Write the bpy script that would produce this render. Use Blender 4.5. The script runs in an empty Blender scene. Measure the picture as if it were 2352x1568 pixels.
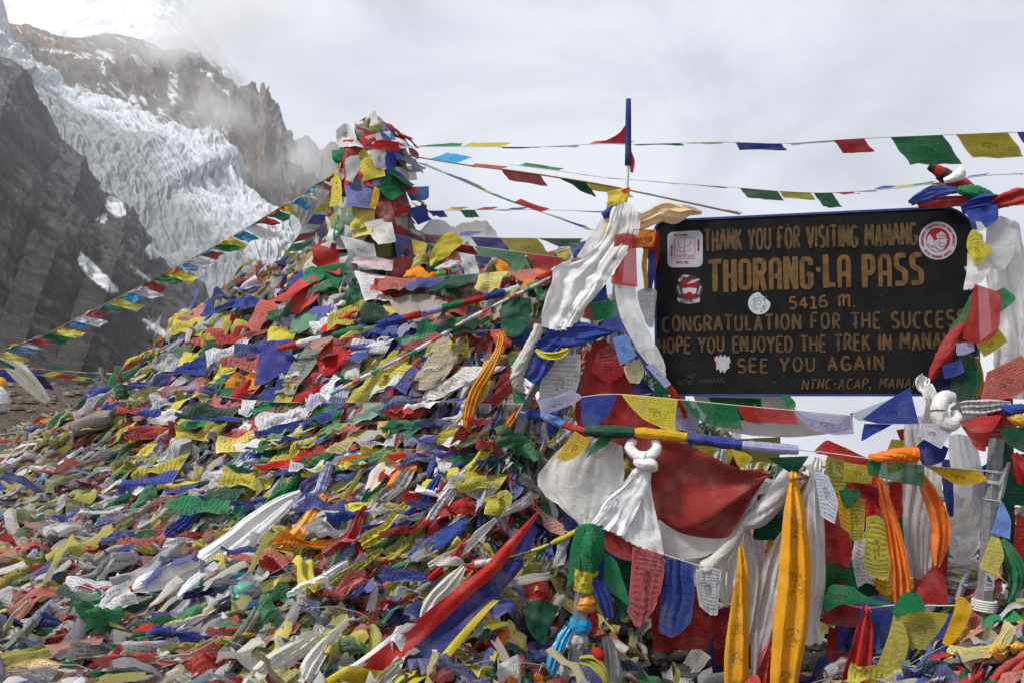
import bpy, math, random
import numpy as np
from mathutils import Vector

# ------------------------------------------------------------------ camera, sky, sun, exposure
sc = bpy.context.scene
COL = sc.collection
F = 1960.0            # focal length in units of a 2352-wide picture
CX, CY = 1176.0, 784.0
EYE = 1.6
PITCH = math.atan(116.0 / F)
cam = bpy.data.cameras.new("camera")
cam.sensor_width = 36.0
cam.lens = 36.0 * F / 2352.0
cam.clip_start = 0.05
cam.clip_end = 60000.0
cam_ob = bpy.data.objects.new("camera", cam)
cam_ob.location = (0, 0, EYE)
cam_ob.rotation_euler = (math.radians(90) + PITCH, 0, 0)
COL.objects.link(cam_ob)
sc.camera = cam_ob

SUN_EL, SUN_AZ = math.radians(53), math.radians(246)     # azimuth clockwise from +Y: high, behind to the left
sun = bpy.data.lights.new("sun", 'SUN')
sun.energy = 4.8
sun.angle = math.radians(11)
sun.color = (1.0, 0.965, 0.91)
sun_ob = bpy.data.objects.new("sun", sun)
sd = Vector((math.sin(SUN_AZ) * math.cos(SUN_EL), math.cos(SUN_AZ) * math.cos(SUN_EL), math.sin(SUN_EL)))
sun_ob.rotation_euler = sd.to_track_quat('Z', 'Y').to_euler()
sun_ob.location = (-20, -20, 40)
COL.objects.link(sun_ob)

world = bpy.data.worlds.new("World")
sc.world = world
world.use_nodes = True
nt = world.node_tree
nt.nodes.clear()
def N(nt, t, **kw):
    n = nt.nodes.new(t)
    for k, v in kw.items():
        if k == 'ins':
            for a, b in v.items():
                n.inputs[a].default_value = b
        else:
            setattr(n, k, v)
    return n
def ramp(nt, stops, interp='LINEAR'):
    r = nt.nodes.new('ShaderNodeValToRGB')
    r.color_ramp.interpolation = interp
    el = r.color_ramp.elements
    while len(el) < len(stops):
        el.new(0.5)
    for e, (p, c) in zip(el, stops):
        e.position = p
        e.color = tuple(c) + (1,) if len(c) == 3 else c
    return r
L = nt.links.new
wo = N(nt, 'ShaderNodeOutputWorld')
sky = N(nt, 'ShaderNodeTexSky', sky_type='NISHITA', sun_disc=False, sun_elevation=SUN_EL, sun_rotation=SUN_AZ, altitude=5400)
bg1 = N(nt, 'ShaderNodeBackground', ins={'Strength': 0.1})
L(sky.outputs[0], bg1.inputs[0])
# overcast deck: soft billows in the direction of view
tc = N(nt, 'ShaderNodeTexCoord')
mp = N(nt, 'ShaderNodeMapping')
mp.inputs['Scale'].default_value = (1.0, 1.0, 2.0)
L(tc.outputs['Generated'], mp.inputs[0])
n1 = N(nt, 'ShaderNodeTexNoise', ins={'Scale': 2.8, 'Detail': 6.0, 'Roughness': 0.55, 'Distortion': 0.6})
L(mp.outputs[0], n1.inputs['Vector'])
r1 = ramp(nt, [(0.34, (0.50, 0.535, 0.62)), (0.48, (0.69, 0.725, 0.81)), (0.60, (0.86, 0.89, 0.97))])
L(n1.outputs[0], r1.inputs[0])
bg2 = N(nt, 'ShaderNodeBackground', ins={'Strength': 0.96})
L(r1.outputs[0], bg2.inputs[0])
mxw = N(nt, 'ShaderNodeMixShader', ins={0: 0.93})
L(bg1.outputs[0], mxw.inputs[1]); L(bg2.outputs[0], mxw.inputs[2])
L(mxw.outputs[0], wo.inputs[0])

sc.view_settings.view_transform = 'Standard'
sc.view_settings.look = 'None'
sc.view_settings.exposure = 0.12
sc.view_settings.gamma = 1.0
sc.cycles.max_bounces = 7
sc.cycles.diffuse_bounces = 3
sc.cycles.glossy_bounces = 2
sc.cycles.transmission_bounces = 4
sc.cycles.transparent_max_bounces = 12
sc.cycles.volume_bounces = 2
sc.cycles.use_denoising = True

# ------------------------------------------------------------------ helpers
rng = np.random.default_rng(7)
random.seed(7)
SP, CP = math.sin(PITCH), math.cos(PITCH)
def PX(x, y, d):
    """points whose ray passes (x, y) of a 2352-wide picture, at distance d along +Y"""
    x, y, d = np.broadcast_arrays(np.asarray(x, float), np.asarray(y, float), np.asarray(d, float))
    a, b = (x - CX) / F, (CY - y) / F
    rx, ry, rz = a, CP - b * SP, SP + b * CP
    k = d / ry
    return np.stack([rx * k, d + 0 * k, EYE + rz * k], -1)
def TOPX(p):
    p = np.asarray(p, float)
    q = p - np.array([0, 0, EYE])
    z = q[..., 1] * CP + q[..., 2] * SP
    yv = -q[..., 1] * SP + q[..., 2] * CP
    return CX + F * q[..., 0] / z, CY - F * yv / z

def _h(i):
    s = np.sin(i[..., 0] * 127.1 + i[..., 1] * 311.7 + i[..., 2] * 74.7) * 43758.5453
    return s - np.floor(s)
def vnoise(p):
    p = np.asarray(p, float)
    i = np.floor(p); f = p - i
    f = f * f * (3 - 2 * f)
    out = 0
    for dx in (0, 1):
        for dy in (0, 1):
            for dz in (0, 1):
                w = (f[..., 0] if dx else 1 - f[..., 0]) * (f[..., 1] if dy else 1 - f[..., 1]) * (f[..., 2] if dz else 1 - f[..., 2])
                out = out + w * _h(i + np.array([dx, dy, dz]))
    return out * 2 - 1
def fbm(p, oct=4, gain=0.5, lac=2.03):
    a, s, o = 1.0, 0.0, 0
    p = np.asarray(p, float)
    for k in range(oct):
        o = o + a * vnoise(p + 17.3 * k)
        s += a; a *= gain; p = p * lac
    return o / s
def ridged(p, oct=4, gain=0.5, lac=2.03):
    a, s, o = 1.0, 0.0, 0
    p = np.asarray(p, float)
    for k in range(oct):
        o = o + a * (1 - 2 * np.abs(vnoise(p + 9.1 * k)))
        s += a; a *= gain; p = p * lac
    return o / s

def crom(P_, n, axis=0):
    """Catmull-Rom resampling of control points along an axis"""
    P_ = np.moveaxis(np.asarray(P_, float), axis, 0)
    m = P_.shape[0]
    if m == 1:
        return np.moveaxis(np.repeat(P_, n, 0), 0, axis)
    t = np.linspace(0, m - 1, n)
    i = np.minimum(t.astype(int), m - 2)
    f = (t - i).reshape((-1,) + (1,) * (P_.ndim - 1))
    p1, p2 = P_[i], P_[i + 1]
    p0 = np.where((i > 0).reshape(f.shape), P_[np.maximum(i - 1, 0)], 2 * p1 - p2)
    p3 = np.where((i < m - 2).reshape(f.shape), P_[np.minimum(i + 2, m - 1)], 2 * p2 - p1)
    r = 0.5 * (2 * p1 + (p2 - p0) * f + (2 * p0 - 5 * p1 + 4 * p2 - p3) * f ** 2 + (3 * p1 - p0 - 3 * p2 + p3) * f ** 3)
    return np.moveaxis(r, 0, axis)

def gnormals(V):
    a = np.gradient(V, axis=0); b = np.gradient(V, axis=1)
    n = np.cross(a, b)
    return n / (np.linalg.norm(n, axis=-1, keepdims=True) + 1e-12)

def quads(n, m, base=0):
    i = np.arange(n * m).reshape(n, m) + base
    return np.stack([i[:-1, :-1], i[1:, :-1], i[1:, 1:], i[:-1, 1:]], -1).reshape(-1, 4)

LOC = {}
def make_mesh(name, V, Q, mats, parent=None, col=None, uv=None, smooth=True, midx=None, tri=False):
    """one mesh object from flat arrays; V in world coordinates"""
    V = np.asarray(V, np.float32).reshape(-1, 3)
    if parent is not None:
        V = V - np.asarray(LOC[parent.name], np.float32)
        off = None
    else:
        off = V.mean(0) if len(V) else np.zeros(3)
        V = V - off
    me = bpy.data.meshes.new(name)
    Q = np.asarray(Q, np.int32)
    k = Q.shape[1]
    me.vertices.add(len(V)); me.vertices.foreach_set('co', V.ravel())
    me.loops.add(Q.size); me.loops.foreach_set('vertex_index', Q.ravel())
    me.polygons.add(len(Q)); me.polygons.foreach_set('loop_start', np.arange(0, Q.size, k, dtype=np.int32))
    me.polygons.foreach_set('use_smooth', np.full(len(Q), bool(smooth)))
    for m in (mats if isinstance(mats, (list, tuple)) else [mats]):
        me.materials.append(m)
    if midx is not None:
        me.polygons.foreach_set('material_index', np.asarray(midx, np.int32))
    me.update(calc_edges=True)
    if col is not None:
        ca = me.color_attributes.new('col', 'FLOAT_COLOR', 'POINT')
        c = np.asarray(col, np.float32)
        if c.ndim == 1:
            c = np.tile(c, (len(V), 1))
        ca.data.foreach_set('color', c.astype(np.float32).ravel())
    if uv is not None:
        ul = me.uv_layers.new(name='UVMap')
        ul.data.foreach_set('uv', np.asarray(uv, np.float32)[Q.ravel()].ravel())
    o = bpy.data.objects.new(name, me)
    if parent is not None:
        o.parent = parent
    else:
        o.location = off
    COL.objects.link(o)
    LOC[o.name] = (np.asarray(LOC[parent.name]) if parent is not None else off)
    return o
def empty(name, loc, label, cat, group=None):
    o = bpy.data.objects.new(name, None)
    o.location = tuple(float(v) for v in loc)
    o.empty_display_size = 0.1
    COL.objects.link(o)
    LOC[o.name] = np.asarray(loc, float)
    return tag(o, label, cat, group)
def tag(o, label=None, cat=None, group=None, kind=None):
    if label: o['label'] = label
    if cat: o['category'] = cat
    if group: o['group'] = group
    if kind: o['kind'] = kind
    return o
def grid_uv(n, m):
    u, v = np.meshgrid(np.linspace(0, 1, m), np.linspace(1, 0, n))
    return np.stack([u, v], -1).reshape(-1, 2)

def tube_mesh(pts, r, k=8):
    """(V, Q) of a tube along points; r a number or one radius per point"""
    pts = np.asarray(pts, float)
    n = len(pts)
    r = np.broadcast_to(np.asarray(r, float), (n,))
    t = np.gradient(pts, axis=0)
    t /= np.linalg.norm(t, axis=1, keepdims=True) + 1e-12
    up = np.array([0.0, 0, 1.0])
    s = np.cross(t, up)
    bad = np.linalg.norm(s, axis=1) < 0.05
    s[bad] = np.cross(t[bad], np.array([1.0, 0, 0]))
    s /= np.linalg.norm(s, axis=1, keepdims=True)
    b = np.cross(s, t)
    a = np.linspace(0, 2 * math.pi, k + 1)
    V = pts[:, None] + r[:, None, None] * (np.cos(a)[None, :, None] * s[:, None] + np.sin(a)[None, :, None] * b[:, None])
    return V.reshape(-1, 3), quads(n, k + 1)
def box_mesh(c, sx, sy, sz, R=None, jit=0.0):
    s = np.array([[x, y, z] for x in (-1, 1) for y in (-1, 1) for z in (-1, 1)], float) * np.array([sx, sy, sz]) / 2
    s = s + rng.normal(0, jit, s.shape) if jit else s
    if R is not None: s = s @ np.asarray(R).T
    q = np.array([[0, 1, 3, 2], [4, 6, 7, 5], [0, 4, 5, 1], [2, 3, 7, 6], [0, 2, 6, 4], [1, 5, 7, 3]])
    return s + np.asarray(c), q
def join(parts):
    Vs, Qs, b = [], [], 0
    for V, Q in parts:
        Vs.append(V); Qs.append(Q + b); b += len(V)
    return np.concatenate(Vs), np.concatenate(Qs)
# ------------------------------------------------------------------ materials
def new_mat(name):
    m = bpy.data.materials.new(name)
    m.use_nodes = True
    m.node_tree.nodes.clear()
    return m, m.node_tree, m.node_tree.links.new
def math_n(nt, op, a=None, b=None, c=None, clamp=False):
    n = nt.nodes.new('ShaderNodeMath'); n.operation = op; n.use_clamp = clamp
    for k, v in enumerate((a, b, c)):
        if v is None: continue
        if isinstance(v, (int, float)): n.inputs[k].default_value = v
        else: nt.links.new(v, n.inputs[k])
    return n.outputs[0]
def mixc(nt, fac, a, b, mode='MIX'):
    n = nt.nodes.new('ShaderNodeMix'); n.data_type = 'RGBA'; n.blend_type = mode
    for k, v in ((0, fac), (6, a), (7, b)):
        if isinstance(v, (int, float)): n.inputs[k].default_value = v
        elif isinstance(v, tuple): n.inputs[k].default_value = v if len(v) == 4 else v + (1,)
        else: nt.links.new(v, n.inputs[k])
    return n.outputs[2]
def sstep(nt, v, a, b):
    n = nt.nodes.new('ShaderNodeMapRange'); n.interpolation_type = 'SMOOTHSTEP'
    nt.links.new(v, n.inputs[0]); n.inputs[1].default_value = a; n.inputs[2].default_value = b
    return n.outputs[0]

def cloth_mat(name, rough=0.9, spec=0.15, trans=0.28, sheer=0.0, sheen=0.0, lines=13, ink=0.3, motif=False):
    m, nt, L = new_mat(name)
    out = N(nt, 'ShaderNodeOutputMaterial')
    at = N(nt, 'ShaderNodeAttribute', attribute_name='col')
    uv = N(nt, 'ShaderNodeUVMap')
    geo = N(nt, 'ShaderNodeNewGeometry')
    sx = N(nt, 'ShaderNodeSeparateXYZ'); L(uv.outputs[0], sx.inputs[0])
    U, Vv = sx.outputs[0], sx.outputs[1]
    # block-printed lines of text and a central figure
    vl = math_n(nt, 'MULTIPLY', Vv, float(lines))
    fr = math_n(nt, 'FRACT', vl)
    fl = math_n(nt, 'FLOOR', vl)
    cb = N(nt, 'ShaderNodeCombineXYZ')
    L(math_n(nt, 'MULTIPLY', U, 34.0), cb.inputs[0]); L(math_n(nt, 'MULTIPLY', fl, 3.7), cb.inputs[1])
    nz = N(nt, 'ShaderNodeTexNoise', ins={'Scale': 1.0, 'Detail': 1.0}); L(cb.outputs[0], nz.inputs['Vector'])
    word = sstep(nt, nz.outputs[0], 0.40, 0.50)
    line = math_n(nt, 'MULTIPLY', math_n(nt, 'GREATER_THAN', fr, 0.30), math_n(nt, 'LESS_THAN', fr, 0.74))
    txt = math_n(nt, 'MULTIPLY', line, word)
    inm = 1.0
    du = math_n(nt, 'ABSOLUTE', math_n(nt, 'SUBTRACT', U, 0.5)); dv = math_n(nt, 'ABSOLUTE', math_n(nt, 'SUBTRACT', Vv, 0.5))
    box = math_n(nt, 'MAXIMUM', du, dv)
    inside = math_n(nt, 'LESS_THAN', box, 0.41)
    frame = math_n(nt, 'MULTIPLY', math_n(nt, 'GREATER_THAN', box, 0.425), math_n(nt, 'LESS_THAN', box, 0.445))
    rad = math_n(nt, 'SQRT', math_n(nt, 'ADD', math_n(nt, 'MULTIPLY', du, du), math_n(nt, 'MULTIPLY', dv, dv)))
    nf = N(nt, 'ShaderNodeTexNoise', ins={'Scale': 16.0, 'Detail': 2.0}); L(uv.outputs[0], nf.inputs['Vector'])
    fig = math_n(nt, 'MULTIPLY', math_n(nt, 'LESS_THAN', rad, 0.15), sstep(nt, nf.outputs[0], 0.42, 0.5))
    txt = math_n(nt, 'MULTIPLY', math_n(nt, 'MULTIPLY', txt, inside), math_n(nt, 'GREATER_THAN', rad, 0.17))
    mask = math_n(nt, 'MAXIMUM', math_n(nt, 'MAXIMUM', txt, math_n(nt, 'MULTIPLY', frame, 0.6)), fig)
    if motif:      # scattered woodblock figures down a scarf
        mv = math_n(nt, 'FRACT', math_n(nt, 'MULTIPLY', Vv, 6.3))
        mm = math_n(nt, 'MULTIPLY', math_n(nt, 'GREATER_THAN', mv, 0.25), math_n(nt, 'LESS_THAN', mv, 0.66))
        cm = N(nt, 'ShaderNodeCombineXYZ'); L(math_n(nt, 'MULTIPLY', U, 9.0), cm.inputs[0]); L(math_n(nt, 'MULTIPLY', Vv, 55.0), cm.inputs[1])
        nm = N(nt, 'ShaderNodeTexNoise', ins={'Scale': 1.0, 'Detail': 2.0, 'Distortion': 1.5}); L(cm.outputs[0], nm.inputs['Vector'])
        mask = math_n(nt, 'MULTIPLY', math_n(nt, 'MULTIPLY', mm, math_n(nt, 'LESS_THAN', du, 0.2)), sstep(nt, nm.outputs[0], 0.5, 0.54))
    mask = math_n(nt, 'MULTIPLY', mask, at.outputs['Alpha'], clamp=True)
    # weather: uneven fading and dust
    nd = N(nt, 'ShaderNodeTexNoise', ins={'Scale': 7.0, 'Detail': 5.0, 'Roughness': 0.6}); L(geo.outputs['Position'], nd.inputs['Vector'])
    ne = N(nt, 'ShaderNodeTexNoise', ins={'Scale': 60.0, 'Detail': 3.0}); L(geo.outputs['Position'], ne.inputs['Vector'])
    c0 = mixc(nt, math_n(nt, 'MULTIPLY', sstep(nt, nd.outputs[0], 0.42, 0.75), 0.22), at.outputs['Color'], (0.36, 0.34, 0.30))
    va = math_n(nt, 'ADD', math_n(nt, 'MULTIPLY', ne.outputs[0], 0.28), 0.86)
    hv = N(nt, 'ShaderNodeHueSaturation'); L(c0, hv.inputs['Color']); L(va, hv.inputs['Value'])
    c1 = mixc(nt, math_n(nt, 'MULTIPLY', mask, ink * 2.2, clamp=True), hv.outputs[0], mixc(nt, 1.0, hv.outputs[0], (0.16, 0.15, 0.17), 'MULTIPLY'))
    # creases and weave
    nb = N(nt, 'ShaderNodeTexNoise', ins={'Scale': 22.0, 'Detail': 4.0, 'Roughness': 0.55, 'Distortion': 1.2}); L(geo.outputs['Position'], nb.inputs['Vector'])
    nw = N(nt, 'ShaderNodeTexNoise', ins={'Scale': 420.0, 'Detail': 1.0}); L(geo.outputs['Position'], nw.inputs['Vector'])
    hh = math_n(nt, 'ADD', nb.outputs[0], math_n(nt, 'MULTIPLY', nw.outputs[0], 0.06))
    bp = N(nt, 'ShaderNodeBump', ins={'Strength': 0.5, 'Distance': 0.009}); L(hh, bp.inputs['Height'])
    pb = N(nt, 'ShaderNodeBsdfPrincipled', ins={'Roughness': rough, 'Specular IOR Level': spec, 'Sheen Weight': sheen})
    L(c1, pb.inputs['Base Color']); L(bp.outputs[0], pb.inputs['Normal'])
    tr = N(nt, 'ShaderNodeBsdfTranslucent'); L(c1, tr.inputs['Color']); L(bp.outputs[0], tr.inputs['Normal'])
    mx = N(nt, 'ShaderNodeMixShader', ins={0: trans}); L(pb.outputs[0], mx.inputs[1]); L(tr.outputs[0], mx.inputs[2])
    last = mx
    if sheer > 0:
        tp = N(nt, 'ShaderNodeBsdfTransparent')
        m2 = N(nt, 'ShaderNodeMixShader', ins={0: sheer}); L(mx.outputs[0], m2.inputs[1]); L(tp.outputs[0], m2.inputs[2])
        last = m2
    L(last.outputs[0], out.inputs[0])
    return m
CLOTH = cloth_mat('cotton_flag')
SATIN = cloth_mat('satin_scarf', rough=0.34, spec=0.5, trans=0.18, sheen=0.2, motif=True)
SILK = cloth_mat('silk_scarf', rough=0.6, spec=0.3, trans=0.3, motif=True)
SHEER = cloth_mat('sheer_gauze', rough=0.8, spec=0.1, trans=0.4, sheer=0.14)
MATS = {'c': CLOTH, 's': SATIN, 'k': SILK, 'h': SHEER}

def simple_mat(name, c, rough=0.7, metal=0.0, var=0.25, scale=20.0, bump=0.2, bscale=60.0, spec=0.4, c2=None, dist=0.01):
    m, nt, L = new_mat(name)
    out = N(nt, 'ShaderNodeOutputMaterial')
    geo = N(nt, 'ShaderNodeNewGeometry')
    n = N(nt, 'ShaderNodeTexNoise', ins={'Scale': scale, 'Detail': 6.0, 'Roughness': 0.6}); L(geo.outputs['Position'], n.inputs['Vector'])
    c2 = c2 or tuple(v * (1 - var) for v in c)
    r = ramp(nt, [(0.36, c2), (0.64, c)]); L(n.outputs[0], r.inputs[0])
    nb = N(nt, 'ShaderNodeTexNoise', ins={'Scale': bscale, 'Detail': 5.0}); L(geo.outputs['Position'], nb.inputs['Vector'])
    bp = N(nt, 'ShaderNodeBump', ins={'Strength': bump, 'Distance': dist}); L(nb.outputs[0], bp.inputs['Height'])
    p = N(nt, 'ShaderNodeBsdfPrincipled', ins={'Roughness': rough, 'Metallic': metal, 'Specular IOR Level': spec})
    L(r.outputs[0], p.inputs['Base Color']); L(bp.outputs[0], p.inputs['Normal'])
    L(p.outputs[0], out.inputs[0])
    return m
M_BOARD = simple_mat('black_board_paint', (0.0125, 0.0125, 0.0135), rough=0.8, var=0.45, scale=9, bump=0.25, bscale=120, spec=0.12)
M_BLUE = simple_mat('blue_edge_paint', (0.02, 0.055, 0.19), rough=0.5, scale=30)
M_GOLD = simple_mat('gold_lettering', (0.175, 0.084, 0.018), rough=0.65, scale=26, c2=(0.08, 0.045, 0.016), bump=0.15, spec=0.3)
M_GOLD2 = simple_mat('thin_gold_lettering', (0.115, 0.062, 0.018), rough=0.65, scale=34, c2=(0.045, 0.03, 0.014), bump=0.15, spec=0.3)
M_STICK = simple_mat('sticker_white', (0.40, 0.39, 0.44), rough=0.7, var=0.12, scale=40, bump=0.0, spec=0.15)
M_STICK2 = simple_mat('sticker_grey', (0.50, 0.52, 0.54), rough=0.7, var=0.1, scale=60, bump=0.0, spec=0.15)
M_RED = simple_mat('sticker_red', (0.30, 0.016, 0.02), rough=0.7, var=0.3, scale=60, bump=0.0, spec=0.15)
M_DARK = simple_mat('sticker_black', (0.02, 0.02, 0.025), rough=0.5)
M_STEEL = simple_mat('weathered_steel', (0.24, 0.25, 0.27), rough=0.5, metal=0.3, var=0.35, scale=30, bump=0.15)
M_ROPE = simple_mat('rope_fibre', (0.20, 0.13, 0.07), rough=0.9, scale=120, bump=0.6, bscale=300)
M_CORD = simple_mat('white_cord', (0.55, 0.54, 0.52), rough=0.9, scale=160, bump=0.5, bscale=400)
M_DCORD = simple_mat('dark_cord', (0.10, 0.09, 0.08), rough=0.9, scale=160)
M_GCORD = simple_mat('grey_cord', (0.26, 0.25, 0.23), rough=0.9, scale=160)
M_WOOD = simple_mat('bare_wood', (0.46, 0.36, 0.24), rough=0.8, var=0.3, scale=14, bump=0.3)
M_STONE = simple_mat('cairn_stone', (0.36, 0.28, 0.20), rough=0.9, c2=(0.20, 0.155, 0.115), scale=7, bump=0.5, bscale=30, dist=0.03)
M_STONE2 = simple_mat('grey_stone', (0.23, 0.20, 0.18), rough=0.9, c2=(0.13, 0.115, 0.105), scale=5, bump=0.4, bscale=30, dist=0.03)
M_SOIL = None

def rock_mat(name, stops, snow=None, scale=(1, 1, 1), nscale=1.0, bump=0.6, bdist=4.0, streak=None):
    """far rock: colours from layered noise in position; snow where a second noise and the slope allow it"""
    m, nt, L = new_mat(name)
    out = N(nt, 'ShaderNodeOutputMaterial')
    at = N(nt, 'ShaderNodeAttribute', attribute_name='col')
    uv = N(nt, 'ShaderNodeUVMap')
    mp = N(nt, 'ShaderNodeMapping'); mp.inputs['Scale'].default_value = scale; L(uv.outputs[0], mp.inputs[0])
    n = N(nt, 'ShaderNodeTexNoise', ins={'Scale': nscale, 'Detail': 9.0, 'Roughness': 0.66, 'Distortion': 0.5}); L(mp.outputs[0], n.inputs['Vector'])
    r = ramp(nt, stops); L(n.outputs[0], r.inputs[0])
    geo = N(nt, 'ShaderNodeNewGeometry')
    n2 = N(nt, 'ShaderNodeTexNoise', ins={'Scale': 0.03, 'Detail': 8.0, 'Roughness': 0.7}); L(geo.outputs['Position'], n2.inputs['Vector'])
    c = mixc(nt, 1.0, r.outputs[0], at.outputs['Color'], 'MULTIPLY')
    hv = N(nt, 'ShaderNodeHueSaturation'); L(c, hv.inputs['Color'])
    L(math_n(nt, 'ADD', math_n(nt, 'MULTIPLY', n2.outputs[0], 2.2), -0.1), hv.inputs['Value'])
    c = hv.outputs[0]
    c = mixc(nt, at.outputs['Alpha'], c, (0.86, 0.87, 0.90)) if snow else c
    bp = N(nt, 'ShaderNodeBump', ins={'Strength': bump, 'Distance': bdist})
    nb = N(nt, 'ShaderNodeTexNoise', ins={'Scale': nscale * 2.2, 'Detail': 9.0, 'Roughness': 0.7}); L(mp.outputs[0], nb.inputs['Vector'])
    L(nb.outputs[0], bp.inputs['Height'])
    p = N(nt, 'ShaderNodeBsdfPrincipled', ins={'Roughness': 0.92, 'Specular IOR Level': 0.15})
    L(c, p.inputs['Base Color']); L(bp.outputs[0], p.inputs['Normal'])
    L(p.outputs[0], out.inputs[0])
    return m
# ------------------------------------------------------------------ the far setting: cliff, glacier, ridges, snow
def curve(pts, n):
    """(x, y, d) picture points resampled by picture length, to world points"""
    a = np.asarray(pts, float)
    s = np.concatenate([[0], np.cumsum(np.hypot(np.diff(a[:, 0]), np.diff(a[:, 1])))])
    t = np.linspace(0, s[-1], n)
    q = np.stack([np.interp(t, s, a[:, k]) for k in range(3)], -1)
    return PX(q[:, 0], q[:, 1], q[:, 2])
def slope_sheet(top, base, n, m, back=None, bow=0.0):
    """rows from an optional back edge over the crest (row kb) down to the base"""
    A, B = curve(top, n), curve(base, n)
    t = np.linspace(0, 1, m)[:, None, None]
    V = A[None] * (1 - t) + B[None] * t
    V[..., 2] += bow * (t[..., 0] * (1 - t[..., 0]))
    if back is not None:
        kb = 8
        s = np.linspace(1, 1.0 / kb, kb)[:, None, None]
        V = np.concatenate([A[None] + s * np.asarray(back, float), V], 0)
    return V
def setting(name, V, mat, col, kind='structure'):
    n, m = V.shape[:2]
    s = np.arange(n * m).reshape(n, m)
    L_ = np.linalg.norm(np.diff(V, axis=1), axis=-1).mean() * m
    H_ = np.linalg.norm(np.diff(V, axis=0), axis=-1).mean() * n
    uv = grid_uv(n, m) * np.array([L_ / 100, H_ / 100])
    o = make_mesh(name, V, quads(n, m), mat, col=col, uv=uv)
    o['kind'] = kind
    return o
def disp(V, h):
    return V + gnormals(V) * np.where((gnormals(V)[..., 1] > 0)[..., None], -1, 1) * h[..., None]
def st(V):
    n, m = V.shape[:2]
    return np.meshgrid(np.linspace(0, 1, m), np.linspace(0, 1, n))

# dark cliff and scree slope at the left
top = [(-420, -160, 700), (-150, 40, 660), (0, 136, 640), (37, 150, 632), (54, 177, 628), (82, 231, 615), (112, 272, 605), (133, 316, 596), (190, 360, 582), (218, 408, 572),
       (240, 450, 560), (270, 459, 552), (296, 475, 548), (323, 524, 536), (334, 575, 526), (386, 612, 512), (424, 626, 506), (458, 660, 498), (472, 703, 490), (440, 770, 470), (520, 850, 430), (620, 930, 380)]
base = [(-900, 1150, 90), (-500, 1120, 90), (-200, 1080, 95), (100, 1050, 105), (300, 1020, 120), (500, 1010, 140), (760, 1000, 170)]
V = slope_sheet(top, base, 520, 260, back=(60, 260, -330), bow=-30)
S, T = st(V)
q = np.stack([S * 9, T * 60 + S * 14, 0 * S], -1)
strat = ridged(q, 5, 0.6) * 5.0 * np.clip(1.3 - 1.25 * T, 0.06, 1)
rough_ = fbm(V / 60.0, 6, 0.58) * 8 * np.clip(1.25 - 1.1 * T, 0.12, 1)
rib = np.abs(fbm(np.stack([S * 22 - T * 6, T * 5, 0 * S + 4], -1), 5, 0.6)) * -6 * np.clip(1.2 - 1.25 * T, 0, 1)
V = disp(V, strat + rough_ + rib)
edge = fbm(np.stack([S * 30, T * 7, 0 * S], -1), 4)
scree = np.clip((T + 0.30 * (S - 0.5) - 0.47 + 0.12 * edge) * 7, 0, 1)
brown = np.clip(1 - np.abs(T + 0.55 * S - 0.78 + 0.07 * edge) * 7, 0, 1) * (0.55 + 0.45 * fbm(np.stack([S * 40, T * 8, 0 * S], -1)))
rockc = np.array([0.100, 0.099, 0.106]); screec = np.array([0.060, 0.056, 0.054]); brc = np.array([0.110, 0.080, 0.060])
c = rockc * (1 - scree[..., None]) + screec * scree[..., None]
c = c * (1 - 0.8 * brown[..., None]) + brc * 0.8 * brown[..., None]
rust = np.clip(fbm(np.stack([S * 7 + 3, T * 40 + S * 10, 0 * S + 2], -1), 3) * 3 - 0.7, 0, 1) * (1 - scree)
c = c * (1 - 0.4 * rust[..., None]) + np.array([0.11, 0.072, 0.052]) * 0.4 * rust[..., None]
# snow and ice left in the gullies, where the photograph shows it
wx, wy = TOPX(V)
def blob(x, y, ax, ay, ang, k=1.0):
    ca, sa = math.cos(ang), math.sin(ang)
    u = ((wx - x) * ca + (wy - y) * sa) / ax; v = (-(wx - x) * sa + (wy - y) * ca) / ay
    return np.clip((1.0 - np.sqrt(u * u + v * v) + 0.75 * edge) * 14 * k, 0, 1)
sn = np.zeros_like(S)
for b in [(258, 472, 30, 16, 0.6), (232, 505, 17, 13, -0.3), (232, 640, 66, 15, 0.75), (370, 760, 60, 13, 0.62), (432, 745, 24, 30, -0.2), (355, 580, 20, 12, 0.8), (322, 628, 25, 3.0, 0.6)]:
    sn = np.maximum(sn, blob(*b))
col = np.concatenate([c / 0.12, (sn * np.clip(0.85 + 0.9 * fbm(np.stack([S * 150, T * 120, 0 * S], -1), 3), 0.1, 1))[..., None]], -1).reshape(-1, 4)
M_CLIFF = rock_mat('dark_rock', [(0.32, (0.05, 0.049, 0.052)), (0.5, (0.110, 0.108, 0.112)), (0.68, (0.18, 0.177, 0.178))], snow=True, scale=(1.2, 4.0, 1), nscale=2.6, bump=0.9, bdist=4.0)
setting('rock_cliff', V, M_CLIFF, col)

# glacier tumbling between the cliff and the brown ridge
gl = [(-300, -60, 980), (-60, 110, 900), (0, 175, 870), (50, 250, 840), (90, 310, 810), (140, 380, 780), (190, 440, 750), (215, 500, 730), (250, 550, 710), (290, 620, 680), (340, 690, 650), (400, 760, 610), (480, 840, 570)]
gr = [(-60, -120, 1430), (0, 10, 1400), (20, 58, 1370), (31, 78, 1350), (54, 112, 1320), (88, 150, 1280), (129, 172, 1240), (143, 198, 1220), (197, 231, 1180), (255, 245, 1150), (306, 265, 1110), (357, 282, 1070), (425, 306, 1020),
      (493, 326, 980), (528, 360, 940), (517, 393, 920), (561, 422, 890), (592, 459, 850), (666, 493, 800), (701, 602, 720), (690, 660, 690)]
V = slope_sheet(gr, gl, 560, 300, back=(30, 90, -160), bow=40)
S, T = st(V)
wv = fbm(np.stack([S * 5, T * 4, 0 * S], -1), 3)
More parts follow.
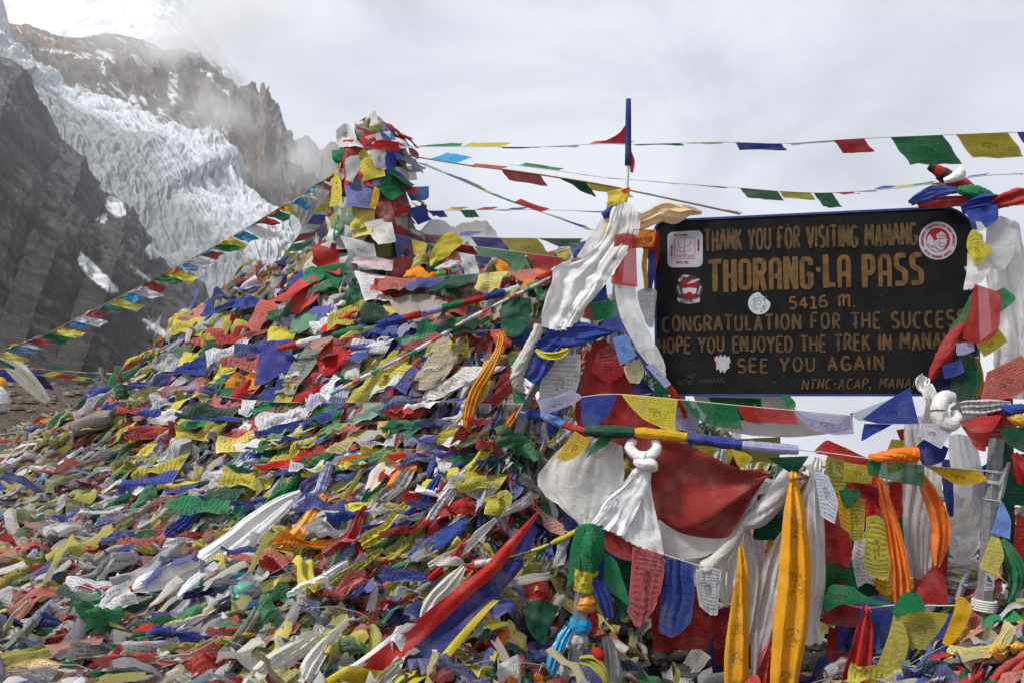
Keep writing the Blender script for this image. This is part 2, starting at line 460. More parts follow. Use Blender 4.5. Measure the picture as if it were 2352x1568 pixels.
flow = np.stack([S * 11 + wv, T * 30 + wv * 5, 0 * S], -1)
crev = 0.65 * ridged(flow, 5, 0.62) + 0.35 * ridged(np.stack([S * 80 + wv * 6, T * 14, 0 * S], -1), 4)
ser = fbm(V / 34.0, 5, 0.55)
h = crev * 8 + ser * 7 + fbm(V / 95.0, 3) * 22
h *= np.clip(1.15 - 0.5 * T, 0.5, 1)
V = disp(V, h)
dirt = np.clip(fbm(np.stack([S * 60, T * 26, 0 * S + 5], -1), 5, 0.65) * 2.6 - 0.15, 0, 1)
side = np.clip((T - 0.36 + 0.25 * np.clip(0.5 - S, 0, 1) * -1 + 0.18 * fbm(np.stack([S * 8, T * 6, 0 * S + 1], -1))) * 5, 0, 1)       # steeper, greyer flank nearer the cliff
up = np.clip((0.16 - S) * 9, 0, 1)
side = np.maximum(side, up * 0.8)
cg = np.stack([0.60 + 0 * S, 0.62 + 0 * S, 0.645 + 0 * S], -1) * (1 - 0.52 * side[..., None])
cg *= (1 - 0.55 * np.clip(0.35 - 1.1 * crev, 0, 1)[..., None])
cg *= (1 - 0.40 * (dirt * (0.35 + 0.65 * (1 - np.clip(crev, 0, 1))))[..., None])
edge_d = np.clip((0.05 - T + 0.05 * fbm(np.stack([S * 40, T * 30, 0 * S + 8], -1))) * 30, 0, 1) * np.clip((S - 0.28) * 8, 0, 1) * np.clip((0.80 - S) * 8, 0, 1)
mor = np.clip(fbm(np.stack([S * 120, T * 60, 0 * S + 9], -1), 4) * 4 + 0.2, 0, 1) * edge_d
cg = cg * (1 - 0.8 * mor[..., None]) + np.array([0.12, 0.115, 0.11]) * 0.8 * mor[..., None]
def ice_mat():
    m, nt, L = new_mat('glacier_ice')
    out = N(nt, 'ShaderNodeOutputMaterial')
    at = N(nt, 'ShaderNodeAttribute', attribute_name='col')
    uv = N(nt, 'ShaderNodeUVMap')
    mp = N(nt, 'ShaderNodeMapping'); mp.inputs['Scale'].default_value = (5.0, 1.6, 1); L(uv.outputs[0], mp.inputs[0])
    n = N(nt, 'ShaderNodeTexNoise', ins={'Scale': 2.2, 'Detail': 9.0, 'Roughness': 0.7, 'Distortion': 0.8}); L(mp.outputs[0], n.inputs['Vector'])
    r = ramp(nt, [(0.30, (0.50, 0.52, 0.54)), (0.58, (0.95, 0.96, 0.98))]); L(n.outputs[0], r.inputs[0])
    c = mixc(nt, 1.0, at.outputs['Color'], r.outputs[0], 'MULTIPLY')
    bp = N(nt, 'ShaderNodeBump', ins={'Strength': 0.7, 'Distance': 3.0}); L(n.outputs[0], bp.inputs['Height'])
    p = N(nt, 'ShaderNodeBsdfPrincipled', ins={'Roughness': 0.75, 'Specular IOR Level': 0.3})
    L(c, p.inputs['Base Color']); L(bp.outputs[0], p.inputs['Normal']); L(p.outputs[0], out.inputs[0])
    return m
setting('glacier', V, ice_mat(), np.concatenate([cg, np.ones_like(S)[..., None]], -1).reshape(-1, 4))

# brown rock ridge behind the glacier
rc = [(-300, -60, 1900), (-60, 30, 1820), (20, 58, 1760), (60, 62, 1740), (100, 75, 1710), (150, 86, 1690), (205, 89, 1660), (240, 80, 1640), (270, 80, 1620), (310, 88, 1590), (350, 103, 1560), (375, 118, 1540), (400, 114, 1520), (440, 122, 1490),
      (490, 140, 1450), (515, 180, 1420), (540, 216, 1390), (558, 222, 1370), (578, 218, 1360), (600, 222, 1340), (620, 240, 1320), (640, 275, 1290), (665, 322, 1250), (700, 385, 1200), (750, 450, 1130), (820, 540, 1050), (900, 640, 980)]
rb = [(-300, 60, 1650), (-60, 100, 1600), (30, 150, 1500), (100, 230, 1400), (180, 275, 1310), (255, 290, 1260), (357, 330, 1180), (425, 355, 1120), (493, 375, 1080), (540, 440, 1020), (592, 510, 950), (660, 560, 880), (720, 680, 800), (820, 760, 740), (950, 820, 690)]
V = slope_sheet(rc, rb, 640, 220, back=(60, 300, -260), bow=60)
S, T = st(V)
but = ridged(np.stack([S * 26 + 0.6 * fbm(np.stack([S * 6, T * 4, 0 * S], -1)), T * 2.2, 0 * S], -1), 5, 0.58)
h = but * 26 + fbm(V / 45.0, 5, 0.6) * 20
pin = np.clip(1 - np.abs(S - 0.665) / 0.05, 0, 1)
h += pin * (ridged(np.stack([S * 130, T * 4, 0 * S], -1), 3) * 20) * np.clip(1.2 - 2 * T, 0, 1)
crest = np.clip(1 - np.abs(T - 8 / 228.0) * 12, 0, 1)
crw = np.clip(1.25 - np.abs(T - 8 / 228.0) * 5, 0, 1) * np.clip((0.60 - S) * 8, 0, 1)
V = disp(V, h * (0.35 + 0.65 * (1 - crest)) * (1 - 0.7 * crw))
V[..., 2] += crest * (fbm(np.stack([S * 40, 0 * S, 0 * S], -1), 4) * 4 + pin * np.maximum(ridged(np.stack([S * 150, 0 * S, 0 * S + 3], -1), 2), -0.2) * 30)
rusty = np.clip(fbm(np.stack([S * 16 + 2, T * 4, 0 * S], -1), 4) * 2.2 + 0.05, 0, 1) * 0.75
c = np.array([0.140, 0.127, 0.115]) * (1 - rusty[..., None]) + np.array([0.225, 0.145, 0.10]) * rusty[..., None]
pale = np.clip((S - 0.70) * 6, 0, 1) * np.clip(fbm(np.stack([S * 20, T * 9, 0 * S + 7], -1)) * 2 + 0.5, 0, 1)
c = c * (1 - pale[..., None] * 0.6) + np.array([0.27, 0.235, 0.20]) * pale[..., None] * 0.6
wx, wy = TOPX(V)
edge = fbm(np.stack([S * 90, T * 70, 0 * S], -1), 4)
sn = np.zeros_like(S)
for b in [(397, 195, 9, 48, 0.05, 2), (243, 125, 26, 14, 0.3), (310, 135, 26, 8, 0.6), (235, 160, 6, 40, -0.1), (490, 150, 26, 4, 0.8), (470, 165, 26, 5, 0.7), (150, 120, 60, 4, 0.1), (180, 130, 26, 5, 0.2), (510, 205, 22, 3, 0.7)]:
    sn = np.maximum(sn, blob(*b))
sn = np.maximum(sn, np.clip((edge - 0.30) * 9, 0, 1) * np.clip((0.40 - T) * 5, 0, 1) * np.clip((0.62 - S) * 6, 0, 1))
sn = np.clip(sn * np.clip(edge * 5 + 0.9, 0, 1), 0, 1)
low = np.clip((T - 0.80 + 0.25 * edge) * 9, 0, 1) * np.clip((S - 0.18) * 10, 0, 1) * np.clip((0.68 - S) * 10, 0, 1)
sn = np.maximum(sn, low * np.clip(edge * 7 + 0.6, 0, 1))
M_BROWN = rock_mat('brown_rock', [(0.30, (0.07, 0.06, 0.054)), (0.5, (0.12, 0.115, 0.11)), (0.72, (0.20, 0.185, 0.17))], snow=True, scale=(4.0, 1.5, 1), nscale=1.8, bump=1.0, bdist=8.0)
setting('mountain_ridge', V, M_BROWN, np.concatenate([c / 0.12, sn[..., None]], -1).reshape(-1, 4))

# snowfield above the ridge
su = [(-400, -520, 2500), (0, -330, 2450), (250, -200, 2400), (400, -60, 2350), (470, 60, 2300), (560, 190, 2250)]
sb = [(-400, 0, 1930), (0, 90, 1830), (100, 110, 1740), (205, 115, 1690), (270, 110, 1650), (350, 130, 1600), (420, 170, 1550), (520, 240, 1480)]
V = slope_sheet(su, sb, 240, 160, back=(60, 400, -300))
S, T = st(V)
V = disp(V, fbm(V / 90.0, 5, 0.6) * 26 + ridged(np.stack([S * 9, T * 22, 0 * S], -1), 4) * 7)
cs = np.ones_like(S)[..., None] * np.array([0.84, 0.85, 0.87]) * (1 - 0.22 * np.clip(fbm(np.stack([S * 34, T * 40, 0 * S], -1), 4) * 3 - 0.4, 0, 1)[..., None])
M_SNOW = simple_mat('snow', (0.70, 0.715, 0.74), rough=0.8, var=0.1, scale=0.02, bump=0.5, bscale=0.08, dist=6)
setting('snowfield', V, M_SNOW, None)

# ridges that fade into the cloud
M_FAR = rock_mat('far_rock', [(0.30, (0.06, 0.055, 0.052)), (0.72, (0.16, 0.145, 0.13))], scale=(3, 1.5, 1), nscale=1.0)
def far_ridge(pts, base_y, d, amp, seed, n=200):
    V = slope_sheet([(x, y, d) for x, y in pts], [(pts[0][0] - 80, base_y, d * 0.7), (pts[-1][0] + 120, base_y, d * 0.7)], n, 70, back=(0, 300, -300))
    S, T = st(V)
    V = disp(V, ridged(np.stack([S * 14, T * 3, 0 * S + seed], -1), 4) * amp + fbm(V / 50.0, 4) * amp * 0.6)
    V[..., 2] += fbm(np.stack([S * 40, 0 * S, 0 * S + seed], -1), 4) * amp * 0.5
    return setting('far_ridge', V, M_FAR, np.array([1, 0.93, 0.86, 0.0]))
far_ridge([(600, 300), (660, 330), (690, 318), (720, 330), (745, 343), (770, 328), (800, 345), (850, 400), (950, 560), (1000, 640)], 780, 2700, 24, 1.0)
far_ridge([(930, 620), (962, 530), (985, 520), (1003, 512), (1020, 526), (1050, 533), (1066, 515), (1080, 511), (1095, 508), (1112, 522), (1135, 545), (1180, 580), (1260, 640), (1330, 700)], 900, 1900, 15, 5.0)

# ------------------------------------------------------------------ ground: pass, gravel rise at the left, valley far below
def ground_z(X, Y):
    r = np.hypot(X, Y)
    left = np.clip((-X - 3.0) / 9.0, 0, 1); left = left * left * (3 - 2 * left)
    far = np.clip((Y - 8) / 14.0, 0, 1)
    z = 0.12 + left * far * 1.62 - 0.0 * X
    edge = 11.0 + 14.0 * np.clip((-X - 2) / 6.0, 0, 1)
    drop = np.clip(Y - edge, 0, None)
    z = z - 0.62 * drop ** 1.08 * np.where(Y > edge, 1, 0)
    dl = np.clip(np.abs(X) - 24, 0, None)
    z = z - 0.3 * dl
    z = z - 1.3 * np.exp(-((X - 1.2) / 2.4) ** 4 - ((Y - 6.6) / 1.75) ** 4)
    return np.maximum(z, -430 + 30 * np.sin(X / 500.0) * np.cos(Y / 600.0))
g = np.sinh(np.linspace(-8.2, 8.2, 341)) ; g = g / g.max() * 3000
gx, gy = np.meshgrid(g, g + 6.0)
gz = ground_z(gx, gy)
near = np.clip(1 - np.hypot(gx, gy - 6) / 60, 0, 1)
gz += near * (fbm(np.stack([gx, gy, 0 * gx], -1) * 0.7, 4) * 0.10 + fbm(np.stack([gx, gy, 0 * gx], -1) * 4, 3) * 0.03)
def gravel_mat():
    m, nt, L = new_mat('gravel')
    out = N(nt, 'ShaderNodeOutputMaterial')
    geo = N(nt, 'ShaderNodeNewGeometry')
    v = N(nt, 'ShaderNodeTexVoronoi', ins={'Scale': 9.0, 'Randomness': 1.0}); L(geo.outputs['Position'], v.inputs['Vector'])
    v2 = N(nt, 'ShaderNodeTexVoronoi', ins={'Scale': 30.0, 'Randomness': 1.0}); L(geo.outputs['Position'], v2.inputs['Vector'])
    n = N(nt, 'ShaderNodeTexNoise', ins={'Scale': 1.2, 'Detail': 8.0, 'Roughness': 0.7}); L(geo.outputs['Position'], n.inputs['Vector'])
    r = ramp(nt, [(0.3, (0.055, 0.042, 0.033)), (0.7, (0.13, 0.10, 0.078))]); L(n.outputs[0], r.inputs[0])
    hs = N(nt, 'ShaderNodeSeparateColor'); L(v2.outputs['Color'], hs.inputs[0])
    hv = N(nt, 'ShaderNodeHueSaturation'); L(r.outputs[0], hv.inputs['Color']); L(math_n(nt, 'ADD', math_n(nt, 'MULTIPLY', hs.outputs[0], 0.9), 0.5), hv.inputs['Value'])
    hgt = math_n(nt, 'ADD', v.outputs['Distance'], math_n(nt, 'MULTIPLY', v2.outputs['Distance'], 0.5))
    bp = N(nt, 'ShaderNodeBump', ins={'Strength': 1.0, 'Distance': 0.05}); bp.invert = True; L(hgt, bp.inputs['Height'])
    p = N(nt, 'ShaderNodeBsdfPrincipled', ins={'Roughness': 0.95, 'Specular IOR Level': 0.15})
    L(hv.outputs[0], p.inputs['Base Color']); L(bp.outputs[0], p.inputs['Normal']); L(p.outputs[0], out.inputs[0])
    return m
M_SOIL = gravel_mat()
o = make_mesh('ground', np.stack([gx, gy, gz], -1), quads(*gx.shape), M_SOIL)
o['kind'] = 'structure'

# ------------------------------------------------------------------ the mound under the flags
CTRL = [ # picture x, y, distance
    (-500, 1700, 4.0), (-100, 1568, 4.2), (400, 1568, 4.2), (800, 1568, 4.2), (1050, 1568, 4.35), (1250, 1568, 4.9), (1500, 1568, 5.9), (1800, 1568, 5.9), (2080, 1568, 4.75), (2400, 1568, 4.3),
    (-300, 1330, 5.8), (0, 1300, 5.6), (400, 1300, 5.4), (800, 1300, 5.2), (1080, 1300, 5.25), (1300, 1380, 6.1), (1600, 1400, 6.7), (1900, 1420, 6.5), (2200, 1410, 5.3), (2450, 1400, 5.0),
    (-300, 1160, 8.6), (0, 1100, 8.5), (300, 1100, 7.2), (600, 1100, 6.3), (900, 1100, 6.05), (1180, 1120, 5.9), (1400, 1180, 6.3), (1800, 1200, 6.8), (2100, 1210, 6.9), (2400, 1200, 6.9),
    (-150, 1052, 10.4), (0, 1040, 10.4), (170, 965, 9.9), (300, 900, 9.1), (500, 900, 7.5), (800, 900, 6.9), (1150, 900, 6.5), (1400, 950, 6.7),
    (380, 812, 8.9), (450, 752, 8.75), (650, 750, 7.8), (1000, 750, 7.5), (1300, 780, 7.4), (1550, 960, 7.4), (1750, 1070, 7.6), (2000, 1110, 7.8), (2200, 1170, 7.6),
    (520, 672, 8.7), (600, 632, 8.6), (700, 612, 8.4), (850, 600, 8.4), (1000, 610, 8.3), (1150, 612, 8.2), (1300, 630, 8.1), (1430, 730, 8.0),
]
cp = PX(*[np.array([c[k] for c in CTRL]) for k in range(3)])
extra = []
for (x, y, d, back) in [(-150, 1052, 10.4, 1.2), (170, 965, 9.9, 1.2), (300, 900, 9.1, 1.2), (380, 812, 8.9, 1.2), (450, 752, 8.75, 1.3), (520, 672, 8.7, 1.4), (650, 620, 8.5, 1.4), (850, 600, 8.4, 1.4), (1050, 610, 8.3, 1.4), (1300, 630, 8.1, 1.4),
                        (1430, 730, 8.0, 1.3), (1550, 960, 7.4, 1.3), (1750, 1070, 7.6, 1.2), (2000, 1110, 7.8, 1.2), (2200, 1170, 7.6, 1.2), (2450, 1190, 7.2, 1.2)]:
    p = PX(x, y, d)
    u = p * np.array([1, 1, 0]); u /= np.linalg.norm(u)
    extra += [p + u * back + np.array([0, 0, -0.75 * back]), p + u * back * 2.4 + np.array([0, 0, -max(0.6, 0.8 * p[2])  - 1.0])]
cp = np.concatenate([cp, np.array(extra)])
_d = np.linalg.norm(cp[:, None, :2] - cp[None, :, :2], axis=-1)
_A = np.zeros((len(cp) + 3, len(cp) + 3))
_A[:len(cp), :len(cp)] = _d - 0.02 * np.eye(len(cp))
_A[:len(cp), len(cp):] = np.concatenate([np.ones((len(cp), 1)), cp[:, :2]], 1)
_A[len(cp):, :len(cp)] = _A[:len(cp), len(cp):].T
_w = np.linalg.solve(_A, np.concatenate([cp[:, 2], np.zeros(3)]))
def mound_z(X, Y):
    X = np.asarray(X, float); Y = np.asarray(Y, float)
    sh = X.shape
    p = np.stack([X.ravel(), Y.ravel()], -1)
    d = np.linalg.norm(p[:, None] - cp[None, :, :2], axis=-1)
    z = d @ _w[:len(cp)] + _w[-3] + p @ _w[-2:]
    q = np.stack([p[:, 0], p[:, 1], 0 * p[:, 0]], -1)
    z = z + 0.10 * fbm(q * 1.5, 3) + 0.07 * ridged(np.stack([p[:, 0] * 1.2 - p[:, 1] * 0.8, p[:, 0] * 2.2 + p[:, 1] * 3.0, 0 * p[:, 0]], -1), 2)
    return z.reshape(sh)
mx, my = np.meshgrid(np.linspace(-8.5, 5.5, 190), np.linspace(2.6, 13.5, 150))
mz = mound_z(mx, my) + fbm(np.stack([mx, my, 0 * mx], -1) * 2.2, 4) * 0.06
out_ = np.maximum(np.clip((-6.5 - mx) / 2, 0, 1), np.clip((mx - 4) / 1.5, 0, 1))
mz = np.maximum(mz, -3.0)
o = make_mesh('mound', np.stack([mx, my, mz], -1), quads(*mx.shape), simple_mat('trodden_cloth', (0.07, 0.062, 0.053), rough=0.95, var=0.6, scale=14, bump=0.9, bscale=22, dist=0.05))
o['kind'] = 'structure'
DS_ = np.arange(3.2, 13.0, 0.03)
def mdepth(x, y):
    """distance along Y where the sight line through (x, y) first meets the mound (or nan)"""
    x = np.atleast_1d(np.asarray(x, float)); y = np.atleast_1d(np.asarray(y, float))
    P_ = PX(x[:, None], y[:, None], DS_[None])
    below = P_[..., 2] < mound_z(P_[..., 0], P_[..., 1])
    k = below.argmax(1)
    d = DS_[k]
    d[~below.any(1)] = np.nan
    return d
def mnormal(X, Y, e=0.08):
    zx = (mound_z(X + e, Y) - mound_z(X - e, Y)) / (2 * e)
    zy = (mound_z(X, Y + e) - mound_z(X, Y - e)) / (2 * e)
    n = np.stack([-zx, -zy, np.ones_like(zx)], -1)
    return n / np.linalg.norm(n, axis=-1, keepdims=True)

# small stones strewn over the bare gravel rise
parts = []
for i in range(620):
    x_, y_ = rng.uniform(-17, -5.5), rng.uniform(9.5, 25)
    z_ = float(ground_z(np.array(x_), np.array(y_)))
    u, v = np.meshgrid(np.linspace(0, 2 * math.pi, 8), np.linspace(0, math.pi, 5))
    S_ = np.stack([np.cos(u) * np.sin(v), np.sin(u) * np.sin(v), np.cos(v)], -1)
    S_ = S_ * (1 + .4 * fbm(S_ * 1.5 + i, 2))[..., None]; S_[:, -1] = S_[:, 0]
    parts.append(((S_ * (0.03 + 0.17 * rng.random() ** 3) * np.array([1, 1, .6]) + np.array([x_, y_, z_ + .03])).reshape(-1, 3), quads(5, 8)))
tag(make_mesh('scree_stones', *join(parts), simple_mat('scree_stone', (.17, .14, .115), rough=.95, var=.55, scale=3, bump=.4), smooth=False), 'small brown stones strewn over the bare gravel rise', 'stones', kind='stuff')
# ------------------------------------------------------------------ cloth: colours, sheets, scarves, rolls
CV = {'R': (0.47, 0.026, 0.022), 'B': (0.035, 0.062, 0.30), 'G': (0.018, 0.185, 0.072), 'Y': (0.62, 0.53, 0.055), 'W': (0.70, 0.70, 0.73),
      'O': (0.78, 0.24, 0.012), 'L': (0.40, 0.40, 0.62), 'P': (0.50, 0.12, 0.10), 'C': (0.025, 0.30, 0.58), 'M': (0.30, 0.022, 0.022), 'N': (0.018, 0.022, 0.12),
      'D': (0.012, 0.075, 0.042), 'E': (0.62, 0.60, 0.55), 'K': (0.80, 0.58, 0.33), 'V': (0.36, 0.34, 0.06), 'A': (0.72, 0.42, 0.02), 'H': (0.36, 0.36, 0.37), 'S': (0.15, 0.28, 0.62),
      'T': (0.03, 0.34, 0.30), 'X': (0.80, 0.80, 0.79), 'I': (0.22, 0.70, 0.16)}
CN = {'R': 'red', 'B': 'blue', 'G': 'green', 'Y': 'yellow', 'W': 'white', 'O': 'orange', 'L': 'lavender', 'P': 'faded red', 'C': 'sky blue', 'M': 'maroon', 'N': 'navy',
      'D': 'dark green', 'E': 'off-white', 'K': 'cream', 'V': 'olive', 'A': 'gold', 'H': 'grey', 'S': 'light blue', 'T': 'teal', 'X': 'bright white', 'I': 'lime'}
def rgba(c, ink=0.0, var=0.0):
    v = np.array(CV[c] if isinstance(c, str) else c, float)
    if var:
        bl = rng.beta(1.0, 9.0)
        v = (v * (1 - bl) + np.array([.50, .49, .47]) * bl) * (1 + rng.normal(0, var)) + rng.normal(0, var * 0.02, 3)
    return np.append(np.clip(v, 0.005, 0.9), ink)
def crumple(V, amp, freq=7.0, fine=0.35):
    if amp <= 0: return V
    n = gnormals(V)
    s = rng.uniform(0, 90, 3)
    h = fbm(V * freq + s, 3) + fine * ridged(V * freq * 2.3 + s, 2)
    return V + n * (amp * h)[..., None]
def pleat(V, n, amp, axis='u', ramp0=0.2, ramp1=1.0, ph=None):
    N_, M_ = V.shape[:2]
    u, v = np.meshgrid(np.linspace(0, 1, M_), np.linspace(0, 1, N_))
    a, b = (u, v) if axis == 'u' else (v, u)
    ph = rng.uniform(0, 6.28) if ph is None else ph
    w = a + 0.06 * np.sin(b * 5 + ph) + 0.03 * np.sin(b * 11 + 2 * ph)
    q = np.stack([w * n * 3.4 + ph * 5, b * 1.1 + ph, 0 * a + ph * 3], -1)
    h = 1.5 * vnoise(q) + 0.8 * ridged(q * np.array([1.7, 1.3, 1]), 2) - 0.3
    return V + gnormals(V) * (amp * h * (ramp0 + (ramp1 - ramp0) * b))[..., None]
def fray(V, amt):
    """ragged lower edge"""
    if amt > 0:
        d = V[-1] - V[-2]
        V[-1] += d * rng.uniform(-0.6, 0.7, (V.shape[1], 1)) * amt
    return V
def sheet_obj(name, V, c, mat=CLOTH, ink=0.0, parent=None, var=0.0):
    n, m = V.shape[:2]
    return make_mesh(name, V, quads(n, m), mat, parent=parent, col=rgba(c, ink, var), uv=grid_uv(n, m))
def tube_obj(name, pts, r, c, mat=CLOTH, ink=0.0, parent=None, k=12, wr=0.25, n=None, flat=1.0):
    """a rolled or twisted cloth: a tube with spiral pleats"""
    pts = np.asarray(pts, float)
    n = n or 28
    r = np.asarray(r, float) * np.ones(len(pts))
    P_ = crom(pts, n); R_ = crom(r[:, None], n)[:, 0]
    k = k + (k // 2 if k > 8 else 0)
    V, Q = tube_mesh(P_, R_, k * 2)
    V = V.reshape(n, k * 2 + 1, 3)
    a = np.linspace(0, 2 * math.pi, k * 2 + 1)[None]
    t = np.linspace(0, 1, n)[:, None]
    L_ = np.linalg.norm(np.diff(P_, axis=0), axis=1).sum() / (R_.mean() + 1e-6)
    ph = rng.uniform(0, 6)
    tw = a + t * L_ * 0.28 + ph
    h = 1.25 * ridged(np.stack([np.cos(tw) * 3.0 + 5 * ph, np.sin(tw) * 3.0, t * L_ * 0.22 + ph + 0 * a], -1), 3, 0.6) - 0.2 + 0.45 * fbm(np.stack([np.cos(a) + 0 * t, np.sin(a) + 0 * t, t * L_ * 0.9 + ph + 0 * a], -1) * 1.4, 3)
    V = P_[:, None] + (V - P_[:, None]) * (1 + wr * h)[..., None]
    V[:, -1] = V[:, 0]
    uv = np.stack(np.meshgrid(np.linspace(0, 1.4, k * 2 + 1), np.linspace(0, 1, n)), -1)[..., ::-1].reshape(-1, 2)
    return make_mesh(name, V.reshape(-1, 3), quads(n, k * 2 + 1), mat, parent=parent, col=rgba(c, ink), uv=uv)

# ------------------------------------------------------------------ prayer-flag strings
def hung_flag(top, hang, h, amp, out, nv=7, curl=0.0, taper=1.0, slide=0.0):
    """a flag below its stretch of cord (top: (nu,3)); hang: direction its cloth takes, out: direction it billows"""
    nu = len(top)
    t = np.linspace(0, 1, nv)[:, None, None]
    u = np.linspace(0, 1, nu)[None, :, None]
    along = top[-1] - top[0]
    ph, k = rng.uniform(0, 6.28), rng.uniform(0.7, 1.4)
    dirs = hang[None, None] + out[None, None] * curl * t
    dirs /= np.linalg.norm(dirs, axis=-1, keepdims=True)
    V = top[None] + np.cumsum(np.concatenate([np.zeros((1, 1, 3)), np.repeat(dirs[1:], 1, 0) * h / (nv - 1)], 0), 0)
    V = V + (u - 0.5) * along * (taper - 1) * t + along * slide * t
    V = V + out * amp * (np.sin(2 * math.pi * (k * t + 0.6 * u) + ph) + 0.5 * np.sin(2 * math.pi * (1.9 * t - 1.1 * u) + 2 * ph)) * np.sqrt(t)
    return V
def flag_string(label, C, spans, group, r=0.0035, mat=None, name='prayer_flag_string', amp=0.02, cat='flag string', nu=7, fmat=CLOTH):
    """C: dense cord points; spans: dicts t0, t1 (fractions), c, h, hang, out, ... or roll radius"""
    root = empty(name, C[0], label, cat, group)
    V, Q = tube_mesh(C, r, 6)
    make_mesh('cord', V, Q, mat or M_CORD, parent=root)
    tt = np.linspace(0, 1, len(C))
    for s in spans:
        t = np.linspace(s['t0'], s['t1'], nu)
        top = np.stack([np.interp(t, tt, C[:, k]) for k in range(3)], -1)
        if s.get('roll'):
            rr = s['roll'] * np.array([0.75, 1.0, 0.9, 1.05, 0.95, 0.8])
            P_ = crom(top, 6) 
            tube_obj('flag', P_, rr, s['c'], mat=fmat, ink=s.get('ink', 0.6), parent=root, k=7, n=18, wr=0.22)
            continue
        hang = np.asarray(s['hang'], float); hang /= np.linalg.norm(hang)
        if rng.random() < .22 and 'taper' not in s: s = dict(s, taper=rng.uniform(.15, .5), slide=rng.uniform(-.3, .5))
        V = hung_flag(top, hang, s['h'] * rng.uniform(.85, 1.2), s.get('amp', amp), np.asarray(s.get('out', (0.15, -1, 0.1)), float), curl=s.get('curl', 0.0), taper=s.get('taper', 1.0), slide=s.get('slide', 0.0), nv=s.get('nv', 8))
        V = crumple(V, 0.008, 9.0)
        V = fray(V, s.get('fray', 0.35))
        sheet_obj('flag', V, s['c'], fmat, ink=s.get('ink', 0.8), parent=root, var=0.13)
    return root
def cord(px, n=120):
    """cord through picture points with distances"""
    a = crom(np.asarray(px, float), n)
    s = np.concatenate([[0], np.cumsum(np.linalg.norm(np.diff(PX(a[:, 0], a[:, 1], a[:, 2]), axis=0), axis=1))])
    t = np.linspace(0, s[-1], n)
    a = np.stack([np.interp(t, s, a[:, k]) for k in range(3)], -1)
    return PX(a[:, 0], a[:, 1], a[:, 2]), a
def spans_px(C, a, items, hang=(0.75, 0.1, -0.5), **kw):
    """items: (x0, x1, colour, height in picture units[, hang])"""
    out = []
    tt = np.linspace(0, 1, len(C))
    for it in items:
        x0, x1, c, h = it[:4]
        o = np.argsort(a[:, 0])
        t0, t1 = np.interp([x0, x1], a[o, 0], tt[o])
        d = np.interp(0.5 * (t0 + t1), tt, a[:, 2])
        out.append(dict(t0=t0, t1=t1, c=c, h=1.7 * max(h, 11) * d / F, hang=it[4] if len(it) > 4 else hang, **kw))
    return out
SKYG = 'prayer flag strings strung through the air'
S_ = []
def sky_string(label, px, items, hang=(0.75, 0.1, -0.5), r=0.003, mat=None, group=SKYG, **kw):
    C, a = cord(px)
    return flag_string(label, C, spans_px(C, a, items, hang, **kw), group, r=r, mat=mat)
UP, DN, RT = (0.9, 0.1, 0.35), (0.6, 0.1, -0.8), (1.0, 0.1, -0.12)
sky_string('topmost flag string, running from the pole head over the sign to the upper corner',
    [(925, 338, 8.3), (1090, 337, 7.8), (1230, 338, 7.4), (1380, 331, 7.0), (1450, 332, 6.8), (1660, 327, 6.3), (1800, 330, 6.0), (1950, 320, 5.7), (2100, 313, 5.5), (2352, 303, 5.1), (2480, 297, 4.9), (3300, 268, 4.3)],
    [(948, 1056, 'G', 16, UP), (1056, 1148, 'Y', 18, UP), (1140, 1225, 'B', 11, RT), (1255, 1330, 'W', 8, RT), (1345, 1438, 'R', 14, UP), (1452, 1555, 'G', 11, RT), (1575, 1655, 'Y', 14, RT),
     (1688, 1795, 'B', 14, DN), (1810, 1905, 'W', 9, RT), (1915, 1985, 'R', 24, DN), (2045, 2165, 'G', 42, DN), (2195, 2315, 'Y', 36, DN), (2335, 2440, 'B', 40, DN)], amp=0.008)
sky_string('thick brown rope with wind-blown flags, slanting from the pole down to the sign top',
    [(905, 350, 8.3), (940, 358, 8.2), (1060, 378, 7.6), (1180, 393, 7.1), (1300, 411, 6.7), (1400, 428, 6.4), (1500, 449, 6.0), (1600, 470, 5.75), (1700, 492, 5.6)],
    [(935, 985, 'Y', 12, RT), (985, 1045, 'C', 30, UP), (1040, 1075, 'H', 9, RT), (1078, 1150, 'R', 12, UP), (1150, 1240, 'R', 16, DN), (1245, 1290, 'W', 12, UP), (1285, 1345, 'D', 22, DN), (1345, 1440, 'Y', 16, DN), (1470, 1560, 'C', 14, RT), (1575, 1660, 'R', 15, RT)],
    r=0.007, mat=M_ROPE, amp=0.012)
sky_string('thin flag line just above the sign, second from the top of the picture',
    [(1170, 378, 7.6), (1290, 394, 7.3), (1380, 407, 7.0), (1450, 413, 6.8), (1560, 422, 6.5), (1700, 432, 6.2), (1800, 440, 6.0), (1900, 443, 5.8), (2020, 436, 5.5), (2120, 425, 5.3), (2250, 405, 5.1), (2420, 395, 4.9), (3300, 350, 4.3)],
    [(1190, 1280, 'G', 10, UP), (1290, 1370, 'Y', 10, RT), (1385, 1465, 'B', 10, RT), (1480, 1545, 'W', 7, RT), (1560, 1655, 'R', 8, RT), (1700, 1785, 'G', 17, DN), (1790, 1862, 'Y', 10, DN), (1868, 1912, 'G', 22, DN),
     (1915, 1955, 'R', 12, RT), (1957, 2000, 'W', 12, RT), (2002, 2044, 'B', 14, UP), (2044, 2085, 'Y', 15, UP), (2088, 2132, 'G', 10, UP), (2135, 2200, 'P', 10, RT), (2212, 2258, 'B', 12, UP), (2322, 2400, 'A', 14, RT)], amp=0.006)
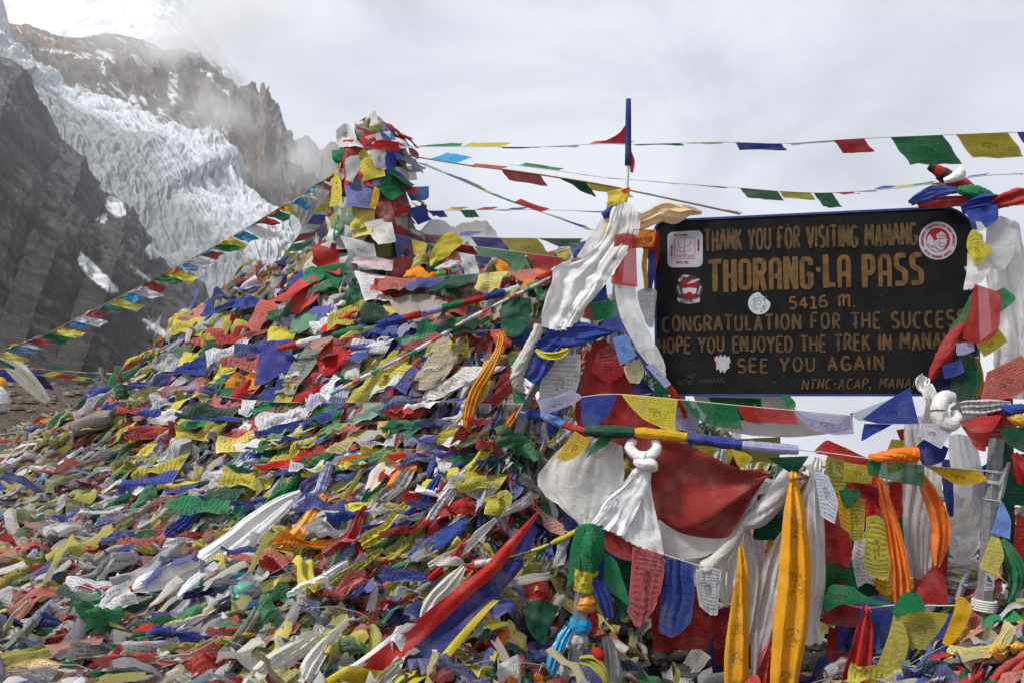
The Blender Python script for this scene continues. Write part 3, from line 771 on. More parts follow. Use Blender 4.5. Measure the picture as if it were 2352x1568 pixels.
sky_string('dull flag string sagging steeply from the pole toward the white scarf',
    [(950, 370, 8.3), (1000, 390, 8.1), (1060, 415, 7.9), (1150, 455, 7.6), (1250, 490, 7.3), (1350, 527, 7.0)],
    [(958, 1008, 'H', 14, RT), (1012, 1085, 'L', 13, RT), (1075, 1125, 'V', 9, RT), (1120, 1172, 'G', 9, RT), (1176, 1242, 'M', 10, UP), (1246, 1290, 'H', 8, RT), (1292, 1332, 'N', 7, RT), (1332, 1356, 'V', 9, RT)], amp=0.006, mat=M_DCORD)
sky_string('nearly level string of tiny flags crossing the mist behind the pole',
    [(895, 488, 8.4), (1020, 484, 8.2), (1200, 482, 8.0), (1390, 486, 7.8)],
    [(905, 935, 'R', 20, DN), (978, 1018, 'B', 12, DN), (1016, 1056, 'A', 14, UP), (1056, 1090, 'G', 9, DN), (1092, 1128, 'R', 9, UP), (1130, 1160, 'W', 7, RT), (1162, 1200, 'B', 8, UP), (1312, 1350, 'A', 8, RT), (1350, 1392, 'G', 8, RT)], amp=0.005)
sky_string('lowest string before the mist, with yellow and green flags touching the white scarf',
    [(930, 536, 8.3), (1020, 541, 8.1), (1170, 547, 7.8), (1340, 548, 7.4)],
    [(935, 1040, 'P', 12, DN), (1040, 1080, 'B', 22, UP), (1080, 1150, 'B', 28, DN), (1150, 1235, 'Y', 34, DN), (1235, 1338, 'G', 16, DN)], amp=0.012)
sky_string('short sagging string with one big green flag and a red one, right above the pile',
    [(1000, 552, 8.1), (1100, 567, 7.9), (1200, 580, 7.7), (1290, 592, 7.5), (1330, 596, 7.4)],
    [(1010, 1085, 'M', 26, DN), (1090, 1205, 'G', 44, (0.35, 0, -0.9)), (1206, 1290, 'R', 30, (0.5, 0, -0.9))], amp=0.015)
seqA = 'WRGYC'
def seq_items(x0, x1, n, cols, h, hang, gap=0.12, jit=0.25):
    w = (x1 - x0) / n
    return [(x0 + w * k, x0 + w * (k + 1 - gap), cols[k % len(cols)], h * rng.uniform(1 - jit, 1 + jit), tuple(np.asarray(hang) + rng.normal(0, 0.13, 3))) for k in range(n)]
sky_string('long bright flag string climbing from the left edge up to the pole across the cliff',
    [(-130, 860, 6.6), (0, 808, 6.8), (96, 773, 7.0), (188, 726, 7.2), (297, 671, 7.4), (424, 604, 7.7), (561, 528, 8.0), (728, 424, 8.3), (780, 392, 8.4)],
    seq_items(-120, 770, 34, ['C', 'W', 'R', 'G', 'Y'], 27, (1.0, 0.1, -0.38), jit=.35) + seq_items(-110, 770, 22, ['R', 'W', 'C', 'Y', 'L', 'G'], 11, (.8, -.2, .25), gap=.35, jit=.5), r=0.007, mat=M_ROPE, amp=0.026, slide=0.12)
sky_string('short steep flag string blown sideways between the pole and the stone cairn',
    [(770, 425, 8.5), (735, 470, 8.55), (700, 520, 8.6), (660, 575, 8.6), (610, 640, 8.6), (585, 668, 8.6)],
    [(x, x + 15, c, 34 * rng.uniform(0.8, 1.15), (1.0, 0.1, 0.12 + rng.normal(0, 0.12))) for x, c in zip(range(592, 770, 16), 'RWNYGRWBYVRG')], amp=0.014)
sky_string('upper of two close flag lines stretching from the left edge to the pile',
    [(-60, 842, 7.8), (0, 844, 8.0), (59, 845, 8.2), (168, 853, 8.5), (244, 857, 8.7), (333, 864, 8.95)],
    [(-40, 0, 'W', 14, RT), (28, 60, 'L', 14, UP), (60, 100, 'R', 8, RT), (100, 135, 'G', 8, UP), (135, 185, 'Y', 9, RT), (190, 215, 'B', 9, RT), (212, 258, 'W', 13, RT), (258, 312, 'R', 11, RT), (312, 348, 'G', 7, RT)], amp=0.008)
sky_string('lower of two close flag lines stretching from the left edge to the pile',
    [(-60, 846, 7.7), (0, 846, 7.9), (40, 853, 8.0), (134, 868, 8.25), (218, 878, 8.4), (290, 886, 8.5), (340, 893, 8.5)],
    [(-20, 22, 'B', 22, DN), (20, 34, 'Y', 10, RT), (34, 62, 'R', 12, DN), (62, 90, 'B', 10, UP), (78, 100, 'N', 26, DN), (92, 118, 'Y', 16, UP), (120, 162, 'R', 10, UP), (148, 180, 'L', 11, RT), (160, 188, 'Y', 9, UP), (186, 216, 'G', 9, UP),
     (198, 232, 'W', 14, UP), (216, 240, 'L', 20, DN), (226, 268, 'Y', 16, UP), (246, 268, 'R', 9, RT), (256, 292, 'W', 13, UP), (280, 312, 'B', 15, UP), (258, 282, 'R', 22, DN), (288, 308, 'G', 28, DN), (303, 330, 'R', 44, (-0.2, -.1, -1))], amp=0.010)

# ------------------------------------------------------------------ strings draped over the mound
def mound_cord(px, lift=0.12, n=70, sag=0.0):
    a = crom(np.asarray(px, float)[:, :2], n)
    a[:, 1] += sag * np.sin(np.linspace(0, math.pi, n))
    d = mdepth(a[:, 0], a[:, 1])
    ok = ~np.isnan(d)
    d = np.interp(np.arange(n), np.arange(n)[ok], d[ok]) if ok.any() else np.full(n, 7.0)
    k = np.ones(15) / 15
    ds = np.convolve(np.pad(d, 7, mode='edge'), k, 'valid')
    d = np.minimum(d - 0.04, ds) - lift
    return PX(a[:, 0], a[:, 1], d), np.concatenate([a, d[:, None]], 1)
FLOWP = np.array([(100, 1100, 18), (200, 1450, 12), (600, 1450, 20), (480, 1220, 42), (900, 1230, 56), (700, 1050, 60), (1100, 1100, 62), (900, 950, 62), (1000, 800, 58), (700, 700, 62), (420, 880, 48), (1150, 1400, 38), (0, 1250, 14), (1700, 1450, 20), (2250, 1480, 35)], float)
def flow_angle(x, y):
    w = 1.0 / ((np.asarray(x)[..., None] - FLOWP[:, 0]) ** 2 + (np.asarray(y)[..., None] - FLOWP[:, 1]) ** 2 + 2000.0)
    return np.radians((w * FLOWP[:, 2]).sum(-1) / w.sum(-1))
DRAPE = 'prayer flag strings draped over the pile'
def drape(label, px, n, cols, size, lift=0.12, roll=0.0, ang=None, sag=0.0, gap=0.0, amp=0.026, r=0.0028, fmat=CLOTH, ink=0.9, mat=M_GCORD, up=0.0, name='prayer_flag_string'):
    if not roll: n = max(6, int(round(n * 0.62)))
    C, a = mound_cord(px, lift, sag=sag)
    spans = []
    for k in range(n):
        t0, t1 = k / n, (k + 1 - gap) / n
        tm = 0.5 * (t0 + t1)
        x, y, d = [np.interp(tm, np.linspace(0, 1, len(a)), a[:, j]) for j in range(3)]
        c = cols[k % len(cols)] if cols else rng.choice(list('RBGYWRBGYWPLVEOD'))
        if roll and rng.random() < 0.85:
            spans.append(dict(t0=t0, t1=t1 + 0.02, c=c, roll=roll * rng.uniform(0.75, 1.25), ink=ink)); continue
        f = (flow_angle(np.array(x), np.array(y)) if ang is None else math.radians(ang)) + rng.normal(0, 0.25)
        p = np.array([np.interp(tm, np.linspace(0, 1, len(C)), C[:, j]) for j in range(3)])
        nrm = mnormal(np.array(p[0]), np.array(p[1]))
        hang = np.array([-math.cos(f), -0.10, -math.sin(f)])
        if up and rng.random() < up: hang = np.array([math.cos(0.7), 0.0, math.sin(0.7) * rng.uniform(0.3, 1.2)])
        hang = hang - nrm * min(0, hang @ nrm) * 0.85 + nrm * rng.uniform(0.0, 0.25)
        spans.append(dict(t0=t0, t1=t1, c=c, h=size * 1.3 * rng.uniform(0.75, 1.25), hang=hang, out=nrm, amp=amp * rng.uniform(0.6, 1.5), curl=rng.uniform(-0.3, 0.5), taper=rng.uniform(0.55, 1.0), slide=rng.uniform(-0.2, 0.35), ink=ink if rng.random() < 0.8 else 0.0))
    return flag_string(label, C, spans, DRAPE, r=r, mat=mat, name=name, nu=7, fmat=fmat)
drape('long level row of printed flags crossing the whole pile to the sign leg', [(325, 893), (470, 906), (620, 922), (800, 924), (1000, 921), (1188, 930)], 36, list('RWBYGGRWBY'), 0.17, lift=0.24, up=0.6, ang=75, amp=0.02)
drape('string of tightly rolled flags rising across the upper pile to the sign', [(640, 800), (760, 772), (900, 738), (1030, 704), (1160, 670), (1240, 640), (1335, 594)], 17, list('RWPGYBRLGRBWYG'), 0.16, lift=0.55, roll=0.030)
drape('thin cord of small pastel pennants climbing the pile toward the white scarf', [(760, 905), (850, 858), (960, 802), (1060, 742), (1160, 690), (1250, 645), (1325, 600)], 34, list('TWKPWTKLWP'), 0.065, lift=0.62, roll=0.012, ink=0.0)
drape('flag string under the red pole cloth, hanging down with large dark flags', [(690, 640), (800, 622), (930, 640), (1060, 632), (1180, 622), (1300, 612)], 15, list('RGWRBDYPOGRWY'), 0.30, lift=0.35, ang=85)
drape('uppermost pile string, bright knotted flags along the skyline beside the pole', [(980, 640), (1040, 622), (1120, 612), (1200, 606), (1290, 600)], 13, list('OIRWSYOGRP'), 0.13, lift=0.18, roll=0.035)
drape('flag string from the cairn stones down across the navy cloth', [(560, 672), (640, 700), (740, 720), (830, 712), (930, 690)], 13, list('BPLGWRBY'), 0.22, lift=0.22, ang=80)
drape('string of hanging flags behind the rolled flags, dark green and maroon', [(700, 800), (830, 790), (960, 770), (1100, 760), (1230, 752)], 16, list('DRBWGMYDRBN'), 0.30, lift=0.3, ang=82)
drape('string with red, white and tan flags hung below the pastel pennants', [(720, 850), (850, 842), (980, 838), (1100, 842), (1220, 838)], 15, list('RWGYBMEWRN'), 0.27, lift=0.22, ang=72)
drape('flag row just below the long white printed row, blue and green flags leading', [(480, 950), (620, 968), (760, 972), (900, 966), (1040, 962), (1180, 966)], 26, list('GBWRGYGVRAG'), 0.19, lift=0.2, ang=60)
drape('third flag row below the long printed row, with grey printed and olive flags', [(560, 1005), (700, 1000), (800, 985), (900, 992), (1010, 1000), (1120, 1002), (1200, 990)], 22, list('WGBVBYHWLBRD'), 0.20, lift=0.2, ang=55)
drape('tattered flag string slanting past the grey rock at the pile edge', [(215, 1010), (290, 960), (350, 930), (430, 905), (520, 880)], 14, list('RGYVBWHP'), 0.20, lift=0.10)
drape('faded flag string above the lime green flag, lying low among rubble', [(40, 1085), (140, 1070), (260, 1045), (370, 1010), (460, 985)], 16, list('PVWHGLER'), 0.17, lift=0.05)
drape('flag string curving down the left shoulder of the pile from the skyline', [(520, 690), (480, 760), (430, 830), (390, 890), (340, 960)], 16, list('YGRWBVPG'), 0.19, lift=0.08)
drape('dense flag string on the skyline shoulder, orange and lime among it', [(430, 772), (470, 730), (510, 690), (560, 660), (620, 650)], 13, list('OIWYRBGL'), 0.17, lift=0.1)
drape('flag row leading to the long white scarf, yellow flags in a line', [(440, 1110), (540, 1090), (640, 1075), (740, 1060), (850, 1060), (960, 1050)], 21, list('YBRGYWLBYG'), 0.19, lift=0.18, ang=45)
drape('flag row above the gold slope scarf, blue and white pairs', [(560, 1060), (680, 1040), (800, 1035), (930, 1030), (1060, 1040), (1180, 1050)], 22, list('WBYRGBWGVR'), 0.20, lift=0.2, ang=50)
drape('steep string of long limp flags beside the white banner, mostly grey and blue', [(1010, 1180), (1080, 1120), (1140, 1065), (1200, 1010)], 14, list('HBWVLRBH'), 0.28, lift=0.18, ang=44)
drape('string of limp flags ending at the top of the striped banner', [(880, 1200), (990, 1175), (1090, 1150), (1180, 1130), (1240, 1125)], 15, list('YBWRVHYPG'), 0.30, lift=0.2, ang=42)
drape('flag string crossing below the long white scarf with green and red flags', [(560, 1300), (680, 1265), (800, 1235), (920, 1215), (1040, 1200)], 18, list('GRBWYOSPG'), 0.24, lift=0.14, ang=40)
drape('flag string hugging the slope above the teal bundle', [(600, 1345), (700, 1325), (810, 1305), (920, 1290), (1020, 1280)], 16, list('GWRYLGBP'), 0.18, lift=0.12, ang=25)
drape('low flag string left of the white scarf, red and green cloth half buried', [(40, 1225), (150, 1205), (260, 1185), (370, 1160), (470, 1130)], 16, list('RGYWBLVP'), 0.18, lift=0.06)
drape('half buried flag string running below the rubble hollow', [(0, 1330), (120, 1305), (240, 1290), (350, 1270), (440, 1230)], 15, list('WBVGRYPH'), 0.2, lift=0.06)
drape('flag string lying under the end of the long white scarf', [(60, 1400), (190, 1385), (320, 1370), (450, 1350), (560, 1330)], 15, list('YGBWRVLG'), 0.2, lift=0.07)
drape('nearest flag string at the lower left corner, deep blue and green', [(-20, 1470), (110, 1450), (240, 1440), (370, 1425), (500, 1400)], 13, list('BGYRWBVG'), 0.22, lift=0.08)
drape('flag string running from the bottom edge up toward the teal bundle', [(330, 1545), (440, 1510), (540, 1475), (650, 1440), (760, 1400), (850, 1370)], 17, list('GRWBVPYC'), 0.22, lift=0.10, ang=25)
drape('flag string passing under the striped banner near the bottom edge', [(560, 1555), (660, 1520), (760, 1485), (850, 1450), (940, 1410)], 14, list('HRGYWBVP'), 0.2, lift=0.10, ang=30)
drape('short string of dark flags in the hollow right of the striped banner', [(1010, 1390), (1090, 1360), (1170, 1330), (1260, 1310), (1330, 1300)], 12, list('DMBNRVDY'), 0.24, lift=0.2, ang=75)
drape('string of ragged flags on the ground beside the wrapped post', [(960, 1500), (1050, 1470), (1140, 1450), (1230, 1440)], 10, list('GRBOYN'), 0.22, lift=0.12, ang=40)
drape('heap string at the foot of the steel post, red and green twisted flags', [(2100, 1500), (2180, 1450), (2260, 1415), (2352, 1400), (2440, 1390)], 13, list('BYGRGDPYW'), 0.22, lift=0.12, ang=40)
drape('flag string at the bottom corner below the steel post', [(2080, 1560), (2170, 1530), (2260, 1500), (2352, 1480), (2430, 1470)], 13, list('YHPBGRWA'), 0.22, lift=0.12, ang=40)

for lab, px, cols in [('drooping flag string closing the gap from the pole foot to the broad white scarf', [(900, 575), (1030, 600), (1160, 606), (1320, 570)], 'RBGYWPG'), ('flag string swagged just above the skyline toward the orange tag', [(940, 548), (1080, 585), (1210, 590), (1350, 552)], 'YGRWBO'),
      ('flag string swagged across the upper pile below the glossy red cloth', [(720, 655), (880, 690), (1060, 690), (1230, 664)], 'WRDBYGP')]:
    a_ = [(x, y, 8.05 - .0009 * (x - 900)) for x, y in px]
    C, a = cord(a_)
    flag_string(lab, C, spans_px(C, a, seq_items(px[0][0] + 5, px[-1][0] - 5, 11, list(cols), 30, (.3, -.1, -.9), gap=.02), amp=.02), DRAPE, r=.003, mat=M_GCORD)
# strings fanning down the slope, one after another round the pile
FAN = [('the skyline shoulder', 'the long grey rock', (505, 690), (300, 985), 'RYGWBV'), ('the skyline shoulder', 'the rubble hollow', (560, 665), (330, 1075), 'BWRYGL'), ('the cairn stones', 'the bright white sheet', (612, 690), (390, 1115), 'GRWYBP'),
       ('the leaning red cloth', 'the long row of printed flags', (668, 720), (500, 1000), 'YBRGWD'), ('the pole foot', 'the big navy cloth', (735, 640), (560, 930), 'RGYBWO'), ('the pole foot', 'the top of the long white scarf', (790, 640), (620, 1120), 'WBGRYV'),
       ('the pole foot', 'the gold slope scarf', (850, 640), (720, 1120), 'GYRWBL'), ('the skyline strings', 'the long tan cloth', (940, 650), (840, 880), 'RDBWYG'), ('the grey-brown sagging cloth', 'the cream slope cloth', (965, 740), (830, 1090), 'BYWRGV'),
       ('the skyline strings', 'the long gold scarf', (1090, 640), (980, 930), 'DRGYBW'), ('the long gold scarf', 'the orange twisted cloth', (1080, 940), (930, 1130), 'YWBGRH'), ('the dark green cloth', 'the long blue cloth', (1200, 790), (1090, 1010), 'RWGBYM'),
       ('the white banner corner', 'the frayed rope end', (1215, 1010), (1060, 1215), 'GBYWRH'), ('the sign brace', 'the long blue cloth', (1150, 950), (960, 1180), 'WYGBVR'), ('the cream slope cloth', 'the teal bundle', (830, 1120), (610, 1330), 'RBWGYP'),
       ('the gold slope scarf', 'the short orange scarf', (640, 1130), (360, 1290), 'BGYRWL'), ('the bright white sheet', 'the left picture edge', (330, 1130), (30, 1270), 'GWRYPB'), ('the long blue cloth', 'the salmon flag', (940, 1250), (700, 1400), 'YRGBWV'),
       ('the frayed rope end', 'the off-white strips', (1020, 1310), (800, 1430), 'BWRGYH'), ('the orange twisted cloth', 'the gold slope scarf', (890, 1100), (740, 1260), 'GYBRWO'), ('the long row of printed flags', 'the lime green flag', (420, 905), (200, 1070), 'RBYGWP'),
       ('the short orange scarf', 'the deep blue cloth ball', (260, 1345), (40, 1460), 'WGRBYV'), ('the teal bundle', 'the crumpled red corner cloth', (520, 1380), (300, 1480), 'YWGRBL'), ('the big navy cloth', 'the long white scarf', (640, 890), (520, 1180), 'GRYBWD'),
       ('the bright red flag', 'the cream slope cloth', (780, 870), (640, 1050), 'WBRYGV'), ('the long tan cloth', 'the orange twisted cloth', (1000, 900), (880, 1060), 'BRGWYO'), ('the tall dark green cloth', 'the sign brace', (1130, 700), (1060, 830), 'RGBMYW'), ('the cairn stones', 'the tattered string by the grey rock', (540, 720), (400, 960), 'YGBRWP')]
for s0, s1, p0, p1, cols in FAN:
    mid = (0.5 * (p0[0] + p1[0]) + rng.uniform(5, 26), 0.5 * (p0[1] + p1[1]) + rng.uniform(4, 22))
    L0 = math.hypot(p0[0] - p1[0], p0[1] - p1[1])
    sc_ = 0.225 if p0[1] < 1100 else 0.19
    drape(f'flag string fanning downslope from {s0} to {s1}', [p0, mid, p1], int(L0 / 27), list(cols), sc_, lift=0.15 + .05 * rng.random(), ang=float(rng.uniform(15, 70)), amp=.03)

# ------------------------------------------------------------------ loose and buried flags
PAL = list('RBGYWPLVEOHMDCSK')
def pal_prob(fade):
    base = np.array([.16, .14, .15, .15, .15, .04, .035, .04, .04, .02, .02, .015, .02, .012, .012, .01])
    old = np.array([.07, .05, .07, .07, .14, .10, .06, .11, .16, .01, .12, .01, .01, .01, .02, .02])
    p = base * (1 - fade) + old * fade
    return p / p.sum()
def fade_at(x, y):
    f = np.where((x < 560) & (y > 985) & (y < 1270), 0.85, 0.10)
    f = np.where((y > 1270) & (x < 1000), 0.36, f)
    return np.where(x > 1250, np.where(x > 2050, 0.08, 0.3), f)
def crumpled(P_, n_, f, Lw, Ww, lift, nx=8, ny=7, tilt=0.45):
    """arrays of crumpled flags: P_ (k,3) places, n_ normals, f flow angle, sizes -> (k,nx,ny,3)"""
    k = len(P_)
    ex = np.array([1.0, 0, 0]) - n_ * n_[:, :1]; ex /= np.linalg.norm(ex, axis=-1, keepdims=True)
    ez = np.array([0, 0, 1.0]) - n_ * n_[:, 2:]; ez = ez / (np.linalg.norm(ez, axis=-1, keepdims=True) + 1e-6)
    ez = np.where((np.abs(n_[:, 2:]) > .97), np.array([0.0, 1.0, 0.25]) * np.ones_like(ez), ez)
    t = ex * np.cos(f)[:, None] + ez * (np.sin(f) / np.maximum(ez[:, 2] * 1.0, .38))[:, None]
    t /= np.linalg.norm(t, axis=-1, keepdims=True)
    s = np.cross(n_, t)
    # tilt the frame a little
    a1, a2 = rng.normal(0, tilt * 0.45, k), rng.normal(0, tilt, k)
    n1 = n_ + t * a1[:, None] + s * a2[:, None]; n1 /= np.linalg.norm(n1, axis=-1, keepdims=True)
    t = t - n1 * (t * n1).sum(-1, keepdims=True); t /= np.linalg.norm(t, axis=-1, keepdims=True)
    s = np.cross(n1, t)
    A, B = np.meshgrid(np.linspace(-.5, .5, nx), np.linspace(-.5, .5, ny), indexing='ij')
    A, B = A[None], B[None]
    R = lambda lo, hi: rng.uniform(lo, hi, (k, 1, 1))
    Lk, Wk = Lw[:, None, None], Ww[:, None, None]
    pin, side = R(-0.1, 0.75), np.where(R(0, 1) < 0.5, 1, -1)
    w = Wk * (1 - pin * (side * A + .5))
    arch, ph, ph2 = R(-0.25, 0.65), R(0, 6.28), R(0, 6.28)
    kb, ka = R(0.8, 2.4), R(0.5, 1.6)
    tw = R(-1.2, 1.2) * A
    b = B * w
    h = arch * w * (0.25 - B * B) * 2 + 0.17 * Wk * np.sin(2 * math.pi * kb * B + ph + A * R(-3, 3)) + 0.07 * Lk * np.sin(2 * math.pi * ka * A + ph2) + 0.05 * Wk * np.sin(9 * A + 13 * B + ph2)
    r1, r2 = R(0, 50), R(0, 50)
    cq = np.stack([A * Lk * 9 + B * R(-2, 2) + r1, B * Wk * 16 + r2, 0 * A + 0 * B + r1 * 1.7], -1)
    h = h + 0.030 * ridged(cq, 2, 0.6) + 0.016 * vnoise(cq * 2.3)
    bb = b * np.cos(tw) - h * np.sin(tw); hh = b * np.sin(tw) + h * np.cos(tw)
    bb = bb + R(-0.5, 0.5) * Lk * (A * A - .08)
    aa = A * Lk * R(0.8, 1.0) + 0.05 * Wk * np.sin(7 * B + ph)
    off = lift[:, None, None]
    return P_[:, None, None] + aa[..., None] * t[:, None, None] + bb[..., None] * s[:, None, None] + (hh + off)[..., None] * n1[:, None, None]
def scatter(k):
    X = rng.uniform(-7.6, 4.6, k * 4); Y = 3.0 + 9.3 * rng.random(k * 4) ** 1.15
    Z = mound_z(X, Y)
    n = mnormal(X, Y)
    x, y = TOPX(np.stack([X, Y, Z], -1))
    fac = (n * (np.array([0, 0, EYE]) - np.stack([X, Y, Z], -1))).sum(-1)
    ok = (x > -300) & (x < 2600) & (y < 1760) & (Z > -1.6) & (fac > -0.6) & (rng.random(k * 4) < np.clip(1 / n[:, 2] / 2.0, 0, 1))
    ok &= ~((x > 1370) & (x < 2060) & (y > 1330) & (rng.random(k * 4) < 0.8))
    i = np.where(ok)[0][:k]
    return X[i], Y[i], Z[i], n[i], x[i], y[i]
X, Y, Z, n_, px_, py_ = scatter(11500)
k = len(X)
f = flow_angle(px_, py_) + rng.normal(0, 0.30, k)
small = np.where((px_ < 520) & (py_ > 990) & (py_ < 1270), 0.75, 1.0)
big = rng.random(k) ** 1.6
Lw = (0.12 + 0.34 * big) * small; Ww = (0.045 + 0.15 * big * rng.uniform(.6, 1.1, k)) * small
lift = rng.uniform(-0.03, 0.055, k)
V = crumpled(np.stack([X, Y, Z], -1), n_, f, Lw, Ww, lift, 9, 8)
fa = fade_at(px_, py_)
ci = np.array([rng.choice(len(PAL), p=pal_prob(a)) for a in fa])
base = np.array([CV[c] for c in PAL])[ci]
dust = np.clip(rng.beta(1.2, 4.4, k) + fa * 0.28 - 0.08, 0, 0.8)[:, None]
colr = (base * (1 - dust) + np.array([0.36, 0.335, 0.29]) * dust) * rng.uniform(0.48, 1.04, (k, 1))
ink = np.where(rng.random(k) < 0.75, 0.85, 0.0)
cola = np.concatenate([colr, ink[:, None]], 1)
nx, ny = V.shape[1:3]
q = quads(nx, ny)
Q = (q[None] + (np.arange(k) * nx * ny)[:, None, None]).reshape(-1, 4)
uvu = np.stack(np.meshgrid(np.linspace(0, 1, nx), np.linspace(0, 1, ny), indexing='ij'), -1).reshape(-1, 2)
o = make_mesh('flag_pile', V.reshape(-1, 3), Q, CLOTH, col=np.repeat(cola, nx * ny, 0), uv=np.tile(uvu, (k, 1)))
X, Y, Z, n_, px_, py_ = scatter(1500)
k = len(X)
V = crumpled(np.stack([X, Y, Z], -1), n_, flow_angle(px_, py_) + rng.normal(0, .35, k), rng.uniform(.45, .95, k), rng.uniform(.035, .085, k), rng.uniform(.0, .07, k), 20, 6, tilt=.7)
c2 = np.array([CV[c] for c in rng.choice(list('RBGYWPLVEHWEV'), k)]); du = rng.beta(2, 3, k)[:, None]
c2 = (c2 * (1 - du) + np.array([.36, .335, .29]) * du) * rng.uniform(.6, 1.05, (k, 1))
q = quads(20, 6); Q = (q[None] + (np.arange(k) * 120)[:, None, None]).reshape(-1, 4)
tag(make_mesh('flag_strips', V.reshape(-1, 3), Q, CLOTH, col=np.repeat(np.concatenate([c2, np.zeros((k, 1))], 1), 120, 0), uv=np.zeros((k * 120, 2))), 'torn strips of cloth tangled through the flag pile', 'cloth strips', kind='stuff')
X, Y, Z, n_, px_, py_ = scatter(170)
parts = []
for i in range(len(X)):
    f0 = flow_angle(px_[i], py_[i]) + rng.normal(0, .5)
    L0 = rng.uniform(.5, 1.7); s = np.linspace(-.5, .5, 14) * L0
    dx, dy = math.cos(f0), 0.6 * math.sin(f0) + .2
    xx = X[i] + s * dx + .05 * np.sin(s * 7 + i); yy = Y[i] + s * dy + .05 * np.cos(s * 6 + i)
    parts.append(tube_mesh(np.stack([xx, yy, mound_z(xx, yy) + rng.uniform(.05, .15) + .03 * np.sin(s * 9 + i)], -1), rng.uniform(.0012, .003), 4))
tag(make_mesh('tangled_cords', *join(parts), M_GCORD), 'loose cords tangled over the flag pile', 'cords', kind='stuff')
tag(o, 'deep pile of crumpled faded prayer flags covering the slope', 'flag pile', kind='stuff')
# ------------------------------------------------------------------ the sign board
def ds(x):
    """distance of the sign plane at picture column x"""
    return 5.30 + (np.asarray(x, float) - 1512.0) / (2225.0 - 1512.0) * (4.88 - 5.30)
_a, _b = PX(1512.0, 900, 5.30), PX(2225.0, 900, 4.88)
BO = np.array([_a[0], _a[1], 0.0])
BU = np.array([_b[0] - _a[0], _b[1] - _a[1], 0.0]); BW = np.linalg.norm(BU); BU /= BW
BZ = np.array([0, 0, 1.0]); BN = np.cross(BU, BZ); BN = BN if BN[1] < 0 else -BN
def onboard(x, y):
    """board coordinates (u, z) where the sight line through (x, y) meets the board"""
    p = PX(x, y, 1.0) - np.array([0, 0, EYE])
    o = np.array([0, 0, EYE])
    t = ((BO - o) @ BN) / (p @ BN)
    h = o + p * t
    return (h - BO) @ BU, h[2]
def B3(u, z, off=0.0):
    return BO + BU * u + BZ * z + BN * off
sign = empty('sign_board', B3(0.85, 1.58), 'large black painted board with gold lettering thanking visitors to the pass', 'sign')
z0, z1 = onboard(1700, 909)[1], onboard(1900, 487)[1]
u0, u1 = onboard(1503, 700)[0], onboard(2247, 700)[0]
def rrect(u0, u1, z0, z1, r, inset=0.0, k=10):
    """outline of the board: corners tl tr br bl"""
    u0, u1, z0, z1 = u0 + inset, u1 - inset, z0 + inset, z1 - inset
    pts = []
    for (cu, cz, a0, rr) in [(u1, z1, 0, r * 1.5), (u0, z1, 90, r * 0.6), (u0, z0, 180, r * 1.1), (u1, z0, 270, r)]:
        rr = max(rr - inset, 0.005)
        su = cu - rr if cu == u1 else cu + rr
        sz = cz - rr if cz == z1 else cz + rr
        for a in np.radians(np.linspace(a0, a0 + 90, k)):
            pts.append((su + rr * math.cos(a), sz + rr * math.sin(a)))
    return np.array(pts)
def slab(name, outline, o0, o1, mat, parent, smooth=False):
    """a plate of given outline between two offsets from the board plane"""
    n = len(outline)
    f = np.array([B3(u, z, o1) for u, z in outline]); b = np.array([B3(u, z, o0) for u, z in outline])
    c1, c0 = f.mean(0), b.mean(0)
    V = np.concatenate([f, b, [c1, c0]])
    T = []
    for i in range(n):
        j = (i + 1) % n
        T += [(i, j, 2 * n), (n + j, n + i, 2 * n + 1), (i, n + i, n + j), (i, n + j, j)]
    return make_mesh(name, V, np.array(T), mat, parent=parent, smooth=False)
out0 = rrect(u0, u1, z0, z1, 0.125)
slab('panel', rrect(u0, u1, z0, z1, 0.125, 0.012), -0.016, 0.0, M_BOARD, sign)
def rim(name, a, b, o0, o1, mat, parent):
    n = len(a)
    R_ = [np.array([B3(u, z, o) for u, z in c]) for c, o in ((a, o0), (a, o1), (b, o1), (b, o0))]
    V = np.concatenate(R_); Q = []
    for i in range(n):
        j = (i + 1) % n
        for s in range(4):
            t = (s + 1) % 4
            Q.append((s * n + i, s * n + j, t * n + j, t * n + i))
    return make_mesh(name, V, np.array(Q), mat, parent=parent, smooth=False)
rim('edge_trim', out0, rrect(u0, u1, z0, z1, 0.125, 0.013), -0.022, 0.006, M_BLUE, sign)

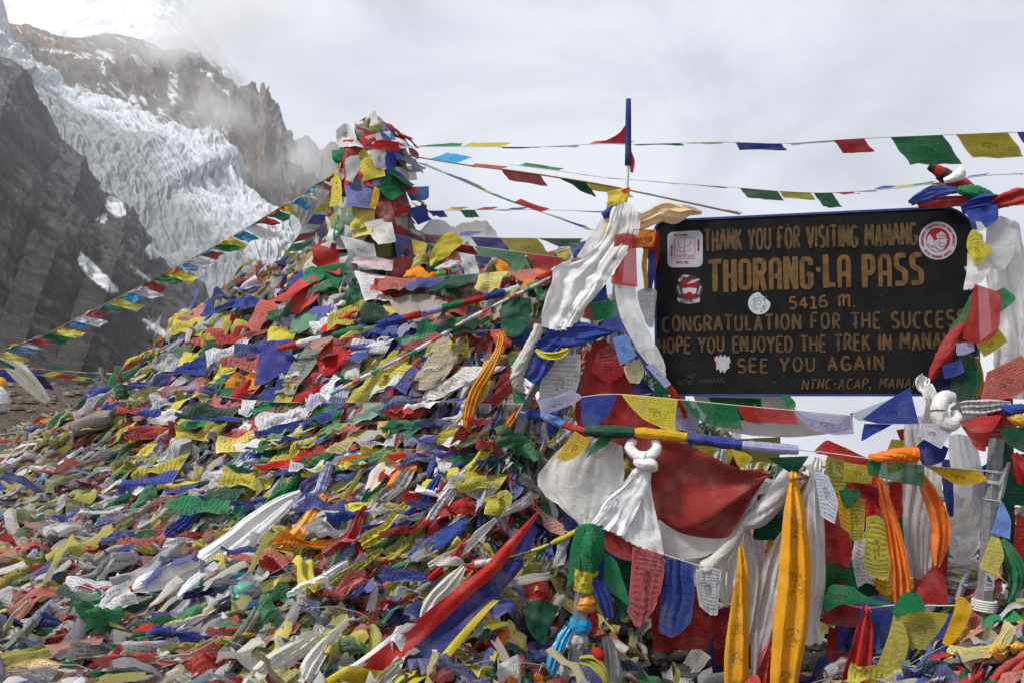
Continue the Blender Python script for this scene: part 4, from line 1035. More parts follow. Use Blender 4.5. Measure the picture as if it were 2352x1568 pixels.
# brush lettering: glyphs as strokes in a unit cell
def arc(cx, cy, rx, ry, a0, a1, k=9):
    a = np.radians(np.linspace(a0, a1, k))
    return [(cx + rx * math.cos(t), cy + ry * math.sin(t)) for t in a]
GL = {
    'A': (0.62, [[(0.02, 0), (0.31, 1)], [(0.31, 1), (0.60, 0)], [(0.13, .33), (0.49, .33)]]),
    'C': (0.60, [arc(.34, .5, .30, .5, 55, 305, 12)]),
    'D': (0.60, [[(.05, 0), (.05, 1)], [(.05, 1)] + arc(.22, .5, .34, .5, 80, -80, 9) + [(.05, 0)]]),
    'E': (0.52, [[(.05, 0), (.05, 1)], [(.05, 1), (.50, 1)], [(.05, .52), (.43, .52)], [(.05, 0), (.50, 0)]]),
    'F': (0.50, [[(.05, 0), (.05, 1)], [(.05, 1), (.48, 1)], [(.05, .52), (.40, .52)]]),
    'G': (0.64, [arc(.34, .5, .30, .5, 50, 325, 12), [(.36, .42), (.62, .42)], [(.60, .42), (.58, .05)]]),
    'H': (0.60, [[(.05, 0), (.05, 1)], [(.55, 0), (.55, 1)], [(.05, .5), (.55, .5)]]),
    'I': (0.18, [[(.09, 0), (.09, 1)]]),
    'J': (0.44, [[(.38, 1), (.38, .25)] + arc(.2, .22, .18, .22, 0, -160, 6)]),
    'K': (0.58, [[(.05, 0), (.05, 1)], [(.52, 1), (.07, .45)], [(.2, .58), (.56, 0)]]),
    'L': (0.48, [[(.05, 1), (.05, 0)], [(.05, 0), (.46, 0)]]),
    'M': (0.74, [[(.05, 0), (.09, 1)], [(.09, 1), (.37, .30)], [(.37, .30), (.65, 1)], [(.65, 1), (.69, 0)]]),
    'N': (0.62, [[(.05, 0), (.05, 1)], [(.05, 1), (.57, 0)], [(.57, 0), (.57, 1)]]),
    'O': (0.66, [arc(.33, .5, .28, .5, 90, 450, 17)]),
    'P': (0.54, [[(.05, 0), (.05, 1)], [(.05, 1)] + arc(.24, .74, .26, .26, 85, -85, 8) + [(.05, .47)]]),
    'R': (0.58, [[(.05, 0), (.05, 1)], [(.05, 1)] + arc(.24, .75, .26, .25, 85, -85, 8) + [(.05, .49)], [(.22, .49), (.55, 0)]]),
    'S': (0.54, [arc(.28, .75, .23, .25, 35, 250, 8) + arc(.27, .26, .24, .26, 80, -150, 9)]),
    'T': (0.58, [[(.29, 0), (.29, 1)], [(.0, 1), (.58, 1)]]),
    'U': (0.60, [[(.05, 1), (.05, .3)] + arc(.30, .28, .25, .28, 190, 350, 8) + [(.55, .3), (.55, 1)]]),
    'V': (0.60, [[(.0, 1), (.30, 0)], [(.30, 0), (.60, 1)]]),
    'Y': (0.58, [[(.0, 1), (.29, .48)], [(.58, 1), (.29, .48)], [(.29, .5), (.29, 0)]]),
    'B': (0.56, [[(.05, 0), (.05, 1)], [(.05, 1)] + arc(.24, .76, .24, .24, 85, -85, 7) + [(.05, .52)], [(.05, .52)] + arc(.26, .26, .27, .26, 85, -85, 7) + [(.05, 0)]]),
    'W': (0.8, [[(0, 1), (.2, 0)], [(.2, 0), (.4, .9)], [(.4, .9), (.6, 0)], [(.6, 0), (.8, 1)]]),
    '5': (0.50, [[(.46, 1), (.12, 1)], [(.12, 1), (.10, .58)], [(.10, .58)] + arc(.24, .30, .24, .30, 110, -140, 10)]),
    '4': (0.56, [[(.38, 0), (.38, 1)], [(.38, 1), (.04, .30)], [(.04, .30), (.56, .30)]]),
    '1': (0.44, [[(.06, .82), (.24, 1)], [(.24, 1), (.22, 0)], [(.0, 0), (.46, 0)]]),
    '6': (0.52, [[(.42, .98)] + arc(.32, .45, .28, .52, 110, 200, 6) + arc(.26, .27, .24, .27, 200, 540, 13)]),
    '9': (0.52, [arc(.26, .72, .22, .26, 0, 360, 13), [(.48, .72), (.40, .0)]]),
    '0': (0.5, [arc(.25, .5, .22, .5, 90, 450, 15)]), '8': (0.5, [arc(.25, .74, .2, .25, -90, 270, 12), arc(.25, .25, .23, .25, 90, 450, 12)]), '2': (0.5, [arc(.25, .72, .22, .27, 160, -40, 8) + [(.02, 0)], [(.02, 0), (.48, 0)]]),
    'm': (0.78, [[(.08, 0), (.05, .95)], [(.07, .70), (.30, 1.0), (.38, .9), (.36, 0)], [(.38, .70), (.60, 1.0), (.70, .9), (.68, .05), (.78, .0)]]),
    '-': (0.34, [[(.04, .48), (.30, .48)]]), '.': (0.2, [[(.06, .04), (.14, .06)]]), ',': (0.2, [[(.12, .08), (.05, -.18)]]), "'": (0.15, [[(.08, 1), (.06, .8)]]), ' ': (0.36, []),
}
def rb_(x0, x1, y0, y1, r=.16, k=5):
    p = []
    for cx, cy, a in ((x1 - r, y1 - r * .5, 0), (x0 + r, y1 - r * .5, 90), (x0 + r, y0 + r * .5, 180), (x1 - r, y0 + r * .5, 270)):
        p += [(cx + r * math.cos(t), cy + .5 * r * math.sin(t)) for t in np.radians(np.linspace(a, a + 90, k))]
    return p + [p[0]]
w_ = .09
BLK = {   # condensed block letters, stroke about a fifth of the height
    'T': (.50, [[(.25, 0), (.25, .94)], [(.0, .93), (.50, .93)]]),
    'H': (.50, [[(w_, 0), (w_, 1)], [(.50 - w_, 0), (.50 - w_, 1)], [(w_, .50), (.50 - w_, .50)]]),
    'O': (.50, [rb_(w_, .50 - w_, .08, .92)]),
    'R': (.50, [[(w_, 0), (w_, 1)], [(w_, .92), (.30, .92), (.40, .85), (.40, .62), (.30, .52), (w_, .52)], [(.28, .52), (.43, 0)]]),
    'A': (.50, [[(w_, 0), (w_, .80), (.16, .91), (.34, .91), (.50 - w_, .80), (.50 - w_, 0)], [(w_, .40), (.50 - w_, .40)]]),
    'N': (.52, [[(w_, 0), (w_, 1)], [(w_ + .02, .96), (.43, .04)], [(.52 - w_, 0), (.52 - w_, 1)]]),
    'G': (.50, [[(.41, .72), (.41, .85), (.34, .92), (.16, .92), (w_, .83), (w_, .17), (.16, .08), (.34, .08), (.41, .17), (.41, .46), (.27, .46)]]),
    '-': (.22, [[(.03, .56), (.19, .56)]]),
    'L': (.42, [[(w_, 1), (w_, .0)], [(w_, .09), (.42, .09)]]),
    'P': (.48, [[(w_, 0), (w_, 1)], [(w_, .92), (.30, .92), (.39, .84), (.39, .52), (.30, .43), (w_, .43)]]),
    'S': (.48, [[(.42, .91), (.15, .91), (w_, .82), (w_, .63), (.16, .54), (.32, .48), (.39, .39), (.39, .17), (.32, .09), (.04, .09)]]),
    ' ': (.26, []),
}
LAYER = [0]
def stroke_strip(path, w, taper=0.0, seedj=0.0):
    """ribbon outline pairs along a 2-D path with brush width w"""
    p = np.array(path, float)
    seg = np.hypot(*np.diff(p, axis=0).T); s = np.concatenate([[0], np.cumsum(seg)])
    if s[-1] < 1e-6: return None
    corner = len(p) > 2
    n = max(4, int(s[-1] / (w * 0.35)) + 2)
    tt = np.unique(np.concatenate([np.linspace(0, s[-1], n), s]))
    q = np.stack([np.interp(tt, s, p[:, k]) for k in (0, 1)], -1)
    if len(q) > 4:
        q[1:-1] = 0.25 * q[:-2] + 0.5 * q[1:-1] + 0.25 * q[2:]
    t = np.gradient(q, axis=0); t /= np.linalg.norm(t, axis=1, keepdims=True) + 1e-9
    nn = np.stack([-t[:, 1], t[:, 0]], -1)
    u = tt / s[-1]
    ww = w * 0.5 * (1 - taper * np.clip((u - 0.6) / 0.4, 0, 1) ** 1.5) * (1 + seedj * np.sin(u * 7 + rng.uniform(0, 6)))
    ww = ww * (0.86 + 0.14 * np.clip(u / 0.1, 0, 1))
    return q - nn * ww[:, None], q + nn * ww[:, None]
def lettering(text, x0, y0, x1, y1, hpx, mat, glyphs=GL, wt=0.16, parent=sign, name='lettering', off=0.0025, taper=0.5, jit=0.025, sp=0.16, slant=0.0):
    """paint a line of text on the board between two picture points on its baseline"""
    ua, za = onboard(x0, y0); ub, zb = onboard(x1, y1)
    h = hpx * (ds((x0 + x1) / 2)) / F
    tot = sum(glyphs[c][0] + sp for c in text) - sp
    parts, cur, lay = [], 0.0, 0
    for c in text:
        wg, strokes = glyphs[c]
        j = rng.normal(0, jit, 2)
        for st_ in strokes:
            a = np.array(st_, float)
            a[:, 0] += slant * a[:, 1]
            a = a + rng.normal(0, jit * 0.5, (1, 2)) + np.array([0, j[1]])
            hor = abs(a[-1, 1] - a[0, 1]) < 0.05
            # map to metres on the board
            fx = (cur + a[:, 0]) / tot
            P2 = np.stack([ua + (ub - ua) * fx, za + (zb - za) * fx + h * a[:, 1]], -1)
            LR = stroke_strip(P2, h * wt * rng.uniform(0.9, 1.1) * (0.85 if hor else 1.0), 0.0 if hor else taper, 0.05)
            if LR is None: continue
            lay += 1
            o = off + (lay % 5) * 0.0003
            l, r = LR
            Vv = np.concatenate([[B3(u, z, o) for u, z in l], [B3(u, z, o) for u, z in r]])
            n = len(l)
            Qq = np.array([(i, i + 1, n + i + 1, n + i) for i in range(n - 1)])
            parts.append((Vv, Qq))
        cur += wg + sp
        if c == ' ' and parts:
            make_mesh(name, *join(parts), mat, parent=parent, smooth=False); parts = []
    V, Q = join(parts)
    return make_mesh(name, V, Q, mat, parent=parent, smooth=False)
lettering('THANK YOU FOR VISITING MANANG', 1619, 577, 2106, 562, 49, M_GOLD2, wt=0.145, taper=0.55, sp=0.20)
lettering('THORANG-LA PASS', 1628, 671, 2122, 656, 77, M_GOLD, glyphs=BLK, wt=0.16, taper=0.0, jit=0.008, sp=0.075)
lettering('5416 m.', 1812, 709, 1966, 704, 26, M_GOLD, wt=0.20, taper=0.3)
lettering('CONGRATULATION FOR THE SUCCESS', 1521, 762, 2218, 750, 35, M_GOLD2, wt=0.185, taper=0.45, sp=0.22)
lettering('HOPE YOU ENJOYED THE TREK IN MANANG', 1512, 811, 2210, 801, 35, M_GOLD2, wt=0.185, taper=0.45, sp=0.19)
lettering('SEE YOU AGAIN', 1695, 855, 2030, 847, 31, M_GOLD2, wt=0.20, taper=0.3, sp=0.26)
lettering('NTNC-ACAP, MANANG', 1842, 893, 2130, 888, 22, M_GOLD2, wt=0.17, taper=0.4, sp=0.22, slant=0.16)
M_FAINT = simple_mat('worn_lettering', (0.032, 0.024, 0.017), rough=0.6, c2=(0.018, 0.017, 0.017), scale=60)
lettering('ART', 1578, 868, 1596, 867, 9, M_FAINT, wt=0.2)
lettering('NTNC MANANG', 1556, 884, 1664, 878, 11, M_FAINT, wt=0.18, slant=0.2)

# stickers and painted emblems
def disc_outline(x, y, r, k=40, sy=1.0, jit=0.0, flat=None):
    out = []
    for a in np.linspace(0, 2 * math.pi, k, endpoint=False):
        rr = r * (1 + rng.normal(0, jit))
        px, py = x + rr * math.cos(a), y - rr * sy * math.sin(a)
        if flat and px - x + (y - py) * 1.1 > flat: 
            e = (px - x + (y - py) * 1.1 - flat) / 2.2
            px, py = px - e, py + e
        out.append(onboard(px, py))
    return np.array(out)
def poly_outline(pts):
    return np.array([onboard(x, y) for x, y in pts])[::-1]
def plate(name, outl, o, mat, parent):
    return slab(name, outl, o - 0.0004, o, mat, parent)
def ink_lines(name, paths, wpx, mat, parent, off, k=1):
    parts = []
    for i, p in enumerate(paths):
        q = np.array([onboard(x, y) for x, y in p])
        LR = stroke_strip(q, wpx * 5.1 / F)
        if LR is None: continue
        l, r = LR; n = len(l); o = off + 0.0001 * (i % 6)
        parts.append((np.concatenate([[B3(u, z, o) for u, z in l], [B3(u, z, o) for u, z in r]]), np.array([(j, j + 1, n + j + 1, n + j) for j in range(n - 1)])))
    V, Q = join(parts)
    return make_mesh(name, V, Q, mat, parent=parent, smooth=False)
def text_paths(text, x0, y0, h, ang=0.0, wsc=1.0, sp=0.2):
    """glyph strokes as picture-plane paths; ang turns the line"""
    out, cur = [], 0.0
    ca, sa = math.cos(ang), math.sin(ang)
    for c in text:
        wg, strokes = GL[c]
        for s in strokes:
            out.append([(x0 + (cur + a) * h * wsc * ca + b * h * sa, y0 + (cur + a) * h * wsc * sa - b * h * ca) for a, b in s])
        cur += wg + sp
    return out
def ring_text(text, x, y, r, h, a0, a1, inward=False):
    out = []
    n = len(text)
    for i, c in enumerate(text):
        a = math.radians(a0 + (a1 - a0) * (i + 0.5) / n)
        wg, strokes = GL[c]
        ux, uy = math.cos(a), math.sin(a)
        tx, ty = (uy, -ux)
        if inward: ux2, uy2, tx, ty = -ux, -uy, -uy, ux
        else: ux2, uy2 = ux, uy
        for s in strokes:
            out.append([(x + r * ux + ((p - wg / 2) * h * tx + (q - .5) * h * ux2), y - (r * uy + ((p - wg / 2) * h * ty + (q - .5) * h * uy2))) for p, q in s])
    return out
# conservation trust plate, upper corner beside the first line
rs = []
for cx, cy, a in ((1601, 543, 0), (1546, 546, 90), (1546, 602, 180), (1601, 601, 270)):
    rs += [(cx + 13 * math.cos(t), cy - 13 * math.sin(t)) for t in np.radians(np.linspace(a, a + 90, 6))]
st1 = plate('emblem_plate', np.array([onboard(x, y) for x, y in rs]), 0.0022, M_STICK, sign)
ink_lines('emblem', [[(1550, 548), (1596, 546), (1596, 590)], [(1596, 590), (1595, 594), (1551, 596), (1549, 592), (1550, 548)], [(1572, 553), (1572, 585)], [(1557, 557), (1561, 569), (1572, 569)], [(1572, 567), (1582, 566), (1588, 554)],
    [(1557, 573), (1561, 579), (1572, 578)], [(1572, 578), (1584, 577), (1589, 570)], [(1570, 552), (1572, 549), (1574, 552)], [(1566, 586), (1578, 586), (1572, 592), (1566, 586)]]
    + [[(1553 + 3.2 * i, 586), (1556 + 3.2 * i, 592)] for i in range(4)] + [[(1580 + 3.2 * i, 592), (1583 + 3.2 * i, 586)] for i in range(4)]
    + text_paths('KING MAHENDRA', 1548, 543, 4.6, 0.0, 0.72) + text_paths('FOR NATURE', 1545, 589, 4.6, -math.pi / 2, 0.75) + text_paths('CONSERVATION', 1602, 551, 4.6, math.pi / 2, 0.62) + text_paths('NEPAL-1982', 1554, 606, 5.5, 0.0, 0.72)
    + [[(1540, 603), (1543, 603)], [(1605, 599), (1608, 599)]], 1.1, M_RED, st1, 0.0026)
# round painted emblem, opposite corner
rx, ry = 2154, 553.5
st2 = plate('emblem_plate', disc_outline(rx, ry, 43.5, 48, jit=0.006), 0.0022, M_STICK, sign)
plate('red_disc', disc_outline(rx + 0, ry - 2, 28, 40), 0.0026, M_RED, st2)
plate('hill', poly_outline([(2127, 559), (2131, 543), (2136, 538), (2141, 548), (2144, 555), (2152, 551), (2156, 545), (2160, 560), (2168, 556), (2172, 566), (2166, 578), (2152, 579), (2136, 572)]), 0.0030, M_STICK, st2)
plate('gate_house', poly_outline([(2150, 540), (2162, 532), (2173, 540), (2171, 541), (2172, 547), (2178, 550), (2174, 552), (2174, 562), (2156, 561), (2157, 550), (2152, 549)]), 0.0034, M_STICK, st2)
ink_lines('emblem', [[(2152, 541), (2172, 541)], [(2152, 548), (2176, 549)], [(2158, 541), (2158, 560)], [(2164, 541), (2164, 546)], [(2168, 541), (2168, 546)], [(2127, 559), (2138, 566), (2148, 569), (2158, 579)], [(2138, 570), (2146, 563), (2154, 572)],
    arc(2163, 563, 6, 5, 0, 330), [(2157, 572), (2160, 578), (2166, 574), (2170, 568)], [(2168, 566), (2174, 572)]] + [arc(2140, 530, 4, 3.4, 150, 330)]
    + ring_text('ANNAPURNA CONSERVATION AREA PROJECT', rx, ry, 36.5, 5.4, 200, -20) + ring_text('ACAP MANANG NEPAL', rx, ry, 36.5, 5.4, 215, 325, True) + [[(2186, 556), (2189, 556)], [(2118, 560), (2121, 560)]], 1.1, M_RED, st2, 0.0038)
# motorcycle-helmet sticker
hx, hy = 1583, 664
st3 = plate('helmet_sticker', poly_outline([(1554, 655), (1561, 640), (1570, 631), (1583, 630), (1596, 634), (1606, 642), (1613, 655), (1616, 666), (1611, 678), (1608, 694), (1598, 698), (1583, 699), (1566, 697), (1557, 690), (1556, 678), (1551, 667)]), 0.0022, M_DARK, sign)
plate('helmet', poly_outline([(1564, 658), (1566, 646), (1575, 641), (1592, 641), (1600, 647), (1602, 660), (1600, 678), (1592, 688), (1583, 690), (1573, 686), (1565, 676)]), 0.0026, M_RED, st3)
plate('visor', poly_outline([(1567, 663), (1583, 661), (1600, 663), (1599, 673), (1593, 676), (1583, 670), (1574, 676), (1568, 673)]), 0.0030, M_STICK2, st3)
plate('peak', poly_outline([(1576, 653), (1590, 644), (1606, 640), (1607, 643), (1593, 650)]), 0.0030, M_STICK, st3)
plate('banner', poly_outline([(1557, 644), (1569, 631), (1584, 633), (1580, 637), (1570, 638), (1561, 648)]), 0.0030, M_STICK, st3)
plate('banner', poly_outline([(1555, 684), (1566, 689), (1583, 690), (1600, 688), (1608, 683), (1607, 694), (1583, 698), (1558, 694)]), 0.0032, M_STICK, st3)
ink_lines('wording', text_paths('RIDE', 1563, 643, 6.0, -0.55, 0.85), 1.2, M_RED, st3, 0.0036)
ink_lines('wording', text_paths('ADVENTURE', 1562, 695, 5.2, -0.03, 0.85), 1.1, M_DARK, st3, 0.0037)
ink_lines('chain', [arc(1558 + 1.5 * i, 660 + 5 * i, 1.8, 2.0, 0, 300, 6) for i in range(4)] + [arc(1609 - 1.5 * i, 660 + 5 * i, 1.8, 2.0, 0, 300, 6) for i in range(4)], 1.3, M_STICK2, st3, 0.0028)
# round grey sticker with a peeling corner, torn white sticker
st4 = plate('round_sticker', disc_outline(1744, 697, 25.5, 40, flat=27), 0.0024, M_STICK2, sign)
sk = [arc(1744, 697, 13, 13, 0, 360, 22)]
for i in range(44):
    a, r = rng.uniform(0, 6.28), 19 * math.sqrt(rng.random())
    x, y = 1744 + r * math.cos(a), 697 + r * math.sin(a)
    sk.append([(x, y), (x + rng.normal(0, 3), y + rng.normal(0, 3)), (x + rng.normal(0, 3), y + rng.normal(0, 3))])
ink_lines('seal', sk, 0.9, simple_mat('seal_ink', (0.10, 0.12, 0.15), rough=0.6), st4, 0.0028)
tp = [(1641 + rng.uniform(-2, 2), 834)]
ty = [(1641, 822), (1647, 816), (1650, 821), (1655, 813), (1660, 820), (1665, 814), (1669, 820), (1675, 817), (1678, 830), (1674, 838), (1676, 844), (1669, 848), (1664, 857), (1660, 850), (1655, 856), (1651, 846), (1646, 850), (1644, 838)]
st5 = plate('torn_sticker', poly_outline(ty), 0.0022, M_STICK, sign)
plate('red_patch', poly_outline([(1642, 830), (1645, 828), (1646, 842), (1643, 846)]), 0.0026, M_RED, st5)
plate('paper_scrap', poly_outline([(2214, 613), (2222, 611), (2231, 612), (2230, 620), (2217, 622)]), 0.0022, M_STICK, sign)
# chips and specks in the paint
parts = []
for i in range(46):
    x, y = rng.uniform(1530, 2190), rng.uniform(500, 895)
    u, z = onboard(x, y); s_ = rng.uniform(0.0007, 0.0022)
    q = np.array([B3(u - s_, z - s_, .0021), B3(u + s_ * rng.uniform(.3, 2), z - s_ * .5, .0021), B3(u + s_, z + s_, .0021), B3(u - s_ * .5, z + s_ * rng.uniform(.5, 2), .0021)])
    parts.append((q, np.array([[0, 1, 2, 3]])))
make_mesh('paint_chips', *join(parts), simple_mat('chip', (0.30, 0.29, 0.28)), parent=sign, smooth=False)

# ------------------------------------------------------------------ posts
def beam(a, b, w, d, face=None):
    """square tube from a to b"""
    a, b = np.asarray(a, float), np.asarray(b, float)
    t = b - a; L_ = np.linalg.norm(t); t /= L_
    s = np.array([1.0, 0.12, 0]) if face is None else np.asarray(face, float)
    s = s - t * (s @ t); s /= np.linalg.norm(s)
    n = np.cross(t, s)
    V = []
    rr = 0.12
    prof = [(-1, -1 + rr), (-1 + rr, -1), (1 - rr, -1), (1, -1 + rr), (1, 1 - rr), (1 - rr, 1), (-1 + rr, 1), (-1, 1 - rr)]
    for p in (a, b):
        for u, v in prof: V.append(p + s * u * w / 2 + n * v * d / 2)
    k = len(prof)
    Q = [(i, (i + 1) % k, k + (i + 1) % k, k + i) for i in range(k)]
    Q += [(0, 1, 2, 3), (0, 3, 4, 7), (4, 5, 6, 7), (8 + 3, 8 + 2, 8 + 1, 8 + 0), (8 + 7, 8 + 4, 8 + 3, 8 + 0), (8 + 7, 8 + 6, 8 + 5, 8 + 4)]
    return np.array(V), np.array(Q)
def wrap_ring(c, t, r, turns, pitch, thick, mat, parent, name, k=14, squash=1.0):
    a = np.linspace(0, turns * 2 * math.pi, int(turns * k) + 1)
    t = np.asarray(t, float) / np.linalg.norm(t)
    s = np.cross(t, [0, 1.0, 0]); s /= np.linalg.norm(s); n = np.cross(t, s)
    P_ = np.asarray(c)[None] + (np.cos(a)[:, None] * s + np.sin(a)[:, None] * n * squash) * r + t[None] * (a[:, None] / (2 * math.pi) * pitch)
    V, Q = tube_mesh(P_, thick, 6)
    return make_mesh(name, V, Q, mat, parent=parent)
pt, pb = PX(2289, 1006, 4.72), PX(2259, 1402, 4.72)
post = empty('steel_post', pb, 'bare square steel post tied with wire at the far end of the sign', 'post')
pb2 = pb - (pt - pb) * 0.35
V, Q = beam(pb2, pt, 0.058, 0.058); make_mesh('tube', V, Q, M_STEEL, parent=post, smooth=False)
ax = (pt - pb) / np.linalg.norm(pt - pb)
for f_, tn in ((0.80, 1.6), (0.735, 2.6), (0.64, 1.0)):
    wrap_ring(pb + (pt - pb) * f_, ax + np.array([.05, 0, 0]), 0.043, tn, 0.006, 0.0025, M_CORD, post, 'wire')
wrap_ring(pb + (pt - pb) * 0.005, ax, 0.056, 4.5, 0.012, 0.009, M_CORD, post, 'rope_binding')
fx = np.cross(ax, [1.0, 0.12, 0]); fx = fx / np.linalg.norm(fx); fx = fx if fx[1] < 0 else -fx
sx_ = np.array([1.0, 0.12, 0]); sx_ = sx_ - ax * (sx_ @ ax); sx_ /= np.linalg.norm(sx_)
def on_post(u, v, o):
    return pb + ax * v + sx_ * u + fx * (0.029 + o)
H1, H0 = 0.255, 0.115
make_mesh('paper_sticker', np.array([on_post(-.027, H0, .001), on_post(.027, H0 + .004, .001), on_post(.028, H1 - .02, .001), on_post(-.022, H1, .001)]), np.array([[0, 1, 2, 3]]), simple_mat('white_paper', (0.66, 0.67, 0.68)), parent=post, smooth=False)
make_mesh('printed_shape', np.array([on_post(-.018, .165, .002), on_post(.018, .160, .002), on_post(.024, .185, .002), on_post(.006, .182, .002), on_post(-.015, .200, .002)]), np.array([[0, 1, 3, 4], [1, 2, 3, 3]])[:1], simple_mat('slate_ink', (0.09, 0.12, 0.16)), parent=post, smooth=False)
parts = []
for txt, zb, hh, wid in (('ONE', .140, .015, .044), ('FAMOUS', .122, .008, .046)):
    tot = sum(GL[c][0] + .18 for c in txt); cur = 0
    for c in txt:
        for s in GL[c][1]:
            q = np.array([(-.022 + wid * (cur + a) / tot, zb + hh * b) for a, b in s])
            LR = stroke_strip(q, hh * .17)
            if LR is None: continue
            l, r = LR; n = len(l); o = .0022 + .0001 * (len(parts) % 5)
            parts.append((np.array([on_post(u, v, o) for u, v in l] + [on_post(u, v, o) for u, v in r]), np.array([(j, j + 1, n + j + 1, n + j) for j in range(n - 1)])))
        cur += GL[c][0] + .18
make_mesh('sticker_wording', *join(parts), simple_mat('text_ink', (0.05, 0.05, 0.06)), parent=post, smooth=False)
t2, b2 = PX(2306, 530, 4.97), PX(2318, 1330, 5.02)
rp = empty('rear_post', b2, 'dark square post standing close behind the bare steel post and the long white scarf', 'post')
V, Q = beam(b2 - (t2 - b2) * .3, t2, 0.05, 0.05); make_mesh('tube', V, Q, simple_mat('dark_steel', (0.035, 0.034, 0.034), rough=0.6), parent=rp, smooth=False)
# ------------------------------------------------------------------ the flag-draped pole on top of the pile
PD = 8.35
pole_b, pole_t = PX(850, 640, PD), PX(857, 268, PD)
pole = empty('flag_draped_pole', pole_b, 'tall pole on top of the pile, thickly wrapped in prayer flags', 'flag pole', None)
V, Q = tube_mesh(np.stack([pole_b + (pole_t - pole_b) * t for t in np.linspace(-.2, 1, 12)]), np.linspace(0.05, 0.035, 12), 10)
make_mesh('pole', V, Q, M_WOOD, parent=pole)
mpx = PD / F
def prad(t):      # radius of the bundle against height, top is 1
    return np.interp(t, [-.1, 0.0, 0.2, 0.4, 0.6, 0.78, 0.86, 0.93, 1.0], [190, 160, 124, 100, 80, 72, 70, 46, 14]) * mpx
tt = np.linspace(-.1, 1.0, 44); aa = np.linspace(0, 2 * math.pi, 49)
T2, A2 = np.meshgrid(tt, aa, indexing='ij')
ctr = pole_b + (pole_t - pole_b) * T2[..., None]
rr = prad(T2) * 0.80 * (1 + 0.16 * np.sin(7 * A2 + 9 * T2) + 0.10 * np.sin(13 * A2 - 14 * T2) + 0.22 * fbm(np.stack([np.cos(A2) * 2, np.sin(A2) * 2, T2 * 5], -1), 3))
V = ctr + rr[..., None] * np.stack([np.cos(A2), 0.9 * np.sin(A2), 0 * A2], -1)
V[:, -1] = V[:, 0]
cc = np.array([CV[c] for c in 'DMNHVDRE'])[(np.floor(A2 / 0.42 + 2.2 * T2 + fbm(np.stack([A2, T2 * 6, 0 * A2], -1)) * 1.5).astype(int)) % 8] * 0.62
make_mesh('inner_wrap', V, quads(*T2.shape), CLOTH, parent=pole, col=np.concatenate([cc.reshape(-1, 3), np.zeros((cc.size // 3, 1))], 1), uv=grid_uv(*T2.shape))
def pole_pt(x, y, o=0.0):
    """a point on the front of the bundle seen at (x, y), o nearer"""
    p = PX(x, y, PD)
    t = (p[2] - pole_b[2]) / (pole_t[2] - pole_b[2])
    r = prad(t); dx = p[0] - (pole_b[0] + (pole_t[0] - pole_b[0]) * t)
    back = 0.8 * math.sqrt(max(0.0, r * r - dx * dx))
    return PD - back - o
NF = 98
for k in range(NF):
    t = (k + rng.random()) / NF * 0.93 + 0.02
    a = rng.uniform(-0.2, math.pi + 0.2) if k % 5 else rng.uniform(math.pi, 2 * math.pi)
    c0 = pole_b + (pole_t - pole_b) * t
    r = prad(t) * rng.uniform(0.9, 1.08)
    da = rng.uniform(0.35, 0.75) * (0.085 / r + 0.35)
    drop = rng.uniform(-0.10, 0.10)
    top = np.array([c0 + np.array([math.cos(x) * r, -0.9 * math.sin(x) * r, drop * (i / 6 - .5)]) for i, x in enumerate(np.linspace(a + da, a - da, 7))])
    outv = np.array([math.cos(a), -math.sin(a), 0.1])
    right = max(0.0, math.cos(a))
    hang = np.array([0.12 + 0.9 * right * rng.random(), 0, -1 + 0.55 * right * rng.random()]) + outv * rng.uniform(0.02, 0.28) + rng.normal(0, .12, 3)
    hang /= np.linalg.norm(hang)
    V = hung_flag(top, hang, rng.uniform(0.18, 0.36), 0.022, outv, nv=9, curl=rng.uniform(-.3, .4), taper=rng.uniform(0.35, 1.0), slide=rng.uniform(-.3, .3))
    V = crumple(V, 0.016, 8.0)
    sheet_obj('flag', V, rng.choice(list('RGBYWRGEWHVBMYSLOA')), ink=0.75 if rng.random() < .7 else 0, parent=pole, var=0.1)
def ppatch(rows, c, mat=CLOTH, ink=0.3, o=0.05, amp=0.02, n=14, m=14, fr=7.0, fold=None):
    R_ = np.array([[(x, y, pole_pt(x, y, o)) for x, y in r] for r in rows])
    G = crom(crom(R_, n, 0), m, 1)
    V = PX(G[..., 0], G[..., 1], G[..., 2])
    if fold: V = pleat(V, *fold)
    V = crumple(V, amp, fr)
    return sheet_obj('cloth', V, c, mat, ink=ink, parent=pole)
# knotted cloth on the head of the pole
ppatch([[(772, 300), (790, 285), (812, 283)], [(772, 320), (795, 310), (820, 318)], [(778, 340), (806, 338), (838, 341)]], 'W', ink=0.9, o=0.12, amp=0.03)
ppatch([[(840, 270), (852, 256), (864, 258)], [(838, 282), (852, 278), (868, 280)], [(842, 288), (854, 290), (864, 288)]], 'W', ink=0.6, o=0.02, amp=0.02)
tube_obj('cloth', [PX(x, y, PD - .1) for x, y in [(856, 284), (866, 292), (878, 303), (889, 308)]], np.array([9, 14, 12, 5]) * mpx, 'E', SILK, parent=pole)
tube_obj('cloth', [PX(x, y, PD - .1) for x, y in [(838, 286), (826, 292), (815, 300)]], np.array([8, 9, 6]) * mpx, 'E', SILK, parent=pole)
ppatch([[(846, 340), (870, 322), (900, 324), (930, 330)], [(846, 342), (880, 332), (910, 334), (936, 336)], [(850, 343), (880, 345), (905, 348), (925, 348)]], 'R', ink=0.2, o=0.14, amp=0.02)
ppatch([[(762, 345), (800, 342)], [(764, 362), (800, 368)], [(772, 376), (812, 374)]], 'G', o=0.08)
ppatch([[(853, 346), (886, 346)], [(855, 365), (888, 368)], [(860, 384), (886, 390)]], 'W', ink=1.0, o=0.10)
ppatch([[(886, 350), (915, 352)], [(884, 372), (912, 366)], [(888, 405), (902, 392)]], 'B', o=0.12)
